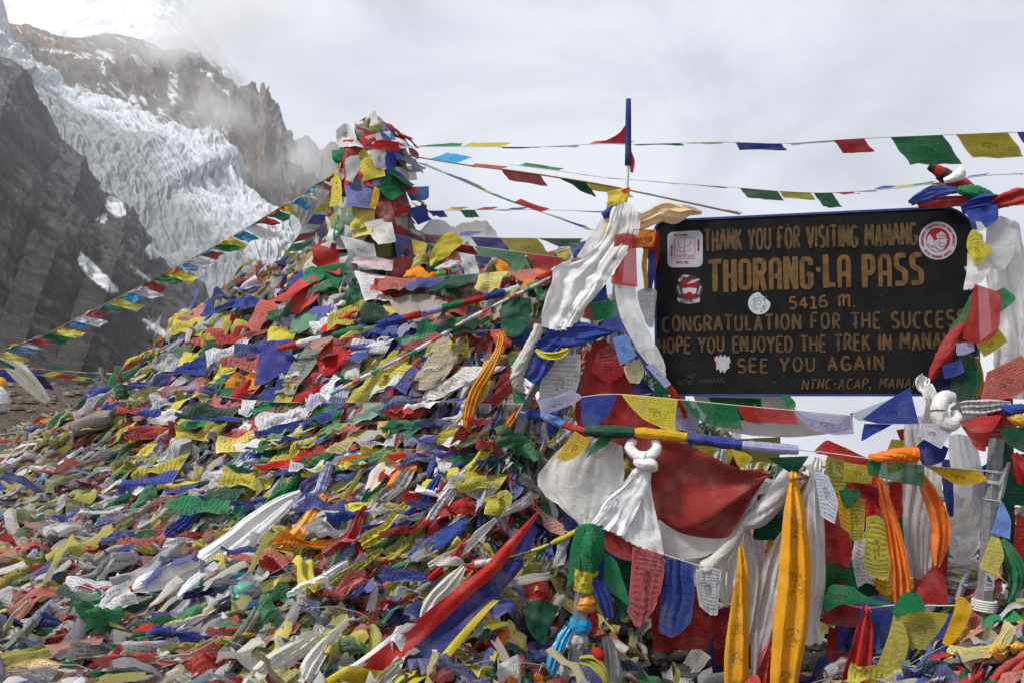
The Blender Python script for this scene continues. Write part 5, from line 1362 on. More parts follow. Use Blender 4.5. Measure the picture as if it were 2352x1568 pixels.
ppatch([[(902, 385), (902, 385)], [(885, 410), (924, 425)], [(872, 428), (934, 450)]], 'G', o=0.14, amp=0.012)
ppatch([[(870, 432), (906, 425)], [(880, 448), (920, 440)], [(902, 460), (926, 448)]], 'G', o=0.17, amp=0.02)
ppatch([[(930, 430), (985, 428)], [(935, 445), (985, 452)], [(945, 462), (978, 460)]], 'S', o=0.1)
ppatch([[(905, 385), (950, 380)], [(912, 400), (955, 398)], [(916, 418), (958, 414)]], 'E', mat=SHEER, o=0.08)
ppatch([[(774, 395), (778, 395)], [(764, 430), (786, 435)], [(756, 475), (788, 475)]], 'Y', o=0.1, ink=0.6)
ppatch([[(790, 380), (806, 382)], [(790, 410), (804, 412)], [(791, 438), (797, 430)]], 'R', o=0.1)
ppatch([[(860, 428), (872, 434)], [(854, 452), (870, 455)], [(850, 476), (862, 480)]], 'A', o=0.15, ink=0.9)
ppatch([[(941, 478), (980, 470)], [(945, 495), (985, 496)], [(958, 516), (992, 505)]], 'B', o=0.12, amp=0.03)
ppatch([[(918, 474), (945, 472)], [(918, 486), (945, 484)]], 'R', o=0.14)
ppatch([[(990, 505), (1020, 508), (1046, 530)], [(968, 530), (1010, 540), (1040, 545)], [(976, 560), (1000, 566), (1024, 555)]], 'W', ink=0.2, o=0.1, amp=0.03)
# ------------------------------------------------------------------ cloth tied to the sign and its frame
def depth_at(x, y, o, on):
    if on == 'm':
        d = mdepth(x, y)[0]
        if np.isnan(d): d = 8.0
        return d - o - 0.07
    if on == 'a': return o
    return float(ds(x)) - o
def patchV(rows, o=0.1, on='s', n=22, m=22):
    R_ = []
    for r in rows:
        R_.append([(p[0], p[1], depth_at(p[0], p[1], p[2] if len(p) > 2 else o, on)) for p in r])
    k = max(len(r) for r in R_)
    R_ = np.array([crom(np.array(r), k, 0) if len(r) != k else r for r in R_], float)
    G = crom(crom(R_, n, 0), m, 1)
    if on == 'm':
        g = crom(crom(R_[..., :2], 7, 0), 7, 1)
        d = mdepth(g[..., 0].ravel(), g[..., 1].ravel()).reshape(7, 7)
        d = np.where(np.isnan(d), np.nanmean(d) if not np.isnan(d).all() else 8.0, d)
        dp = np.pad(d, 1, mode='edge')
        nb = np.stack([dp[i:i + 7, j:j + 7] for i in range(3) for j in range(3)])
        d = 0.5 * nb.min(0) + 0.5 * nb.mean(0)
        G[..., 2] = crom(crom(d[..., None], n, 0), m, 1)[..., 0] - o
    return PX(G[..., 0], G[..., 1], G[..., 2])
def cloth(name, label, cat, rows, c, o=0.1, on='s', mat='c', ink=0.0, amp=0.012, fr=7.0, fold=None, group=None, parent=None, n=22, m=22, fray_=0.0, gather=None):
    V = patchV(rows, o, on, n, m)
    if fold: V = pleat(V, *fold)
    V = crumple(V, amp, fr)
    V = fray(V, fray_)
    ob = sheet_obj(name, V, c, MATS[mat], ink=ink, parent=parent)
    return tag(ob, label, cat, group) if label else ob
def scarf(name, label, cat, spine, c, on='s', o=0.1, mat='k', pleats=2.5, depth=0.16, tube=False, ink=0.0, parent=None, group=None, n=48, m=26, amp=0.006, tail=None, wr=0.28):
    """spine: (x, y, width in picture units[, o])"""
    a = np.array([(p[0], p[1], p[2], depth_at(p[0], p[1], p[3] if len(p) > 3 else o, on)) for p in spine], float)
    a = crom(a, n, 0)
    if on == 'm':
        d = mdepth(a[:, 0], a[:, 1]); okd = ~np.isnan(d)
        d = np.interp(np.arange(n), np.arange(n)[okd], d[okd])
        dp = np.pad(d, 4, mode='edge'); nb = np.stack([dp[i:i + n] for i in range(9)])
        oo = np.interp(np.linspace(0, 1, n), np.linspace(0, 1, len(spine)), [p[3] if len(p) > 3 else o for p in spine])
        a[:, 3] = 0.6 * nb.min(0) + 0.4 * nb.mean(0) - oo - 0.03
    P_ = PX(a[:, 0], a[:, 1], a[:, 3]); w = a[:, 2] * a[:, 3] / F
    if tube:
        ob = tube_obj(name, P_, np.maximum(w, 0.004) / 2, c, MATS[mat], ink=ink, parent=parent, n=n, k=11, wr=wr)
        return tag(ob, label, cat, group) if label else ob
    t = np.gradient(P_, axis=0); t /= np.linalg.norm(t, axis=1, keepdims=True)
    view = np.array([0, -1.0, 0])
    s = np.cross(t, view[None]); s /= np.linalg.norm(s, axis=1, keepdims=True)
    nn = np.cross(s, t); nn[nn[:, 1] > 0] *= -1
    u = np.linspace(-1, 1, m)[None]
    v = np.linspace(0, 1, n)[:, None]
    ph = rng.uniform(0, 6.28)
    q = np.stack([u * pleats * 1.25 + 0.5 * np.sin(v * 4 + ph) + ph * 7, v * 1.6 + 0 * u + ph, 0 * u + 0 * v + 3 * ph], -1)
    h = 1.7 * vnoise(q) + 0.45 * ridged(q * np.array([1.3, 1.1, 1]), 2) + 0.4 * np.sin(u * pleats * math.pi + ph)
    V = P_[:, None] + s[:, None] * (u * w[:, None] / 2)[..., None] + nn[:, None] * (h * np.minimum(w[:, None] * depth * 1.15, 0.032) - 0.10 * w[:, None] * u * u)[..., None]
    V = crumple(V, amp, 12.0)
    V = fray(V, tail or 0.5)
    ob = sheet_obj(name, V, c, MATS[mat], ink=ink, parent=parent)
    return tag(ob, label, cat, group) if label else ob
FG, SG = 'single prayer flags tied round the sign', 'ceremonial scarves tied round the sign'
def flag(label, rows, c, **kw):
    kw.setdefault('ink', 0.85); kw.setdefault('n', 14); kw.setdefault('m', 14); kw.setdefault('group', FG)
    return cloth('prayer_flag', label, 'prayer flag', rows, c, **kw)
def khata(label, spine, c, **kw):
    kw.setdefault('group', SG)
    return scarf('scarf', label, 'scarf', spine, c, **kw)

# blue pole with the red pennant behind it
fp = empty('flag_pole', PX(1436, 470, 5.5), 'thin white pole with a furled blue sleeve and red pennant rising beside the sign', 'flag pole')
V, Q = tube_mesh([PX(1434, 500, 5.5), PX(1440, 430, 5.5), PX(1443, 375, 5.5)], 0.011, 10); make_mesh('pole', V, Q, simple_mat('white_tube', (0.62, 0.62, 0.63), rough=0.4), parent=fp)
V, Q = tube_mesh(PX(np.array([1443.5, 1443.5, 1443.2, 1443, 1442.6, 1442.6]), np.array([227, 228, 270, 330, 380, 381]), 5.5), np.array([.001, .017, .019, .020, .022, .001]), 12)
make_mesh('sleeve', V, Q, CLOTH, parent=fp, col=rgba((0.03, 0.055, 0.22)), uv=np.zeros((len(V), 2)))
cloth('pennant', None, None, [[(1440, 282), (1440, 282)], [(1418, 310), (1440, 310)], [(1375, 330), (1440, 331)]], (0.36, 0.012, 0.03), o=5.56, on='a', parent=fp, n=12, m=12)
cloth('pennant', None, None, [[(1446, 350), (1451, 350)], [(1446, 375), (1458, 372)], [(1448, 396), (1454, 398)]], (0.36, 0.012, 0.03), o=5.56, on='a', parent=fp, n=10, m=8)

# left leg of the sign frame, mostly under cloth
leg = empty('frame_post', PX(1440, 1400, 5.45), 'steel leg of the sign frame hidden under tied scarves and flags', 'post')
V, Q = beam(PX(1330, 1560, 5.45), PX(1436, 470, 5.42), 0.05, 0.05); make_mesh('tube', V, Q, M_STEEL, parent=leg, smooth=False)
V, Q = beam(PX(1190, 960, 5.75), PX(1430, 520, 5.46), 0.045, 0.045); make_mesh('brace', V, Q, M_STEEL, parent=leg, smooth=False)

khata('cream scarf knotted over the upper corner of the sign board', [(1418, 548, 26, .10), (1450, 522, 34, .12), (1490, 503, 36, .10), (1512, 492, 40, .07), (1530, 487, 50, .06), (1556, 490, 46, .05), (1585, 486, 22, .04), (1612, 489, 6, .03)], 'K', pleats=2.0, depth=.3, n=60, m=36, amp=.012)
cloth('scarf', 'broad white scarf bunched down the brace beside the sign', 'scarf', [[(1412, 478), (1440, 466), (1472, 492)], [(1385, 540), (1420, 540), (1464, 545)], [(1338, 592), (1378, 605), (1428, 602)], [(1278, 612), (1340, 655), (1412, 628)], [(1268, 655), (1318, 692), (1388, 658)],
      [(1249, 708), (1298, 728), (1352, 700)], [(1244, 750), (1290, 760), (1326, 738)]], 'X', o=0.16, mat='k', amp=0.034, fr=4.5, n=44, m=30, fold=(2.2, 0.022, 'u', .6, 1.0), group=SG)
cloth('scarf', 'thin white scarf sheet stretched behind the blue ring toward the pole top', 'scarf', [[(1384, 500), (1412, 488)], [(1352, 548), (1388, 552)], [(1326, 590), (1352, 606)]], 'X', o=0.06, mat='k', amp=0.02, group=SG)
cloth('scarf', 'yellow cloth with a red corner knotted under the white pole', 'scarf', [[(1394, 442), (1420, 435), (1447, 432)], [(1396, 452), (1426, 452), (1446, 448)], [(1394, 470), (1418, 476), (1436, 470)], [(1392, 488), (1404, 486), (1424, 484)]], (0.66, 0.50, 0.07), o=-.05, amp=0.03, group=SG)
flag('small red corner of cloth on top of the yellow knot', [[(1424, 438), (1447, 430)], [(1436, 446), (1447, 440)]], 'R', o=-.01, ink=0)
khata('blue cloth ring wound round the white scarf just below the yellow knot', [(1384, 497, 14), (1397, 490, 20), (1412, 484, 22), (1424, 484, 14)], 'B', tube=True, mat='c')
khata('gold twisted ribbon behind the blue ring', [(1408, 508, 16, .09), (1398, 530, 18, .09), (1388, 556, 12, .09)], 'A', tube=True)
cloth('scarf', 'white scarf tail hanging down the side of the board under the sheer red flag', 'scarf', [[(1410, 645), (1458, 655)], [(1417, 700), (1466, 700)], [(1436, 752), (1484, 745)], [(1466, 805), (1508, 795)], [(1494, 845), (1528, 838)], [(1512, 868), (1528, 864)]], 'X', o=0.14, mat='h', amp=0.014, fold=(1.6, .012), group=SG, n=30)
flag('sheer red flag laid over the white tail beside the framed orange tag', [[(1413, 540), (1436, 536), (1460, 540)], [(1407, 590), (1432, 592), (1462, 592)], [(1404, 652), (1432, 656), (1464, 660)]], (0.40, .03, .03), o=0.17, mat='h', ink=0, amp=0.012)
tg = empty('orange_tag', PX(1479, 548, ds(1479) - .16), 'square orange printed tag with black script beside the board corner', 'tag')
cloth('card', None, None, [[(1453, 523), (1479, 527), (1507, 528)], [(1452, 547), (1479, 549), (1504, 549)], [(1450, 571), (1478, 569), (1501, 567)]], (0.62, 0.20, 0.03), o=0.16, amp=0.003, parent=tg)
tgl = []
for p in [[(1458, 553), (1462, 546), (1466, 553), (1470, 546), (1474, 552)], arc(1470, 552, 5, 4, 0, 320), [(1476, 551), (1480, 545), (1483, 552)], [(1484, 545), (1483, 554)], [(1488, 544), (1486, 553)], arc(1494, 548, 4, 4, 20, 340), [(1455, 528), (1503, 533), (1498, 563), (1454, 566), (1455, 528)], [(1462, 558), (1482, 560)]]:
    q = PX(np.array([a for a, b in p]), np.array([b for a, b in p]), ds(1480) - .172)
    tgl.append(tube_mesh(crom(q, max(6, len(p) * 3)), 0.0022, 5))
make_mesh('script', *join(tgl), M_DARK, parent=tg)
flag('red flag hanging behind the orange tag against the board edge', [[(1474, 565), (1512, 528)], [(1484, 590), (1514, 580)], [(1500, 605), (1508, 618)]], 'R', o=0.05)
khata('yellow patterned ribbon hanging between the red flag and the grey gauze', [(1484, 572, 13, .09), (1480, 610, 12, .09), (1483, 640, 11, .09), (1484, 668, 9, .09)], 'A', ink=0.9)
khata('blue and white ribbons hanging along the board edge under the tag', [(1496, 575, 16, .06), (1497, 620, 18, .06), (1490, 670, 14, .06)], 'B', mat='c')
flag('grey gauze flag pinched at its top against the board edge', [[(1474, 664), (1490, 662)], [(1464, 672), (1508, 668)], [(1468, 700), (1505, 706)], [(1482, 735), (1502, 740)], [(1492, 752), (1500, 752)]], 'H', o=0.10, mat='h', ink=.4, fold=(2.5, .008))
cloth('scarf', 'blue cloth wrapped across the brace under the broad white scarf', 'scarf', [[(1256, 752), (1300, 744), (1345, 740), (1402, 758)], [(1250, 768), (1300, 764), (1350, 757), (1405, 763)], [(1258, 784), (1300, 784), (1348, 774), (1398, 767)], [(1268, 794), (1304, 800), (1342, 790), (1386, 771)]], 'B', o=.17, ink=.25, amp=.014, fold=(1.6, .022, 'v', .9, .7), group=SG, n=30, m=34)
cloth('scarf', 'blue cloth wrapped slanting down the brace to the frayed white cloth', 'scarf', [[(1276, 760), (1228, 790), (1188, 846)], [(1284, 776), (1240, 808), (1200, 862)], [(1290, 790), (1254, 828), (1216, 876)], [(1288, 800), (1266, 842), (1236, 884)]], 'B', o=.2, amp=.016, fold=(1.5, .024, 'v', .9, .8), group=SG, n=30, m=34)
khata('narrow yellow flag tied across the blue rolls', [(1230, 802, 8, .22), (1250, 815, 16, .24), (1280, 816, 18, .24), (1306, 803, 10, .2)], 'Y', ink=.6, mat='c')
khata('frayed white cloth wound along the outer side of the blue rolls', [(1236, 744, 14, .17), (1230, 775, 20, .17), (1208, 815, 24, .17), (1192, 852, 30, .18), (1190, 882, 22, .17), (1204, 900, 10, .16)], 'E', tube=True, mat='c', wr=.45)
flag('blue flag with a green one sewn below it, in the gap behind the red flag', [[(1350, 664), (1392, 652)], [(1353, 697), (1396, 690)]], 'B', o=0.12)
flag('green printed flag sewn under the small blue flag', [[(1353, 697), (1418, 688)], [(1366, 738), (1412, 730)]], 'G', o=0.121)
flag('pale red printed flag beside the blue and green pair', [[(1340, 676), (1352, 668)], [(1338, 730), (1366, 738)]], 'P', o=0.10)
flag('bright blue printed flag below the green pair', [[(1384, 738), (1424, 722)], [(1394, 772), (1438, 757)]], 'B', o=0.15)
flag('light blue printed flag hanging over the maroon drape', [[(1408, 776), (1441, 768)], [(1416, 808), (1452, 796)], [(1424, 839), (1463, 816)]], 'S', o=0.20, amp=.006)
flag('yellow and white printed flag half under the light blue flag', [[(1432, 842), (1468, 822)], [(1438, 862), (1480, 850)], [(1446, 878), (1468, 880)]], (0.6, .55, .3), o=0.16)
cloth('banner', 'tall maroon cloth falling in folds behind the string of large flags', 'banner', [[(1362, 785), (1380, 782), (1402, 788)], [(1340, 850), (1388, 850), (1442, 850)], [(1326, 905), (1395, 905), (1472, 905)], [(1322, 960), (1400, 965), (1498, 960)], [(1345, 1010), (1420, 1020), (1512, 1000)]], (0.32, 0.032, 0.03), o=0.06, fold=(3.5, .016, 'u', .3, 1.0), amp=.012, n=30, m=30)
flag('dark red printed flag pinned over the top of the maroon cloth', [[(1372, 808), (1400, 790)], [(1360, 848), (1434, 850)], [(1378, 868), (1400, 880)]], 'M', o=0.13)
khata('blue ribbon leading down to the lavender printed tag', [(1440, 792, 12, .14), (1470, 824, 16, .16), (1500, 858, 14, .15)], 'B', mat='c')
flag('narrow lavender printed tag below the white tail', [[(1484, 841), (1498, 833)], [(1506, 866), (1522, 857)], [(1528, 891), (1541, 881)]], 'L', o=0.19, amp=.004, ink=1.0)
khata('narrow red ribbon dangling past the lower corner of the board', [(1534, 884, 14, .12), (1550, 905, 16, .12), (1566, 930, 14, .10), (1576, 960, 10, .1)], 'R', mat='c')
cloth('prayer_flag', 'large whitish printed flag between the blue rolls and the maroon cloth', 'prayer flag', [[(1278, 818), (1334, 812)], [(1250, 858), (1332, 862)], [(1238, 900), (1322, 900)], [(1244, 925), (1300, 915)]], (0.55, .55, .54), o=0.13, ink=.7, amp=.02, group=FG)
flag('lavender printed flag folded over the string beside the deep blue flag', [[(1232, 918), (1270, 912), (1312, 894)], [(1240, 936), (1280, 930), (1336, 912)], [(1242, 958), (1262, 948), (1310, 930)]], 'L', o=0.20, ink=1.0)
flag('green flag hanging beside the frayed white cloth', [[(1168, 820), (1190, 822)], [(1176, 870), (1196, 872)], [(1180, 925), (1210, 925)]], 'G', o=0.15)
flag('navy flag tucked below the small maroon triangle', [[(1448, 880), (1478, 872)], [(1462, 905), (1505, 902)]], 'N', o=0.10)
flag('green flag hidden under the board corner', [[(1500, 880), (1530, 875)], [(1505, 905), (1550, 905)]], 'G', o=0.05)

# string of large flags across the foot of the sign
C, a = cord([(1240, 935, 5.36), (1334, 912, 5.24), (1419, 905, 5.16), (1558, 917, 5.08), (1690, 930, 5.0), (1822, 942, 4.93), (1956, 954, 4.87), (2111, 973, 4.80), (2180, 985, 4.8)])
st = flag_string('string of large flags drawn across just below the bottom edge of the board', C, [], 'flag strings tied across the sign frame')
def sflag(parent, rows, c, o, ink=.8, mat='c', amp=.008, fray_=.3, fold=None):
    return cloth('flag', None, None, rows, c, o=o, ink=ink, mat=mat, amp=amp, parent=parent, n=16, m=16, fray_=fray_, fold=fold)
sflag(st, [[(1334, 912), (1376, 908), (1418, 905)], [(1334, 945), (1370, 945), (1404, 938)], [(1336, 975), (1360, 978), (1386, 966)]], 'B', .22, ink=.2)
sflag(st, [[(1427, 905), (1490, 910), (1557, 917)], [(1450, 935), (1505, 945), (1552, 950)], [(1478, 962), (1520, 982), (1551, 988)]], 'Y', .23, ink=.7)
sflag(st, [[(1563, 918), (1625, 924), (1690, 930)], [(1580, 945), (1640, 952), (1698, 955)], [(1612, 968), (1655, 980), (1706, 986)]], 'G', .21, mat='h')
sflag(st, [[(1691, 930), (1755, 936), (1822, 942)], [(1702, 950), (1765, 954), (1828, 958)], [(1714, 968), (1772, 971), (1836, 974)]], 'R', .22, mat='h', ink=.5)
sflag(st, [[(1825, 943), (1890, 950), (1957, 955)], [(1840, 965), (1900, 975), (1960, 976)], [(1866, 986), (1915, 998), (1962, 995)]], 'L', .21, mat='h')
sflag(st, [[(1958, 948), (2005, 930), (2052, 912)], [(1962, 958), (2010, 955), (2056, 935)], [(1970, 965), (2020, 968), (2060, 955)]], (0.52, .55, .72), .20, mat='h', ink=.6)
sflag(st, [[(1980, 962), (2030, 925), (2090, 888)], [(2000, 968), (2048, 950), (2100, 930)], [(2015, 972), (2060, 973), (2111, 972)]], 'B', .24, ink=.7)
sflag(st, [[(1985, 972), (2030, 973), (2050, 974)], [(1980, 995), (2005, 992), (2030, 985)], [(1978, 1012), (1988, 1008), (2000, 1000)]], 'B', .23)
cloth('banner', 'dirty white banner with red spots sagging behind the string of large flags', 'banner', [[(1590, 905), (1690, 902), (1790, 905)], [(1610, 940), (1730, 945), (1850, 955)], [(1660, 985), (1790, 990), (1925, 975)], [(1730, 1000), (1820, 1003), (1900, 996)]], (0.58, .55, .52), o=-.12, amp=.02, mat='k', n=24, m=30)
flag('red triangle of cloth behind the lavender flag of the string', [[(1895, 990), (1960, 945)], [(1915, 995), (1955, 985)]], 'M', o=.1)
flag('torn red and green rag hanging in the gap under the board', [[(1790, 908), (1812, 906)], [(1800, 925), (1826, 922)], [(1808, 940), (1828, 935)]], 'G', o=.03, ink=0)

# string of tightly rolled flags below it
C, a = cord([(1195, 945, 5.45), (1255, 958, 5.34), (1324, 984, 5.22), (1383, 989, 5.14), (1502, 995, 5.06), (1622, 1010, 5.0), (1746, 1026, 4.92), (1866, 1035, 4.86), (1995, 1052, 4.82), (2122, 1068, 4.77), (2268, 1081, 4.71)])
st = flag_string('string of tightly rolled flags tied across to the bare steel post', C, [dict(t0=t0, t1=t1, c=c, roll=r, ink=.9) for t0, t1, c, r in
     [(0.02, .068, 'B', .034), (.066, .126, 'S', .028), (.126, .180, 'R', .022), (.180, .290, 'D', .036), (.288, .402, 'A', .030), (.402, .518, 'B', .032), (.518, .632, 'L', .030)]], 'flag strings tied across the sign frame')
sflag(st, [[(1868, 1036), (1900, 1010), (1930, 1030)], [(1880, 1042), (1940, 1032), (1990, 1050)], [(1890, 1042), (1950, 1062), (1992, 1068)]], 'R', .19)
sflag(st, [[(1993, 1052), (2055, 1060), (2122, 1068)], [(1992, 1072), (2058, 1082), (2124, 1092)], [(1995, 1090), (2060, 1106), (2123, 1118)]], 'G', .16, mat='h')
sflag(st, [[(2122, 1068), (2185, 1075), (2246, 1081)], [(2145, 1082), (2200, 1094), (2268, 1100)], [(2170, 1098), (2205, 1114), (2240, 1110)]], (0.62, .38, .02), .15, ink=1.0)
sflag(st, [[(1320, 988), (1338, 1000), (1356, 1006)], [(1298, 1020), (1320, 1030), (1344, 1030)], [(1276, 1052), (1296, 1058), (1318, 1052)]], (0.62, .42, .04), .22, ink=1.0)
sflag(st, [[(1384, 1000), (1408, 1002)], [(1362, 1020), (1390, 1024)], [(1345, 1056), (1356, 1040)]], 'G', .22, fray_=1.0)
sflag(st, [[(1364, 990), (1392, 992)], [(1366, 1006), (1388, 1012)]], 'W', .2)

# the big maroon banner with white borders
bn = empty('banner', PX(1560, 1120, ds(1560) - .1), 'large maroon banner with white borders swagged under the sign to one point', 'banner')
cloth('white_border', None, None, [[(1308, 1008), (1370, 1002), (1428, 1022)], [(1258, 1060), (1345, 1068), (1434, 1080)], [(1232, 1112), (1320, 1122), (1424, 1132)], [(1286, 1162), (1345, 1172), (1390, 1186)], [(1334, 1206), (1348, 1206), (1364, 1206)]], (0.68, .67, .64), o=.13, mat='k', amp=.022, fr=4, parent=bn, n=30, m=28, fold=(2.2, .022, 'u', 1, .7))
rows = [[(1432, 992), (1520, 1004), (1600, 1030), (1690, 1072), (1768, 1088)], [(1440, 1048), (1540, 1070), (1630, 1088), (1700, 1096), (1765, 1092)], [(1482, 1120), (1550, 1140), (1628, 1148), (1692, 1132), (1756, 1104)],
        [(1505, 1176), (1562, 1202), (1625, 1202), (1684, 1172), (1745, 1118)], [(1514, 1192), (1570, 1226), (1640, 1234), (1676, 1214), (1736, 1130)]]
V = patchV(rows, .10, 's', 40, 50)
u, v = np.meshgrid(np.linspace(0, 1, 50), np.linspace(0, 1, 40))
fan = np.sin(v * 4.3 * math.pi * (0.6 + .5 * u) + 2.0 * u) * 0.050 * np.clip(u * 1.5, 0, 1) * np.clip((1 - u) * 4, 0, 1) - 0.10 * np.sin(u * math.pi) * np.sin(v * math.pi * .9) * -1
V = V + np.array([0, -1.0, 0]) * fan[..., None]
V = crumple(V, .010, 5)
sheet_obj('maroon_field', V, (0.27, 0.034, 0.030), CLOTH, parent=bn)
low = [rows[-1], [(1516, 1232), (1566, 1256), (1632, 1258), (1676, 1232), (1738, 1136)], [(1520, 1274), (1562, 1284), (1618, 1276), (1670, 1242), (1740, 1140)]]
V2 = patchV(low, .10, 's', 20, 50)
V2 = V2 + (V[-1] - V2[0])[None] * np.linspace(1, 0.2, 20)[:, None, None]
V2[1:] = crumple(V2, .012, 6)[1:]
sheet_obj('white_border', V2, (0.62, .60, .57), SILK, parent=bn)
sk_ = empty('scarf', PX(1482, 1060, ds(1482) - .25), 'glossy white satin scarf with a big knot over the maroon banner', 'scarf', SG)
scarf('knot', None, None, [(1455, 1010, 18, .22), (1446, 1026, 22, .24), (1462, 1044, 24, .26), (1484, 1050, 26, .28)], (0.80, .80, .82), mat='s', tube=True, wr=.14, parent=sk_)
scarf('knot', None, None, [(1505, 1012, 18, .22), (1508, 1030, 22, .24), (1496, 1044, 24, .26), (1478, 1052, 24, .27)], (0.80, .80, .82), mat='s', tube=True, wr=.14, parent=sk_)
scarf('knot', None, None, [(1460, 1058, 18, .26), (1478, 1064, 26, .29), (1498, 1066, 24, .28), (1503, 1078, 16, .26)], (0.80, .80, .82), mat='s', tube=True, wr=.14, parent=sk_)
cloth('tail', None, None, [[(1462, 1072), (1478, 1076), (1494, 1078)], [(1428, 1108), (1452, 1110), (1484, 1120)], [(1392, 1138), (1424, 1144), (1468, 1160)], [(1368, 1168), (1404, 1180), (1446, 1206)], [(1352, 1196), (1378, 1206), (1432, 1232)]], (0.80, .80, .82), o=.24, mat='s', amp=.022, fr=6, fold=(2.5, .014), parent=sk_, fray_=1.2, n=34, m=28)
cloth('tail', None, None, [[(1466, 1074), (1482, 1078), (1496, 1078)], [(1440, 1130), (1470, 1132), (1496, 1130)], [(1430, 1190), (1470, 1192), (1510, 1190)], [(1436, 1238), (1480, 1258), (1526, 1274)]], (0.80, .80, .82), o=.20, mat='s', amp=.016, fr=5, fold=(1.8, .014), parent=sk_, fray_=.8, n=34, m=24)

khata('grey and white twisted scarf looped behind the banner point', [(1818, 1072, 24, .08), (1806, 1098, 34, .09), (1782, 1142, 42, .10), (1742, 1184, 40, .10), (1706, 1204, 30, .10), (1690, 1210, 14, .08)], (0.64, .63, .64), tube=True)
khata('cream scarf tail ending in a frayed knot beside the banner border', [(1704, 1206, 18, .12), (1682, 1240, 26, .13), (1656, 1272, 26, .14), (1634, 1292, 26, .15), (1622, 1304, 34, .16), (1612, 1312, 16, .15)], 'E', tube=True, wr=.2)
khata('white satin strip hanging beside the slim gold scarf', [(1700, 1206, 22, .10), (1684, 1250, 36, .11), (1668, 1300, 46, .11), (1664, 1345, 40, .11), (1672, 1385, 24, .10)], 'X', mat='s', depth=.22)
khata('cream scarf strip falling behind the slim gold scarf', [(1710, 1204, 22, .07), (1722, 1260, 34, .07), (1730, 1330, 34, .06), (1722, 1420, 26, .05), (1712, 1480, 22, .05)], 'E')
flag('dark green printed cloth square between the grey twist and the gold scarf', [[(1740, 1136), (1776, 1126), (1812, 1116)], [(1734, 1190), (1770, 1186), (1806, 1180)], [(1728, 1236), (1764, 1240), (1798, 1236)]], 'D', o=-.02, ink=.6)
flag('dark green triangle at the knot of the big gold scarf', [[(1763, 1050), (1812, 1048), (1858, 1046)], [(1792, 1070), (1822, 1076), (1846, 1064)], [(1816, 1086), (1826, 1090), (1836, 1078)]], 'D', o=.17, ink=.3)
khata('big gold printed scarf hanging from a knot to the bottom of the picture', [(1822, 1084, 18, .22), (1823, 1096, 22, .24), (1823, 1108, 18, .22), (1826, 1160, 46, .22), (1828, 1250, 66, .22), (1826, 1350, 78, .22), (1818, 1450, 76, .22), (1808, 1530, 66, .22), (1802, 1600, 58, .22)], (0.80, .37, .012), pleats=1.9, depth=.22, ink=.8, n=70, m=40, amp=.008)
khata('slim gold scarf hanging in front of the white satin strip', [(1702, 1252, 10, .17), (1704, 1300, 24, .17), (1701, 1360, 38, .17), (1696, 1440, 54, .18), (1692, 1520, 60, .18), (1692, 1600, 58, .18)], (0.78, .36, .012), pleats=1.3, ink=.8, n=56, m=30)
khata('white scarf with a knot, hanging straight down on the far side of the gold scarf', [(1880, 1050, 18, .13), (1876, 1072, 26, .15), (1873, 1092, 20, .14), (1872, 1160, 40, .13), (1876, 1250, 46, .13), (1878, 1340, 40, .12), (1868, 1420, 34, .12), (1872, 1480, 44, .12)], (0.70, .69, .70), depth=.2, n=60)
khata('second tail of the knotted white scarf, swinging behind the gold scarf', [(1870, 1090, 14, .10), (1836, 1190, 34, .07), (1796, 1270, 54, .05), (1770, 1370, 70, .04), (1756, 1440, 64, .03), (1746, 1500, 40, .03), (1738, 1560, 24, .03)], (0.62, .60, .61), depth=.14, n=56)
khata('pink and white print cloth hanging in the shadow between the gold scarves', [(1742, 1240, 26, 0.0), (1744, 1300, 28, 0.0), (1748, 1360, 22, 0.0)], (0.7, .55, .62), ink=.8)
khata('narrow orange printed strip beside the pink print cloth', [(1772, 1240, 16, .01), (1764, 1290, 18, .01), (1752, 1350, 14, .01)], 'O', ink=.9)
khata('red brocade cloth at the bottom between the two gold scarves', [(1778, 1470, 20, .1), (1762, 1520, 40, .1), (1750, 1600, 56, .1)], 'R', ink=.9, mat='s')
flag('pale blue printed flag tied to the knotted white scarf', [[(1870, 1080), (1884, 1084), (1902, 1092)], [(1878, 1130), (1898, 1130), (1924, 1150)], [(1886, 1184), (1902, 1194), (1917, 1202)]], (0.55, .60, .72), o=.20, ink=1.0, amp=.008)
flag('dark red flag hanging under the pale blue printed flag', [[(1892, 1190), (1920, 1200), (1950, 1224)], [(1892, 1240), (1920, 1252), (1956, 1262)], [(1896, 1272), (1922, 1290), (1950, 1302)]], (0.30, .02, .02), o=.05, ink=.5)
flag('gold sheer flag slipping down beside the pale blue printed flag', [[(1926, 1120), (1938, 1128)], [(1924, 1160), (1952, 1176)], [(1934, 1226), (1954, 1242)]], 'A', o=.02, ink=.7)
flag('maroon flag slung diagonally in the gap behind the red string flag', [[(1955, 1106), (1990, 1112), (2030, 1122)], [(1968, 1122), (2000, 1138), (2032, 1150)], [(1984, 1140), (2012, 1160), (2030, 1182)]], 'M', o=0.0)
flag('upper yellow printed flag under the rolled string', [[(1940, 1062), (1970, 1064), (2005, 1068)], [(1938, 1084), (1970, 1086), (2004, 1090)], [(1937, 1104), (1970, 1107), (2001, 1109)]], (0.5, .44, .05), o=.04, ink=1.0)
flag('green flag folded in the shadow under the upper yellow flag', [[(1925, 1124), (1972, 1122)], [(1934, 1150), (1974, 1140)], [(1944, 1168), (1960, 1160)]], 'G', o=.03, ink=.3)
flag('tall yellow printed flag with a woodblock figure at its foot', [[(1943, 1148), (1964, 1140), (1986, 1146)], [(1950, 1196), (1968, 1196), (1986, 1196)], [(1957, 1240), (1970, 1242), (1982, 1240)]], (0.50, .45, .07), o=.01, ink=1.0)
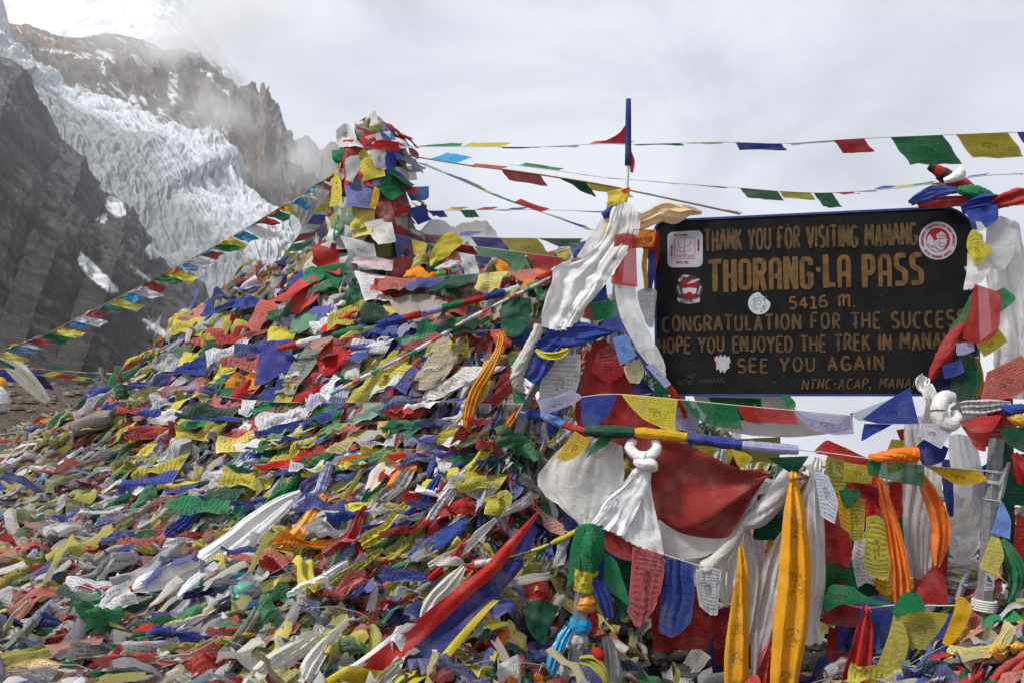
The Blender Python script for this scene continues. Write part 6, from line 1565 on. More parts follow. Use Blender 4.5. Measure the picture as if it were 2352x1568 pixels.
flag('long yellow printed flag with a ragged foot beside the orange scarf', [[(1990, 1186), (2012, 1182), (2034, 1196)], [(1988, 1230), (2014, 1232), (2042, 1240)], [(1984, 1280), (2012, 1290), (2046, 1284)], [(1990, 1320), (2018, 1326), (2040, 1330)]], (0.46, .42, .06), o=.06, ink=1.0, fray_=1.0)
khata('long bright orange scarf hanging straight down under the rolled string', [(2022, 1098, 18, .06), (2034, 1150, 32, .07), (2048, 1210, 36, .07), (2062, 1290, 40, .07), (2070, 1360, 42, .06), (2072, 1400, 34, .05)], (0.80, .17, .006), mat='s', depth=.2)
khata('orange cloth knotted round the rolled string beside the navy flag', [(1996, 1046, 8, .17), (2012, 1050, 18, .19), (2036, 1048, 24, .20), (2070, 1044, 30, .19), (2104, 1044, 34, .17)], (0.80, .20, .01), mat='k', tube=True)
khata('orange scarf twisting down between the white sheets near the steel post', [(2112, 1084, 14, .06), (2130, 1120, 34, .08), (2150, 1165, 40, .08), (2162, 1215, 38, .08), (2158, 1265, 34, .08), (2154, 1300, 16, .07)], (0.80, .17, .006), mat='s', depth=.2)
cloth('scarf', 'wide sheer white scarf hanging behind the orange knot', 'scarf', [[(2078, 960), (2110, 955), (2150, 965)], [(2072, 1060), (2120, 1062), (2170, 1062)], [(2074, 1190), (2112, 1196), (2152, 1190)], [(2084, 1320), (2112, 1330), (2136, 1320)]], (0.60, .59, .59), o=-.04, mat='h', fold=(3.2, .018, 'u', .5, 1), amp=.012, group=SG, n=34, m=30)
cloth('scarf', 'pale sheer scarf with faint red and blue print beside the steel post', 'scarf', [[(2178, 1000), (2205, 996), (2240, 1006)], [(2180, 1110), (2220, 1116), (2266, 1126)], [(2178, 1200), (2214, 1220), (2254, 1226)], [(2184, 1272), (2204, 1292), (2232, 1290)]], (0.58, .57, .58), o=-.05, mat='h', fold=(2.4, .016, 'u', .5, 1), amp=.012, group=SG, n=34, m=28)
khata('blue strip hanging between the two sheer white scarves', [(2172, 1054, 18, .02), (2178, 1110, 24, .02), (2182, 1160, 18, .02), (2186, 1186, 8, .02)], 'B', mat='c')
khata('white scarf tied in a tall knot at the lower corner of the board', [(2128, 862, 22, .14), (2122, 880, 40, .17), (2134, 900, 36, .18), (2136, 930, 40, .17), (2130, 968, 44, .15), (2120, 990, 34, .12)], (0.78, .77, .75), mat='k', depth=.22)
khata('white scarf looped into a thick knot just above the printed white flag', [(2190, 912, 22, .18), (2168, 912, 30, .20), (2157, 936, 36, .22), (2162, 964, 36, .22), (2182, 974, 32, .22), (2198, 962, 24, .2), (2192, 945, 18, .18)], (0.78, .77, .75), mat='k', tube=True, wr=.13)
flag('white printed flag with dense script hanging under the thick white knot', [[(2114, 970), (2155, 974), (2196, 977)], [(2110, 988), (2140, 996), (2178, 1004)], [(2106, 1000), (2134, 1014), (2162, 1030)]], (0.62, .62, .70), o=.24, ink=1.2, amp=.006)
flag('navy cloth bunched under the white printed flag', [[(2122, 1008), (2150, 1012), (2178, 1028)], [(2104, 1030), (2138, 1042), (2170, 1052)], [(2118, 1066), (2140, 1068), (2160, 1062)]], (0.02, .03, .17), o=.19, ink=0, amp=.02)
khata('grey printed scarf running from the thick knot toward the picture edge', [(2186, 944, 16, .15), (2212, 936, 30, .17), (2250, 934, 34, .18), (2290, 930, 26, .17), (2322, 928, 14, .15)], (0.56, .54, .54), mat='c', ink=.9, depth=.2)
flag('bright red flag flapping over the head of the steel post', [[(2204, 966), (2252, 956), (2302, 952)], [(2216, 978), (2256, 972), (2290, 974)], [(2234, 992), (2262, 992), (2276, 990)]], (0.5, .04, .04), o=.24, ink=.2)
flag('crumpled red flag hanging beside the head of the steel post', [[(2206, 975), (2236, 985), (2268, 986)], [(2224, 1002), (2244, 1010), (2266, 1010)], [(2238, 1026), (2250, 1034), (2264, 1036)]], 'R', o=.20, ink=.4, amp=.02)
flag('dark green cloth draped from the steel post to the picture edge', [[(2296, 984), (2330, 980), (2380, 984)], [(2304, 1004), (2340, 1010), (2380, 1016)], [(2316, 1020), (2346, 1036), (2380, 1044)]], 'D', o=.22, ink=0, amp=.018)
khata('gold cloth knot at the picture edge above the dark green drape', [(2316, 954, 14, .2), (2338, 962, 26, .22), (2362, 976, 22, .2)], 'A', tube=True)
khata('blue cloth knot beside the gold knot at the picture edge', [(2304, 934, 14, .2), (2324, 942, 24, .22), (2352, 936, 18, .2)], 'B', tube=True, mat='c')

# scarves and flags on the far edge of the sign
cloth('scarf', 'long white scarf hanging the full height of the far side of the sign', 'scarf', [[(2268, 505), (2300, 498), (2338, 515)], [(2262, 600), (2310, 600), (2362, 620)], [(2275, 720), (2325, 720), (2380, 730)], [(2282, 830), (2330, 835), (2390, 840)], [(2285, 905), (2330, 915), (2385, 915)]], (0.72, .71, .70), o=.05, mat='k', fold=(2.6, .022, 'u', .4, 1), amp=.016, group=SG, n=44, m=30)
cloth('scarf', 'white gauze laid over the top of the long white scarf', 'scarf', [[(2266, 522), (2300, 520), (2336, 528)], [(2262, 575), (2296, 580), (2326, 590)], [(2252, 610), (2280, 618), (2304, 622)]], (0.68, .68, .70), o=.12, mat='h', amp=.008, group=SG)
flag('yellow flag twisted to a point at the board edge over the fringed white cloth', [[(2222, 545), (2234, 528), (2256, 540)], [(2220, 568), (2240, 566), (2262, 560)], [(2226, 584), (2248, 590), (2280, 574)], [(2236, 606), (2250, 606), (2266, 592)]], 'Y', o=.16, amp=.018)
flag('fringed white cloth wrapped round the board edge below the twisted yellow flag', [[(2222, 580), (2232, 592), (2244, 602)], [(2220, 622), (2244, 622), (2276, 606)], [(2216, 645), (2238, 648), (2268, 630)], [(2212, 664), (2230, 664), (2256, 646)]], 'X', o=.14, ink=0, amp=.014, fray_=1.6)
flag('green flag hanging along the board edge beside the sheer red flag', [[(2222, 690), (2236, 668), (2246, 690)], [(2206, 722), (2222, 722), (2238, 726)], [(2180, 756), (2200, 766), (2226, 762)], [(2200, 784), (2208, 784), (2216, 780)]], (0.02, .20, .06), o=.13, ink=.2)
flag('green flag sticking out behind the sheer red flag', [[(2288, 668), (2306, 660)], [(2298, 690), (2332, 686)], [(2284, 718), (2300, 716)]], 'G', o=.14, ink=0)
flag('large sheer red flag blowing off the far edge of the board', [[(2238, 652), (2268, 662), (2302, 674)], [(2228, 700), (2262, 710), (2298, 716)], [(2216, 742), (2256, 760), (2290, 762)], [(2212, 778), (2236, 788), (2266, 786)]], (0.42, .035, .03), o=.20, mat='h', ink=.2, amp=.014)
flag('yellow printed square flag under the sheer red flag', [[(2242, 790), (2266, 772), (2292, 754)], [(2250, 804), (2276, 792), (2304, 768)], [(2260, 820), (2284, 806), (2314, 784)]], 'Y', o=.16, ink=1.0, amp=.006)
khata('twisted maroon cloth slanting across the board corner', [(2214, 742, 12, .12), (2196, 770, 30, .13), (2172, 812, 32, .13), (2148, 850, 20, .12), (2138, 870, 10, .12)], (0.36, .035, .04), tube=True, mat='c')
flag('small lavender printed flag on the cord above the little blue flag', [[(2197, 790), (2216, 786), (2236, 786)], [(2196, 804), (2216, 804), (2238, 804)], [(2198, 816), (2216, 814), (2237, 806)]], 'L', o=.18, ink=.7, amp=.004)
flag('small square blue flag at the board corner', [[(2164, 842), (2184, 832), (2208, 826)], [(2166, 856), (2188, 848), (2212, 840)], [(2170, 869), (2192, 864), (2215, 854)]], 'B', o=.17, ink=.8)
flag('big dark green flag spread over the far lower board corner', [[(2206, 804), (2228, 812), (2250, 826)], [(2194, 852), (2224, 856), (2256, 860)], [(2180, 892), (2212, 902), (2250, 890)], [(2196, 916), (2216, 928), (2236, 910)]], 'D', o=.15, ink=.2, mat='h')
flag('navy flag hanging behind the big dark green flag', [[(2148, 868), (2190, 872)], [(2156, 900), (2190, 910)], [(2166, 930), (2186, 926)]], 'N', o=.10, ink=0)
flag('faded red printed flag spread over the foot of the long white scarf', [[(2266, 854), (2304, 836), (2346, 815)], [(2258, 890), (2310, 878), (2372, 850)], [(2250, 922), (2310, 915), (2380, 886)]], 'P', o=.15, ink=.9)
khata('gold rag hanging between the dark green flag and the faded red flag', [(2244, 818, 10, .1), (2252, 860, 14, .1), (2250, 910, 20, .1)], 'A', mat='c')
khata('blue cloth stretched from the board corner to the red twist', [(2208, 482, 22, .12), (2240, 474, 40, .14), (2270, 466, 44, .14), (2290, 458, 26, .12)], 'B', mat='c', depth=.25)
flag('bunched blue cloth hanging at the upper far corner of the board', [[(2214, 485), (2250, 478), (2290, 470)], [(2226, 508), (2256, 505), (2292, 500)], [(2236, 530), (2256, 528), (2278, 516)]], 'B', o=.15, ink=0, amp=.03)
flag('small white flag under the bunched blue cloth', [[(2240, 510), (2252, 510)], [(2246, 534), (2264, 526)]], 'W', o=.18, ink=.5)
cloth('scarf', 'red cloth stretched along the top toward the picture edge', 'scarf', [[(2276, 462), (2312, 438), (2346, 430), (2390, 444)], [(2280, 472), (2316, 454), (2350, 450), (2390, 460)], [(2288, 482), (2322, 474), (2352, 474), (2390, 480)]], 'R', o=.14, amp=.016, fold=(1.8, .022, 'v', .9, .9), group=SG, n=26, m=32)
flag('red corner of cloth flapping up from the red twist', [[(2306, 450), (2345, 432)], [(2318, 456), (2348, 446)]], 'R', o=.12, ink=0)
cloth('scarf', 'blue cloth lying folded on the top edge of the board', 'scarf', [[(2084, 462), (2124, 432), (2170, 424), (2220, 431)], [(2088, 468), (2132, 446), (2176, 438), (2218, 433)], [(2098, 472), (2140, 460), (2178, 450), (2210, 438)]], (0.05, .09, .32), o=.07, amp=.014, fold=(1.4, .02, 'v', .9, .7), group=SG, n=24, m=34)
cloth('scarf', 'red cloth band lying on the top edge of the board under the folded blue cloth', 'scarf', [[(2106, 470), (2150, 457), (2190, 452), (2230, 450)], [(2108, 474), (2152, 466), (2192, 462), (2230, 461)], [(2112, 479), (2156, 478), (2194, 477), (2228, 472)]], (0.40, .03, .03), o=.05, amp=.012, fold=(1.3, .016, 'v', .9, .8), group=SG, n=22, m=30)
khata('green rag knotted between the blue roll and the red twist', [(2200, 436, 14, .08), (2228, 440, 26, .10), (2256, 448, 26, .10), (2284, 456, 14, .09)], 'G', mat='c', tube=True, wr=.4)
rw = empty('wrapped_stick', PX(2200, 420, 5.0), 'stick end wrapped in red and black tape poking up over the sign', 'stick')
V, Q = tube_mesh(PX(np.array([2136, 2150, 2166, 2185, 2215, 2246]), np.array([383, 390, 400, 412, 424, 446]), 4.98), np.array([7, 12, 15, 17, 14, 9]) * 5 / F, 12)
make_mesh('stick', V, Q, CLOTH, parent=rw, col=rgba('R'), uv=np.zeros((len(V), 2)))
for i, (x, y) in enumerate([(2138, 384), (2164, 400)]):
    V, Q = tube_mesh(PX(np.array([x - 3, x + 6 + 4 * i]), np.array([y - 2, y + 4 + 3 * i]), 4.98), np.array([8.5 + 8 * i, 10.5 + 7 * i]) * 5 / F, 12); make_mesh('tape', V, Q, M_DARK, parent=rw)
khata('white plastic puff caught on the wrapped stick', [(2168, 416, 12, .02), (2188, 410, 20, .03), (2204, 400, 26, .02), (2196, 388, 18, .02)], 'X', mat='s', tube=True, wr=.14)

# skirt of printed flags below the banner
C, a = cord([(1350, 1206, 5.22), (1390, 1216, 5.20), (1460, 1254, 5.16), (1524, 1272, 5.10), (1592, 1294, 5.06), (1656, 1310, 5.02)])
st = flag_string('short string of big worn flags hanging below the banner border', C, [], 'flag strings tied across the sign frame')
sflag(st, [[(1390, 1215), (1428, 1234), (1462, 1254)], [(1390, 1240), (1425, 1258), (1456, 1274)], [(1391, 1262), (1422, 1280), (1449, 1288)]], (0.30, .02, .02), .20, ink=.4)
sflag(st, [[(1454, 1254), (1490, 1262), (1524, 1273)], [(1450, 1300), (1488, 1304), (1526, 1310)], [(1446, 1360), (1484, 1364), (1516, 1362)], [(1440, 1404), (1468, 1438), (1504, 1396)]], (0.44, .10, .11), .21, ink=.9, fold=(5.5, .012, 'u', 1.0, .5))
sflag(st, [[(1527, 1280), (1560, 1286), (1592, 1294)], [(1522, 1340), (1556, 1346), (1596, 1350)], [(1516, 1400), (1550, 1408), (1590, 1405)], [(1512, 1450), (1548, 1462), (1586, 1430)]], (0.035, .06, .24), .19, ink=.4, fold=(4.5, .012, 'u', 1.0, .5))
sflag(st, [[(1598, 1306), (1628, 1308), (1656, 1312)], [(1600, 1350), (1628, 1354), (1652, 1356)], [(1606, 1390), (1630, 1410), (1648, 1412)]], (0.46, .46, .48), .20, ink=1.0, fold=(3.5, .008, 'u', 1.0, .5))

# the wrapped post in front
wp = empty('wrapped_post', PX(1312, 1600, 4.80), 'leaning steel post wound with green, gold and turquoise cloth in front of the dark hollow', 'post')
V, Q = beam(PX(1308, 1640, 4.80), PX(1352, 1225, 4.86), 0.07, 0.07); make_mesh('tube', V, Q, M_STEEL, parent=wp, smooth=False)
def wrap(spine, c, mat='c', o=.57, ink=0.0, wr=.22): return scarf('wrapping', None, None, spine, c, o=o, mat=mat, tube=True, parent=wp, ink=ink, wr=wr)
cloth('wrapping', None, None, [[(1324, 1210, .52), (1340, 1202, .6), (1362, 1202, .6), (1382, 1212, .52)], [(1316, 1242, .52), (1340, 1246, .64), (1366, 1244, .64), (1392, 1238, .52)], [(1320, 1276, .52), (1342, 1284, .63), (1366, 1280, .63), (1388, 1270, .52)], [(1330, 1306, .53), (1344, 1316, .6), (1356, 1314, .6), (1370, 1302, .53)]], 'G', ink=.55, amp=.014, fr=9, fold=(2.2, .012), parent=wp, n=30, m=30, fray_=.8)
wrap([(1347, 1306, 52), (1342, 1332, 46), (1340, 1356, 38)], 'Y', ink=.3)
wrap([(1341, 1368, 34), (1345, 1383, 46), (1340, 1398, 38)], (0.7, .26, .01), 's')
wrap([(1333, 1416, 40), (1332, 1432, 50), (1330, 1448, 42)], 'C')
wrap([(1327, 1452, 40), (1324, 1468, 46), (1320, 1486, 40)], 'E')
wrap([(1352, 1390, 14), (1360, 1420, 26), (1358, 1452, 18)], 'R', o=.54)
wrap([(1316, 1530, 50), (1310, 1560, 60), (1300, 1600, 66)], 'E', o=.60)
flag('long green pennant hanging from the wrapped post', [[(1388, 1268), (1402, 1274), (1418, 1290)], [(1388, 1310), (1410, 1326), (1434, 1340)], [(1392, 1348), (1420, 1368), (1446, 1378)], [(1440, 1386), (1446, 1388), (1452, 1390)]], 'G', o=.55, ink=.1)
flag('green rag tail on the near side of the wrapped post', [[(1322, 1214), (1344, 1206)], [(1310, 1262), (1334, 1268)], [(1304, 1312), (1330, 1310)], [(1302, 1348), (1312, 1340)]], 'G', o=.62, ink=0, fray_=1)
khata('blue strip hanging from the wrapped post below the long green pennant', [(1356, 1314, 14, .58), (1374, 1340, 28, .6), (1390, 1380, 34, .6), (1398, 1420, 22, .58)], 'B', mat='c')
khata('turquoise ribbon trailing from the wrapped post to the bottom edge', [(1306, 1440, 22, .62), (1290, 1470, 26, .66), (1270, 1520, 28, .72), (1256, 1580, 22, .78)], 'C', mat='s')
khata('olive ribbon hanging from the red knot at the foot of the wrapped post', [(1330, 1514, 16, .64), (1362, 1520, 26, .66), (1384, 1550, 26, .68), (1396, 1600, 20, .7)], 'V', mat='c')
khata('red knot tied round the foot of the wrapped post', [(1366, 1490, 14, .6), (1374, 1502, 24, .62), (1380, 1516, 14, .6)], 'R', mat='c', tube=True)
khata('grey ragged cloth hanging by the foot of the wrapped post', [(1392, 1460, 20, .5), (1402, 1500, 34, .5), (1410, 1550, 38, .5), (1408, 1600, 20, .5)], 'H', mat='c')
C, a = cord([(1330, 1216, 4.82), (1290, 1236, 4.82), (1240, 1258, 4.95), (1180, 1276, 4.9), (1110, 1292, 4.85), (1010, 1300, 4.85)])
flag_string('frayed yellow rope with torn flags stretched from the wrapped post over the striped banner', C, [dict(t0=.0, t1=.22, c='Y', roll=.014), dict(t0=.26, t1=.40, c='Y', roll=.010),
    dict(t0=.22, t1=.30, c='B', h=.07, hang=(.1, 0, -1)), dict(t0=.30, t1=.36, c='G', h=.06, hang=(-.1, 0, -1)), dict(t0=.36, t1=.44, c='Y', h=.08, hang=(-.3, 0, -1)), dict(t0=.06, t1=.16, c='H', h=.14, hang=(-.2, 0, -1)), dict(t0=.66, t1=.78, c='W', roll=.018)], 'flag strings tied across the sign frame', r=.006, mat=M_ROPE)
khata('crumpled red rag tied at the end of the frayed yellow rope', [(1074, 1308, 14, .62), (1092, 1300, 26, .64), (1112, 1302, 30, .64), (1128, 1294, 12, .62)], 'R', mat='c', tube=True, wr=.5)

# the long striped banner over the slope
sb_ = empty('striped_banner', PX(1040, 1400, 4.6), 'long red, navy and yellow striped banner slung down the near slope', 'banner')
cs = np.array([[(1236, 1172, 5.26), (1240, 1190, 5.26)], [(1152, 1256, 4.92), (1230, 1266, 5.0)], [(1098, 1312, 4.66), (1184, 1340, 4.8)], [(994, 1396, 4.36), (1128, 1396, 4.55)], [(898, 1474, 4.16), (1074, 1462, 4.34)], [(826, 1533, 4.0), (1008, 1537, 4.12)], [(730, 1596, 3.9), (935, 1592, 3.95)]], float)
cs = crom(cs, 60, 0)
def stripe(name, f0, f1, c, mat='k', zoff=0.0, i0=0, i1=60):
    u = np.linspace(f0, f1, 12)[None, :, None]
    G = cs[i0:i1, :1] * (1 - u) + cs[i0:i1, 1:] * u
    V = PX(G[..., 0], G[..., 1], G[..., 2])
    uu = np.linspace(f0, f1, 12)[None] + 0 * G[..., 0]
    vv = np.linspace(i0 / 60, i1 / 60, i1 - i0)[:, None] + 0 * uu
    h = 0.030 * np.sin(uu * 6.0 + 2.2 * vv) + 0.016 * np.sin(uu * 13 - 5 * vv) + 0.012 * np.sin(vv * 17 + 4 * uu)
    V = V + np.array([0.1, -0.8, 0.5]) * (h * np.clip(vv * 4, 0.1, 1) + zoff)[..., None]
    return sheet_obj(name, V, c, MATS[mat], parent=sb_)
stripe('pale_edge', -0.10, 0.06, 'X', i0=34)
stripe('red_stripe', 0.0, 0.40, (0.46, .016, .012))
stripe('navy_stripe', 0.40, 0.86, (0.018, .022, .13), i0=3)
stripe('yellow_stripe', 0.86, 1.0, (0.60, .47, .02), i0=26, i1=50)
stripe('yellow_stripe', -0.15, 1.0, (0.60, .47, .02), i0=50, zoff=.02)
khata('white silk scarf lying beside the upper edge of the striped banner', [(1066, 1300, 14, 4.83), (1040, 1335, 38, 4.75), (1004, 1375, 44, 4.64), (982, 1410, 36, 4.55), (976, 1432, 16, 4.5)], 'E', on='a', depth=.12)
khata('teal and orange cloth strip between the white silk and the striped banner', [(1108, 1312, 10, 4.80), (1074, 1340, 18, 4.74), (1044, 1368, 16, 4.66), (1020, 1392, 8, 4.6)], 'T', on='a')
khata('narrow orange edge beside the teal strip', [(1086, 1310, 6, 4.82), (1058, 1345, 10, 4.75), (1032, 1378, 8, 4.66)], 'O', on='a')

# lower cord to the steel post
C, a = cord([(1880, 1360, 4.98), (1896, 1368, 4.95), (1978, 1394, 4.88), (2055, 1389, 4.84), (2130, 1390, 4.80), (2262, 1389, 4.69)])
st = flag_string('low white cord with ragged flags tied to the foot of the steel post', C, [], 'flag strings tied across the sign frame', r=.004)
sflag(st, [[(1894, 1366), (1912, 1342), (1960, 1346)], [(1890, 1390), (1930, 1370), (1990, 1368)], [(1900, 1404), (1940, 1386), (2046, 1386)]], 'G', .16, fray_=1)
sflag(st, [[(2052, 1392), (2078, 1360), (2110, 1362)], [(2050, 1402), (2084, 1388), (2124, 1390)], [(2056, 1416), (2090, 1408), (2122, 1402)]], 'G', .20, fray_=1.2, ink=0)
sflag(st, [[(2060, 1398), (2120, 1402), (2180, 1408)], [(2064, 1440), (2116, 1446), (2164, 1452)], [(2072, 1484), (2110, 1490), (2144, 1498)]], (0.42, .37, .06), .15, ink=.6, fray_=1.2)
sflag(st, [[(2052, 1410), (2062, 1400), (2070, 1420)], [(2040, 1460), (2060, 1462), (2086, 1466)], [(2014, 1530), (2046, 1532), (2080, 1510)], [(2000, 1576), (2024, 1574), (2046, 1560)]], (0.46, .41, .08), .19, ink=.5, fray_=1.5)
sflag(st, [[(1975, 1380), (2010, 1366), (2056, 1384)], [(1972, 1430), (2012, 1434), (2050, 1430)], [(1970, 1480), (2010, 1490), (2040, 1470)]], (0.03, .05, .22), .05, ink=.5)
sflag(st, [[(1892, 1370), (1930, 1372), (1974, 1380)], [(1890, 1430), (1930, 1436), (1970, 1440)]], (0.22, .02, .02), .04, ink=.4)
khata('red satin scarf knotted on the low white cord, two tails hanging', [(1990, 1390, 16, .17), (1991, 1400, 22, .19), (1989, 1412, 16, .18), (1986, 1440, 36, .17), (1978, 1500, 52, .16), (1966, 1550, 62, .15), (1958, 1610, 66, .15)], (0.50, .010, .012), mat='s', depth=.2, pleats=2.2)
flag('gold folded flag leaning on the low white cord near the post foot', [[(2198, 1368), (2216, 1372), (2234, 1394)], [(2188, 1410), (2206, 1420), (2220, 1432)], [(2164, 1476), (2180, 1482), (2196, 1468)]], (0.66, .36, .01), o=.20, ink=.3)
flag('blue ragged flag hanging beside the gold folded flag', [[(2180, 1410), (2206, 1400)], [(2160, 1445), (2186, 1450)], [(2126, 1488), (2166, 1500)]], 'B', o=.16, ink=.3, fray_=1)
flag('dark red wedge of cloth hanging from a slack cord before the folded cloth heap', [[(2148, 1288), (2160, 1290)], [(2112, 1340), (2172, 1340)], [(2098, 1384), (2180, 1386)]], (0.32, .02, .02), o=.05, ink=0)
flag('yellow ragged flag tied high on the steel post', [[(2276, 1230), (2296, 1236)], [(2262, 1268), (2306, 1278)], [(2252, 1306), (2294, 1312)], [(2290, 1318), (2312, 1338)]], (0.50, .44, .09), o=.22, ink=.5, fray_=1.2)
flag('light blue flag hanging behind the yellow ragged flag', [[(2298, 1150), (2306, 1156)], [(2286, 1190), (2322, 1196)], [(2276, 1222), (2320, 1238)]], 'S', o=.16, ink=0)
khata('green patterned scarf hanging past the steel post', [(2302, 1236, 12, .18), (2320, 1266, 34, .19), (2338, 1310, 38, .19), (2334, 1352, 30, .18), (2318, 1384, 12, .17)], (0.03, .19, .09), ink=.5)
khata('grey ribbon tied to a red rag behind the steel post', [(2318, 1060, 8, .15), (2308, 1090, 16, .15), (2302, 1130, 12, .15), (2296, 1150, 6, .15)], 'H', mat='c')
khata('small red rag behind the steel post head', [(2330, 1040, 16, .1), (2346, 1070, 34, .1), (2352, 1110, 24, .1)], 'R', mat='c')

# cloth behind the curtain of scarves, mostly dark colours standing in for shade
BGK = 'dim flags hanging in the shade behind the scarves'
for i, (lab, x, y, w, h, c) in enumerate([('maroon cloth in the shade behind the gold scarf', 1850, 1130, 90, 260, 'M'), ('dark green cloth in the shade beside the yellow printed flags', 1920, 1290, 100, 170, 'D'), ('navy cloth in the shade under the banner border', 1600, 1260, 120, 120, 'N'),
      ('red cloth in the shade behind the orange scarf', 2040, 1110, 70, 150, 'R'), ('white sheet toned grey for shade between the banner tip and the gold scarf', 1700, 1100, 110, 110, 'H'), ('gold cloth in the shade at the foot of the long yellow flag', 2020, 1320, 60, 90, 'A'),
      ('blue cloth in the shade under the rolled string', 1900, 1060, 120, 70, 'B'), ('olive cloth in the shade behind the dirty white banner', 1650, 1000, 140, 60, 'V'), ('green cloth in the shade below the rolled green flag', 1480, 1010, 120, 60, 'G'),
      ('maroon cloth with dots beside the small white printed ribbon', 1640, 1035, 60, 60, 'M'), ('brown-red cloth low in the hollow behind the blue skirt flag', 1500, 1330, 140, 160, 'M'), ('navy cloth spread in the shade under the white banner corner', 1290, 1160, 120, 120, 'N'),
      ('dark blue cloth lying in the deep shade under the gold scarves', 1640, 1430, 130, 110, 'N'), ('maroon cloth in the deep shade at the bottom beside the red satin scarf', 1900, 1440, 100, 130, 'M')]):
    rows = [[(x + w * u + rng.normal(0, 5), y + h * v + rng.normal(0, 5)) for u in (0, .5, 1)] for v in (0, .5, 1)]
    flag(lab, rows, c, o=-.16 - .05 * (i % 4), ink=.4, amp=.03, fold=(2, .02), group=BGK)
# more layers tied along the back rails
BACK = [('olive', 'V', 1895, 1030, 70, 95, 'the rolled lavender flag'), ('red', 'R', 1960, 1075, 60, 120, 'the maroon slung flag'), ('yellow', 'Y', 2040, 1010, 80, 70, 'the orange knot'), ('green', 'G', 2050, 1180, 60, 130, 'the long orange scarf'), ('white printed', 'W', 1960, 1230, 70, 110, 'the tall yellow flag'),
        ('maroon', 'M', 2100, 1240, 70, 130, 'the orange twisted scarf'), ('blue', 'B', 2230, 1060, 50, 120, 'the wire bindings of the steel post'), ('gold', 'A', 2010, 1240, 50, 110, 'the long ragged yellow flag'), ('green', 'G', 1885, 1280, 80, 110, 'the dark red flag'), ('navy', 'N', 1930, 1380, 90, 120, 'the green flag of the low cord'),
        ('red', 'R', 1690, 1290, 70, 150, 'the cream knot'), ('white', 'W', 1560, 1260, 70, 90, 'the blue skirt flag'), ('dark green', 'D', 1420, 1290, 70, 130, 'the pink printed skirt flag'), ('maroon', 'M', 1640, 1400, 90, 130, 'the slim gold scarf'), ('blue', 'B', 1370, 1240, 60, 120, 'the green pennant'),
        ('yellow', 'Y', 1590, 1010, 90, 60, 'the rolled gold flag'), ('lavender', 'L', 1520, 925, 80, 70, 'the yellow flag of the large string'), ('green', 'G', 1640, 915, 110, 50, 'the dirty white banner top'), ('red', 'R', 2060, 985, 60, 80, 'the big blue triangle'), ('white', 'W', 2200, 880, 70, 90, 'the knotted white scarves'),
        ('maroon', 'M', 2240, 900, 90, 120, 'the grey printed scarf'), ('green', 'D', 2300, 1040, 70, 120, 'the head of the steel post'), ('blue', 'S', 2340, 700, 60, 130, 'the long white scarf by the board'), ('red', 'R', 2330, 1180, 60, 120, 'the rear post'), ('orange', 'O', 1770, 1340, 40, 150, 'the second white tail')]
for nm, c, x, y, w, h, at in BACK:
    rows = [[(x + w * u + rng.normal(0, 5), y + h * v + rng.normal(0, 6)) for u in (0, .5, 1)] for v in (0, .5, 1)]
    flag(f'{nm} flag half hidden in the layer behind {at}', rows, c, o=-.10 - .05 * rng.random(), ink=.8, amp=.02, fold=(1.4, .018), group=BGK, fray_=.6)
khata('small white ribbon with red print under the rolled blue flag', [(1660, 1030, 18, .02), (1656, 1050, 30, .02), (1650, 1075, 26, .02)], 'W', mat='c', ink=1)
flag('small yellow printed flag beside the white ribbon', [[(1680, 1030), (1716, 1040)], [(1690, 1060), (1728, 1052)], [(1700, 1074), (1714, 1068)]], 'Y', o=.03)
flag('red hem of cloth peeking over the banner edge', [[(1640, 1076), (1700, 1078), (1752, 1076)], [(1645, 1092), (1700, 1094), (1752, 1094)]], 'R', o=.04, ink=0)
# ------------------------------------------------------------------ notable cloth on the pile
MG = 'large cloths lying on the pile'
def mcloth(label, rows, c, **kw):
    kw.setdefault('on', 'm'); kw.setdefault('o', .22); kw.setdefault('amp', .03); kw.setdefault('group', MG); kw.setdefault('n', 18); kw.setdefault('m', 18)
    return cloth('prayer_flag', label, 'prayer flag', rows, c, **kw)
def mscarf(label, spine, c, **kw):
    kw.setdefault('on', 'm'); kw.setdefault('o', .27); kw.setdefault('depth', .10); kw.setdefault('group', 'scarves lying on the pile')
    return scarf('scarf', label, 'scarf', spine, c, **kw)
lw = empty('scarf', PX(560, 1240, mdepth(560, 1240)[0] - .15), 'long white scarf running down the slope in two tails', 'scarf', 'scarves lying on the pile')
scarf('tail', None, None, [(690, 1128, 10), (640, 1152, 24), (580, 1195, 36), (520, 1245, 40), (460, 1290, 52), (390, 1322, 50), (330, 1340, 40), (306, 1352, 18)], 'X', on='m', o=.30, parent=lw, mat='s', depth=.10, pleats=1.8)
scarf('tail', None, None, [(690, 1128, 10), (650, 1170, 20), (600, 1215, 26), (545, 1270, 34), (490, 1310, 36), (440, 1345, 34), (410, 1370, 14)], (.72, .72, .73), on='m', o=.26, parent=lw, depth=.10, pleats=1.6)
mscarf('gold scarf lying down the slope beside the long white scarf', [(746, 1134, 12), (728, 1162, 26), (704, 1200, 34), (674, 1236, 38), (646, 1262, 26)], (.76, .30, .01), mat='s')
mscarf('short orange scarf at the lower end of the long white scarf', [(320, 1342, 14), (296, 1354, 26), (266, 1366, 22), (250, 1372, 8)], 'O')
mcloth('big navy cloth billowing on the upper pile', [[(606, 795), (622, 782), (640, 790)], [(594, 830), (634, 826), (688, 838)], [(586, 868), (620, 872), (650, 858)], [(584, 886), (598, 884), (612, 880)]], (.035, .04, .19), o=.35, ink=0)
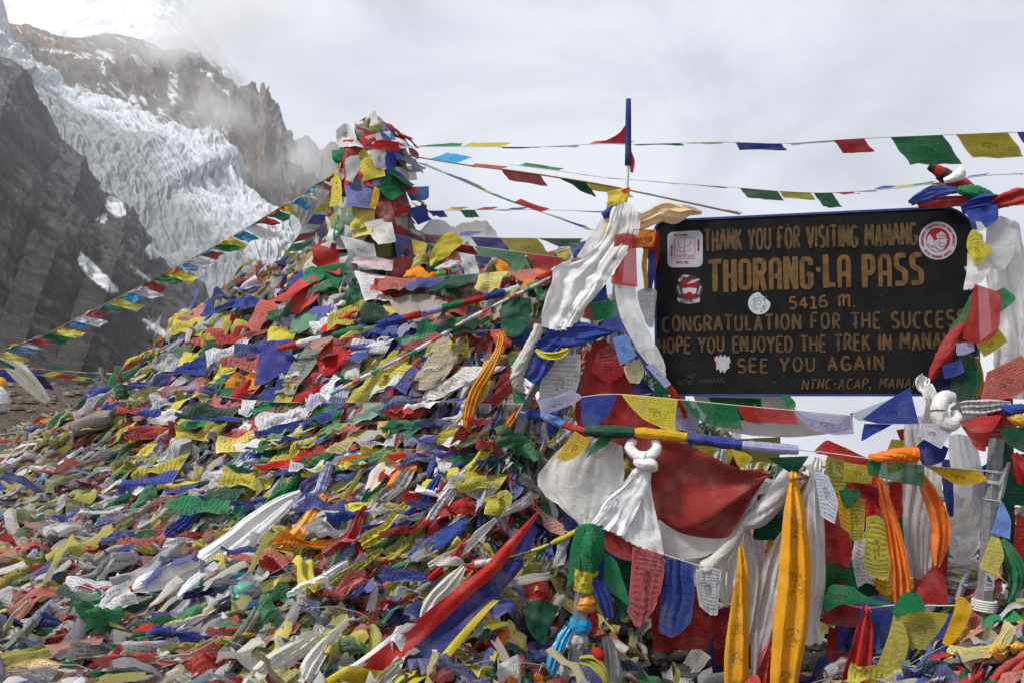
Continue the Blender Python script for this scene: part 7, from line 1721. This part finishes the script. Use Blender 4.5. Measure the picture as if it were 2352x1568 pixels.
mcloth('bright red flag spread flat beside the navy cloth', [[(724, 818), (758, 786), (772, 798)], [(730, 838), (770, 830), (818, 812)], [(736, 858), (756, 862), (786, 840)]], (.40, .012, .016), o=.40, ink=0)
mcloth('glossy red cloth with a fold at the foot of the pole', [[(716, 590), (722, 562), (748, 566)], [(722, 606), (750, 596), (774, 580)], [(748, 622), (768, 620), (782, 604)], [(776, 632), (782, 632), (786, 624)]], 'R', o=.45, mat='k', ink=0)
mcloth('red flag hanging from the pole foot above the glossy red cloth', [[(812, 530), (832, 508), (842, 520)], [(784, 562), (824, 556), (852, 562)], [(772, 584), (810, 592), (848, 592)]], 'R', o=.40, ink=0)
mcloth('pale pink-white flag strung along the foot of the pole', [[(800, 594), (850, 588), (903, 600)], [(806, 604), (850, 606), (902, 616)], [(838, 614), (864, 620), (896, 622)]], (.62, .50, .53), o=.50, ink=.3)
mcloth('curved yellow flag bending off the skyline near the pole', [[(990, 580), (1010, 548), (1034, 534), (1066, 552)], [(986, 600), (1014, 572), (1040, 556), (1060, 562)], [(988, 612), (1004, 602), (1030, 590), (1040, 578)]], 'Y', o=.40, ink=.2)
mcloth('white flag printed in blue lying beside the curved yellow flag', [[(1012, 612), (1036, 598), (1058, 600)], [(998, 622), (1024, 616), (1052, 610)]], 'W', o=.35, ink=.8)
mcloth('bright orange cloth knotted on the skyline string', [[(932, 622), (962, 612), (984, 630)], [(926, 638), (956, 636), (992, 640)]], 'O', o=.4, ink=0)
mcloth('red and green cloth leaning on the pile under the skyline shoulder', [[(690, 660), (712, 642), (742, 650)], [(668, 690), (700, 690), (728, 690)], [(658, 716), (686, 722), (700, 712)]], (.50, .06, .045), o=.30, ink=0)
mcloth('green cloth hanging next to the leaning red cloth', [[(692, 640), (712, 612), (744, 622)], [(696, 660), (724, 650), (746, 640)]], 'G', o=.40, ink=0)
mcloth('tall dark green cloth in the shadow behind the brace', [[(1152, 690), (1184, 684), (1220, 690)], [(1150, 730), (1184, 734), (1216, 730)], [(1150, 770), (1180, 774), (1212, 764)]], 'D', o=.45, ink=.1)
mscarf('long gold scarf hanging knotted below the tall dark green cloth', [(1146, 762, 20, .5), (1152, 776, 18, .5), (1142, 812, 18, .45), (1120, 852, 26, .4), (1092, 900, 30, .36), (1078, 950, 28, .34), (1072, 990, 16, .3)], (.60, .27, .02), mat='k', pleats=3.4, depth=.2)
mcloth('long tan printed cloth hanging in the middle of the pile', [[(1010, 770), (1040, 752), (1064, 760)], [(978, 830), (1020, 830), (1050, 820)], [(935, 890), (980, 896), (1020, 870)]], (.38, .33, .24), o=.3, ink=.6)
mcloth('grey-brown sagging cloth under the skyline strings', [[(890, 690), (960, 676), (1030, 690)], [(910, 716), (960, 720), (1020, 722)], [(930, 736), (970, 742), (1000, 736)]], (.36, .31, .26), o=.3, ink=.2)
mcloth('white flag with print pinned above the leaning tan cloth', [[(790, 838), (832, 815)], [(782, 870), (824, 872)]], 'E', o=.3, ink=0)
mcloth('lime green flag lying on the rubble near the far edge', [[(130, 1072), (160, 1062), (190, 1078)], [(134, 1084), (164, 1082), (186, 1090)]], 'I', o=.07, ink=0)
mcloth('flat red flag on the rubble below the lime green flag', [[(60, 1106), (100, 1092), (122, 1092)], [(50, 1112), (90, 1112), (124, 1104)]], 'R', o=.06, ink=0)
mcloth('bright white sheet glaring on the slope edge', [[(296, 1138), (330, 1118), (352, 1112)], [(300, 1142), (334, 1136), (362, 1122)]], (.85, .85, .86), o=.16, ink=0)
mcloth('green flag lying at the lower left corner', [[(150, 1462), (180, 1448), (214, 1466)], [(146, 1474), (184, 1478), (218, 1476)]], 'G', o=.10, ink=0)
mcloth('crumpled red cloth lying beside the green corner flag', [[(246, 1446), (274, 1426), (314, 1444)], [(248, 1466), (284, 1470), (312, 1462)]], 'R', o=.10, ink=.2)
mcloth('deep blue cloth ball near the lower left corner', [[(24, 1420), (50, 1402), (66, 1414)], [(22, 1440), (48, 1446), (70, 1436)]], (.03, .045, .2), o=.12, ink=0, amp=.05)
mscarf('teal plastic bundle among the rags under the gold slope scarf', [(532, 1384, 16, .16), (546, 1370, 38, .18), (566, 1358, 44, .19), (584, 1350, 22, .17)], (.10, .33, .27), mat='s', tube=True, wr=.35)
mscarf('off-white cloth strips splayed near the bottom edge', [(745, 1440, 16), (700, 1480, 40), (640, 1520, 56), (590, 1560, 50), (560, 1590, 30)], (.62, .60, .55))
mscarf('second off-white strip splayed beside the striped banner', [(800, 1425, 12), (756, 1470, 30), (716, 1520, 40), (690, 1570, 36), (676, 1600, 20)], (.66, .64, .60))
mcloth('faded salmon printed flag lying above the off-white strips', [[(590, 1450), (650, 1420), (700, 1412)], [(600, 1466), (655, 1446), (690, 1440)], [(610, 1476), (650, 1462), (680, 1452)]], (.50, .17, .12), o=.13, ink=.5, fray_=1)
mcloth('pale green oval flag lying beside the faded salmon flag', [[(674, 1408), (720, 1390), (762, 1384)], [(672, 1426), (720, 1422), (764, 1404)]], (.20, .30, .18), o=.13, ink=.5)
mcloth('long blue cloth stretched beside the cream cloth above the frayed rope', [[(945, 1262), (1010, 1220), (1072, 1185)], [(930, 1282), (1010, 1262), (1068, 1215)]], (.035, .065, .26), o=.24, ink=.2, fray_=1)
mcloth('cream cloth lying on the slope beside the orange knot', [[(850, 1090), (880, 1060), (930, 1045)], [(836, 1130), (870, 1105), (905, 1080)], [(828, 1150), (846, 1136), (864, 1122)]], (.66, .60, .50), o=.22, ink=0)
mscarf('orange twisted cloth lying on the slope beside the cream cloth', [(958, 1074, 12, .26), (930, 1082, 20, .27), (906, 1104, 20, .26), (892, 1128, 16, .25)], 'O', tube=True)
mcloth('yellow printed flag hanging above the head of the striped banner', [[(1124, 1140), (1160, 1124), (1178, 1138)], [(1110, 1180), (1146, 1184), (1166, 1186)]], (.50, .48, .06), o=.30, ink=1)
mcloth('grey printed flag leaning against the white banner edge', [[(1160, 1166), (1200, 1140), (1236, 1108)], [(1146, 1188), (1192, 1170), (1240, 1140)]], (.48, .47, .46), o=.36, ink=.9)
mcloth('dark green cloth triangle in the hollow beyond the striped banner', [[(1200, 1390), (1240, 1375), (1284, 1392)], [(1210, 1440), (1240, 1450), (1262, 1440)], [(1240, 1482), (1246, 1484), (1252, 1480)]], 'D', o=.30, ink=0)
mcloth('orange cloth scrap glowing in the hollow beyond the striped banner', [[(1150, 1450), (1176, 1446), (1198, 1462)], [(1130, 1490), (1156, 1492), (1180, 1482)]], (.6, .14, .03), o=.2, ink=0)
mcloth('faded blue grey cloth bundle below the orange scrap', [[(1206, 1478), (1240, 1470), (1268, 1476)], [(1210, 1516), (1240, 1520), (1264, 1510)]], (.10, .11, .28), o=.2, ink=0, amp=.05)

# long cloths trailing down the slope
TR = [('blue', 'B', 1010, 1090, 900, 1215, 26, 'the white flag row to the long blue cloth'), ('white', 'W', 1090, 1060, 985, 1200, 28, 'the sign brace to the long blue cloth'), ('yellow', 'Y', 940, 1150, 830, 1250, 30, 'the orange twisted cloth to the lower slope'),
      ('off-white', 'E', 1140, 1190, 985, 1300, 22, 'the white banner corner'), ('maroon', 'M', 840, 1160, 742, 1275, 24, 'the cream slope cloth to the gold slope scarf'), ('grey printed', 'H', 960, 1040, 866, 1150, 30, 'the long row to the cream slope cloth'),
      ('green', 'G', 700, 1050, 610, 1160, 24, 'the long row by the tan cloth'), ('white', 'X', 800, 1290, 660, 1370, 26, 'the gold slope scarf foot to the salmon flag'), ('blue', 'B', 470, 1130, 380, 1230, 24, 'the bright white sheet to the long white scarf'),
      ('red', 'R', 1080, 1230, 985, 1330, 20, 'the yellow banner-head flag'), ('olive', 'V', 880, 1260, 760, 1340, 24, 'the long blue cloth to the salmon flag'), ('lavender', 'L', 760, 1060, 672, 1170, 26, 'the long row to the gold slope scarf'),
      ('white printed', 'W', 585, 1010, 500, 1120, 26, 'the navy cloth foot to the bright white sheet'), ('yellow', 'Y', 1130, 1010, 1050, 1110, 26, 'the long gold scarf to the grey limp flags'), ('navy', 'N', 560, 1300, 420, 1370, 22, 'under the long white scarf'), ('orange', 'O', 1195, 930, 1140, 1010, 16, 'the sign brace to the white banner corner')]
for nm, c, x0, y0, x1, y1, w, at in TR:
    mx_, my_ = 0.5 * (x0 + x1) + rng.uniform(-6, 14), 0.5 * (y0 + y1) + rng.uniform(0, 20)
    mscarf(f'long {nm} cloth trailing downslope from {at}', [(x0, y0, w * .4), (0.6 * x0 + .4 * mx_, .6 * y0 + .4 * my_, w * .9), (mx_, my_, w), (.4 * mx_ + .6 * x1, .4 * my_ + .6 * y1, w * 1.1), (x1, y1, w * .7)], c, mat='c', pleats=2.4, depth=.2, ink=.8 if c in 'WHYV' else 0, o=.25)
# scarves whipping at the left edge
khata('cream scarf whipped out by wind under the flag lines at the far left', [(-20, 820, 30, 7.6), (14, 830, 34, 7.65), (44, 852, 40, 7.7), (76, 884, 34, 7.75), (96, 908, 24, 7.8), (110, 920, 14, 7.8)], (.74, .71, .62), on='a', group='wind-blown cloth at the left edge')
khata('white cloth end hanging at the left picture edge', [(-20, 890, 20, 7.2), (0, 905, 26, 7.2), (6, 925, 24, 7.2), (2, 942, 12, 7.2)], 'X', on='a', tube=True, group='wind-blown cloth at the left edge')
khata('gold rag beside the white cloth end at the left edge', [(-14, 872, 14, 7.3), (2, 878, 20, 7.3), (10, 890, 14, 7.3)], 'A', on='a', tube=True, group='wind-blown cloth at the left edge')

# ------------------------------------------------------------------ stones and planks
def stone(label, x, y, w, h, o=0.0, mat=M_STONE, seed=0, elong=1.0, ang=0.0, cat='stone', group='stones lying round the pile', d=None):
    d = d or (mdepth(x, y)[0] - o)
    c = PX(x, y, d)
    u, v = np.meshgrid(np.linspace(0, 2 * math.pi, 29), np.linspace(0, math.pi, 17))
    S_ = np.stack([np.cos(u) * np.sin(v), np.sin(u) * np.sin(v), np.cos(v)], -1)
    S_ = np.sign(S_) * np.abs(S_) ** 0.72
    r = 1 + 0.26 * fbm(S_ * 1.6 + seed * 7.7, 3) + 0.10 * ridged(S_ * 2.6 + seed, 2)
    P_ = S_ * r[..., None]
    P_[:, -1] = P_[:, 0]
    w3, h3 = w * d / F / 2, h * d / F / 2
    P_ = P_ * np.array([w3, (w3 + h3) * 0.5 * elong, h3])
    ca, sa = math.cos(ang), math.sin(ang)
    P_ = np.stack([P_[..., 0] * ca - P_[..., 2] * sa, P_[..., 1], P_[..., 0] * sa + P_[..., 2] * ca], -1)
    ob = make_mesh('stone', (P_ + c).reshape(-1, 3), quads(17, 29), mat)
    ob.data.set_sharp_from_angle(angle=math.radians(38))
    return tag(ob, label, cat, group)
CG = 'stones of the small cairn beside the pole'
for i, (lab, x, y, w, h, a_) in enumerate([('broad tan slab tilted on the small cairn beside the pole', 644, 648, 44, 13, -.45), ('topmost flat stone of the small cairn beside the pole', 652, 632, 36, 13, -.2), ('round tan stone at the outer end of the small cairn', 664, 642, 20, 17, .1),
      ('squarish stone at the base of the small cairn', 634, 664, 26, 18, .1), ('pale stone low on the near side of the small cairn', 656, 668, 20, 17, .2), ('dark stone tucked under the tilted slab of the small cairn', 622, 650, 22, 15, 0), ('small stone wedged in the back of the small cairn', 636, 626, 22, 16, .3), ('low wide stone at the foot of the small cairn', 648, 682, 38, 14, 0), ('little round stone perched on the very top of the small cairn', 630, 612, 16, 14, .1)]):
    stone(lab, x, y, w, h, seed=i + 3, ang=a_, group=CG, d=8.2 - .012 * (i % 3) - (0.06 if y > 655 else 0))
stone('long smooth grey rock lying slanted at the far edge of the pile', 215, 972, 96, 42, .32, M_STONE2, 21, 1.0, .38)
stone('pale broken stone block at the end of the wooden plank', 84, 1014, 28, 22, .3, M_STONE, 22, 1.0, .1)
stone('dark boulder at the left picture edge below the gravel', 8, 1040, 70, 40, .35, simple_mat('dark_boulder', (.10, .09, .085), rough=.9, var=.5, scale=9, bump=.6, bscale=40, dist=.03), 23, 1.0, 0)
stone('small tan block standing behind the long grey rock', 188, 944, 28, 16, .1, M_STONE, 24, 1.0, -.2)
stone('flat pale stone among the cloth beside the dark boulder', 60, 1042, 36, 14, .3, M_STICK, 25, 1.0, 0)
d0, d1 = mdepth(84, 1012)[0] - .3, mdepth(180, 990)[0] - .32
V, Q = beam(PX(80, 1016, d0), PX(180, 990, d1), .05, .09, face=(0, -.6, .8)); tag(make_mesh('wooden_plank', V, Q, M_WOOD, smooth=False), 'pale wooden plank lying between the stone block and the long grey rock', 'plank')
stone('gravelly brown clod on the bare ground behind the plank', 60, 975, 20, 9, 0, M_STONE2, 26, d=11.5)
# folded cloth heap behind the steel post
HG = 'weathered cloths folded in the heap behind the post'
for i, (lab, x, y, w, c) in enumerate([('topmost pale cloth of the folded heap behind the steel post', 2200, 1292, 96, 'E'), ('second cloth of the folded heap, buff and frayed', 2206, 1306, 110, (.5, .48, .40)), ('olive cloth in the middle of the folded heap', 2214, 1318, 90, 'V'), ('grey cloth bulging from the folded heap', 2206, 1330, 100, 'H'),
      ('brown grey cloth low in the folded heap', 2212, 1344, 104, (.34, .31, .28)), ('faded red cloth near the bottom of the folded heap', 2214, 1358, 92, (.36, .13, .12)), ('maroon cloth at the bottom of the folded heap', 2210, 1372, 86, (.28, .06, .06))]):
    khata(lab, [(x - w / 2, y + 2, 10, -.55), (x - w / 4, y, 22, -.5), (x + 4, y + 2, 20, -.48), (x + w / 4, y - 1, 22, -.5), (x + w / 2, y + 3, 12, -.55)], c, tube=True, mat='c', wr=.42, group=HG)

# rubble under the sign, coloured dark to deepen the shade of the hollow
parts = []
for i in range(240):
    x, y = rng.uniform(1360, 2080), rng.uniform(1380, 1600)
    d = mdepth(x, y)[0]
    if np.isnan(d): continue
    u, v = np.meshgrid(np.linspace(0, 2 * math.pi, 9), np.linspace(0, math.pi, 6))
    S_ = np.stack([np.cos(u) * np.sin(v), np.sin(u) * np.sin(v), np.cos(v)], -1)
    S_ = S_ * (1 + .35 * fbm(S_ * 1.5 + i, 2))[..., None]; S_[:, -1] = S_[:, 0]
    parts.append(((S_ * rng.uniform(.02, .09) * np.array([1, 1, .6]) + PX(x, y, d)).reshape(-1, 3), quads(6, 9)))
tag(make_mesh('rubble', *join(parts), simple_mat('shade_toned_rubble', (.075, .066, .058), rough=.95, var=.6, scale=8, bump=.5), smooth=False), 'dark broken stones on the ground under the hanging scarves', 'rubble', kind='stuff')
# ------------------------------------------------------------------ the larger loose flags on the pile, one by one
LAND = [('the long white scarf', 560, 1225), ('the striped banner', 1010, 1420), ('the small stone cairn', 645, 650), ('the gold slope scarf', 700, 1195), ('the big navy cloth', 630, 835), ('the long grey rock', 215, 972), ('the lime green flag', 160, 1076),
        ('the teal bundle', 560, 1365), ('the white banner corner', 1250, 1110), ('the off-white strips', 650, 1510), ('the bright white sheet', 330, 1126), ('the deep blue cloth ball', 46, 1424), ('the crumpled red corner cloth', 280, 1448), ('the salmon flag', 645, 1445),
        ('the cream slope cloth', 880, 1095), ('the long gold scarf', 1110, 880), ('the flat red flag', 770, 825), ('the long tan cloth', 1000, 830), ('the pole foot', 840, 610), ('the steel post foot', 2260, 1420), ('the frayed rope end', 1095, 1300), ('the long blue cloth', 1005, 1240),
        ('the skyline shoulder', 450, 790), ('the leaning red cloth', 695, 690), ('the wooden plank', 130, 1010), ('the wrapped post', 1320, 1480), ('the short orange scarf', 285, 1360), ('the yellow banner-head flag', 1145, 1160), ('the grey-brown sagging cloth', 965, 710), ('the dark green triangle', 1240, 1430)]
def best_candidates(k):
    pts = []
    while len(pts) < k:
        c = np.stack([rng.uniform(-20, 1300, 24), rng.uniform(640, 1566, 24)], -1)
        c = c[~np.isnan(mdepth(c[:, 0], c[:, 1]))]
        c = c[(c[:, 1] > 1075) | (c[:, 0] > 420)]
        if not len(c): continue
        if pts:
            d = np.hypot(c[:, None, 0] - np.array(pts)[None, :, 0], c[:, None, 1] - np.array(pts)[None, :, 1]).min(1)
            pts.append(tuple(c[d.argmax()]))
        else: pts.append(tuple(c[0]))
    return pts
spots = best_candidates(132)
extra = [(rng.uniform(2090, 2345), rng.uniform(1410, 1560)) for _ in range(20)]
spots += extra
LG = 'loose prayer flags lying on the pile'
sx, sy = np.array(spots).T
dd = mdepth(sx, sy); dd = np.where(np.isnan(dd), 5.0, dd)
PP = PX(sx, sy, dd)
nn_ = mnormal(PP[:, 0], PP[:, 1])
kk = len(PP)
ff = flow_angle(sx, sy) + rng.normal(0, .3, kk)
small = np.where((sx < 520) & (sy > 990) & (sy < 1270), 0.8, 1.0)
VV = crumpled(PP, nn_, ff, rng.uniform(.24, .42, kk) * small, rng.uniform(.11, .20, kk) * small, rng.uniform(.05, .13, kk), 14, 12, tilt=.4)
cols_ = []
recs = []
for i in range(kk):
    fa = float(fade_at(sx[i], sy[i])) * 0.7
    c = PAL[rng.choice(len(PAL), p=pal_prob(fa))]
    if i >= 132 and c in 'CITO': c = 'G'
    V = crumple(VV[i], .014, 9.0)
    V = fray(V, .5 if rng.random() < .5 else 0)
    b = np.array(CV[c]); du = rng.beta(1.3, 6) + .05 * fa
    b = (b * (1 - du) + np.array([.36, .335, .29]) * du) * rng.uniform(.85, 1.1)
    o = make_mesh('prayer_flag', V.reshape(-1, 3), quads(14, 12), CLOTH, col=np.append(b, .9 if rng.random() < .75 else 0.0), uv=np.stack(np.meshgrid(np.linspace(0, 1, 14), np.linspace(0, 1, 12), indexing='ij'), -1).reshape(-1, 2))
    j = min(range(len(LAND)), key=lambda q: math.hypot(LAND[q][1] - sx[i], LAND[q][2] - sy[i]))
    dx, dy = sx[i] - LAND[j][1], sy[i] - LAND[j][2]
    where = ('above' if dy < 0 else 'below') if abs(dy) > abs(dx) * .8 else ('right of' if dx > 0 else 'left of')
    recs.append((o, CN[c], where, LAND[j][0], math.hypot(dx, dy)))
from collections import defaultdict
by = defaultdict(list)
for r in recs: by[(r[1], r[2], r[3])].append(r)
ORD = ['nearest', 'second nearest', 'third nearest', 'fourth nearest', 'fifth nearest', 'sixth nearest']
for key, rs_ in by.items():
    rs_.sort(key=lambda r: r[4])
    for i, r in enumerate(rs_):
        base = f'crumpled {key[0]} flag lying loose {key[1]} {key[2]}'
        tag(r[0], base if len(rs_) == 1 else base + f', {ORD[min(i, 5)]} to it', 'prayer flag', LG)
# ------------------------------------------------------------------ cloud drifting over the mountain
def mist(x, y, d, rx, ry, rz, dens, seed):
    c = PX(x, y, d)
    u, v = np.meshgrid(np.linspace(0, 2 * math.pi, 25), np.linspace(0, math.pi, 13))
    P_ = np.stack([rx * np.cos(u) * np.sin(v), ry * np.sin(u) * np.sin(v), rz * np.cos(v)], -1)
    m, nt, L = new_mat('drifting_cloud')
    out = N(nt, 'ShaderNodeOutputMaterial')
    tc = N(nt, 'ShaderNodeTexCoord')
    mp = N(nt, 'ShaderNodeMapping'); mp.inputs['Location'].default_value = (-1, -1, -1); mp.inputs['Scale'].default_value = (2, 2, 2); L(tc.outputs['Generated'], mp.inputs[0])
    ln = N(nt, 'ShaderNodeVectorMath', operation='LENGTH'); L(mp.outputs[0], ln.inputs[0])
    fall = N(nt, 'ShaderNodeMapRange', interpolation_type='SMOOTHSTEP'); L(ln.outputs['Value'], fall.inputs[0])
    fall.inputs[1].default_value = 1.0; fall.inputs[2].default_value = 0.15
    geo = N(nt, 'ShaderNodeNewGeometry')
    m2 = N(nt, 'ShaderNodeMapping'); m2.inputs['Location'].default_value = (seed * 31, seed * 17, 0); L(geo.outputs['Position'], m2.inputs[0])
    n = N(nt, 'ShaderNodeTexNoise', ins={'Scale': 1.6 / max(rx, rz), 'Detail': 4.0, 'Roughness': 0.55, 'Distortion': 0.6}); L(m2.outputs[0], n.inputs['Vector'])
    dn = math_n(nt, 'MULTIPLY', math_n(nt, 'MULTIPLY', fall.outputs[0], sstep(nt, n.outputs[0], 0.38, 0.72)), dens)
    pv = N(nt, 'ShaderNodeVolumePrincipled', ins={'Color': (0.99, 0.99, 1.0, 1)}); L(dn, pv.inputs['Density'])
    L(pv.outputs[0], out.inputs['Volume'])
    o = make_mesh('mist', (P_ + c).reshape(-1, 3), quads(13, 25), m)
    return tag(o, 'wisp of cloud drifting across the mountain', None, None, 'stuff')
mist(470, 60, 1420, 260, 150, 150, .020, 1)
mist(550, 180, 1300, 120, 90, 85, .016, 6)
mist(480, 275, 1120, 110, 80, 70, .017, 2)
mist(690, 390, 1020, 110, 90, 80, .016, 3)
mist(1130, 620, 1300, 240, 120, 70, .012, 4)
# ------------------------------------------------------------------ air
def haze_box(dens=0.00016):
    lo, hi = np.array([-3050.0, -3050.0, -462.0]), np.array([3050.0, 3150.0, 1120.0])
    V, Q = box_mesh((lo + hi) / 2, *(hi - lo))
    m, nt, L = new_mat('mountain_air')
    out = N(nt, 'ShaderNodeOutputMaterial')
    v = N(nt, 'ShaderNodeVolumePrincipled', ins={'Color': (0.945, 0.968, 1.0, 1), 'Density': dens})
    v.inputs['Anisotropy'].default_value = 0.2
    L(v.outputs[0], out.inputs['Volume'])
    o = make_mesh('haze', V, Q, m, smooth=False)
    o['kind'] = 'stuff'; o['label'] = 'thin pale mist filling the air in front of the mountains'
    return o
haze_box()
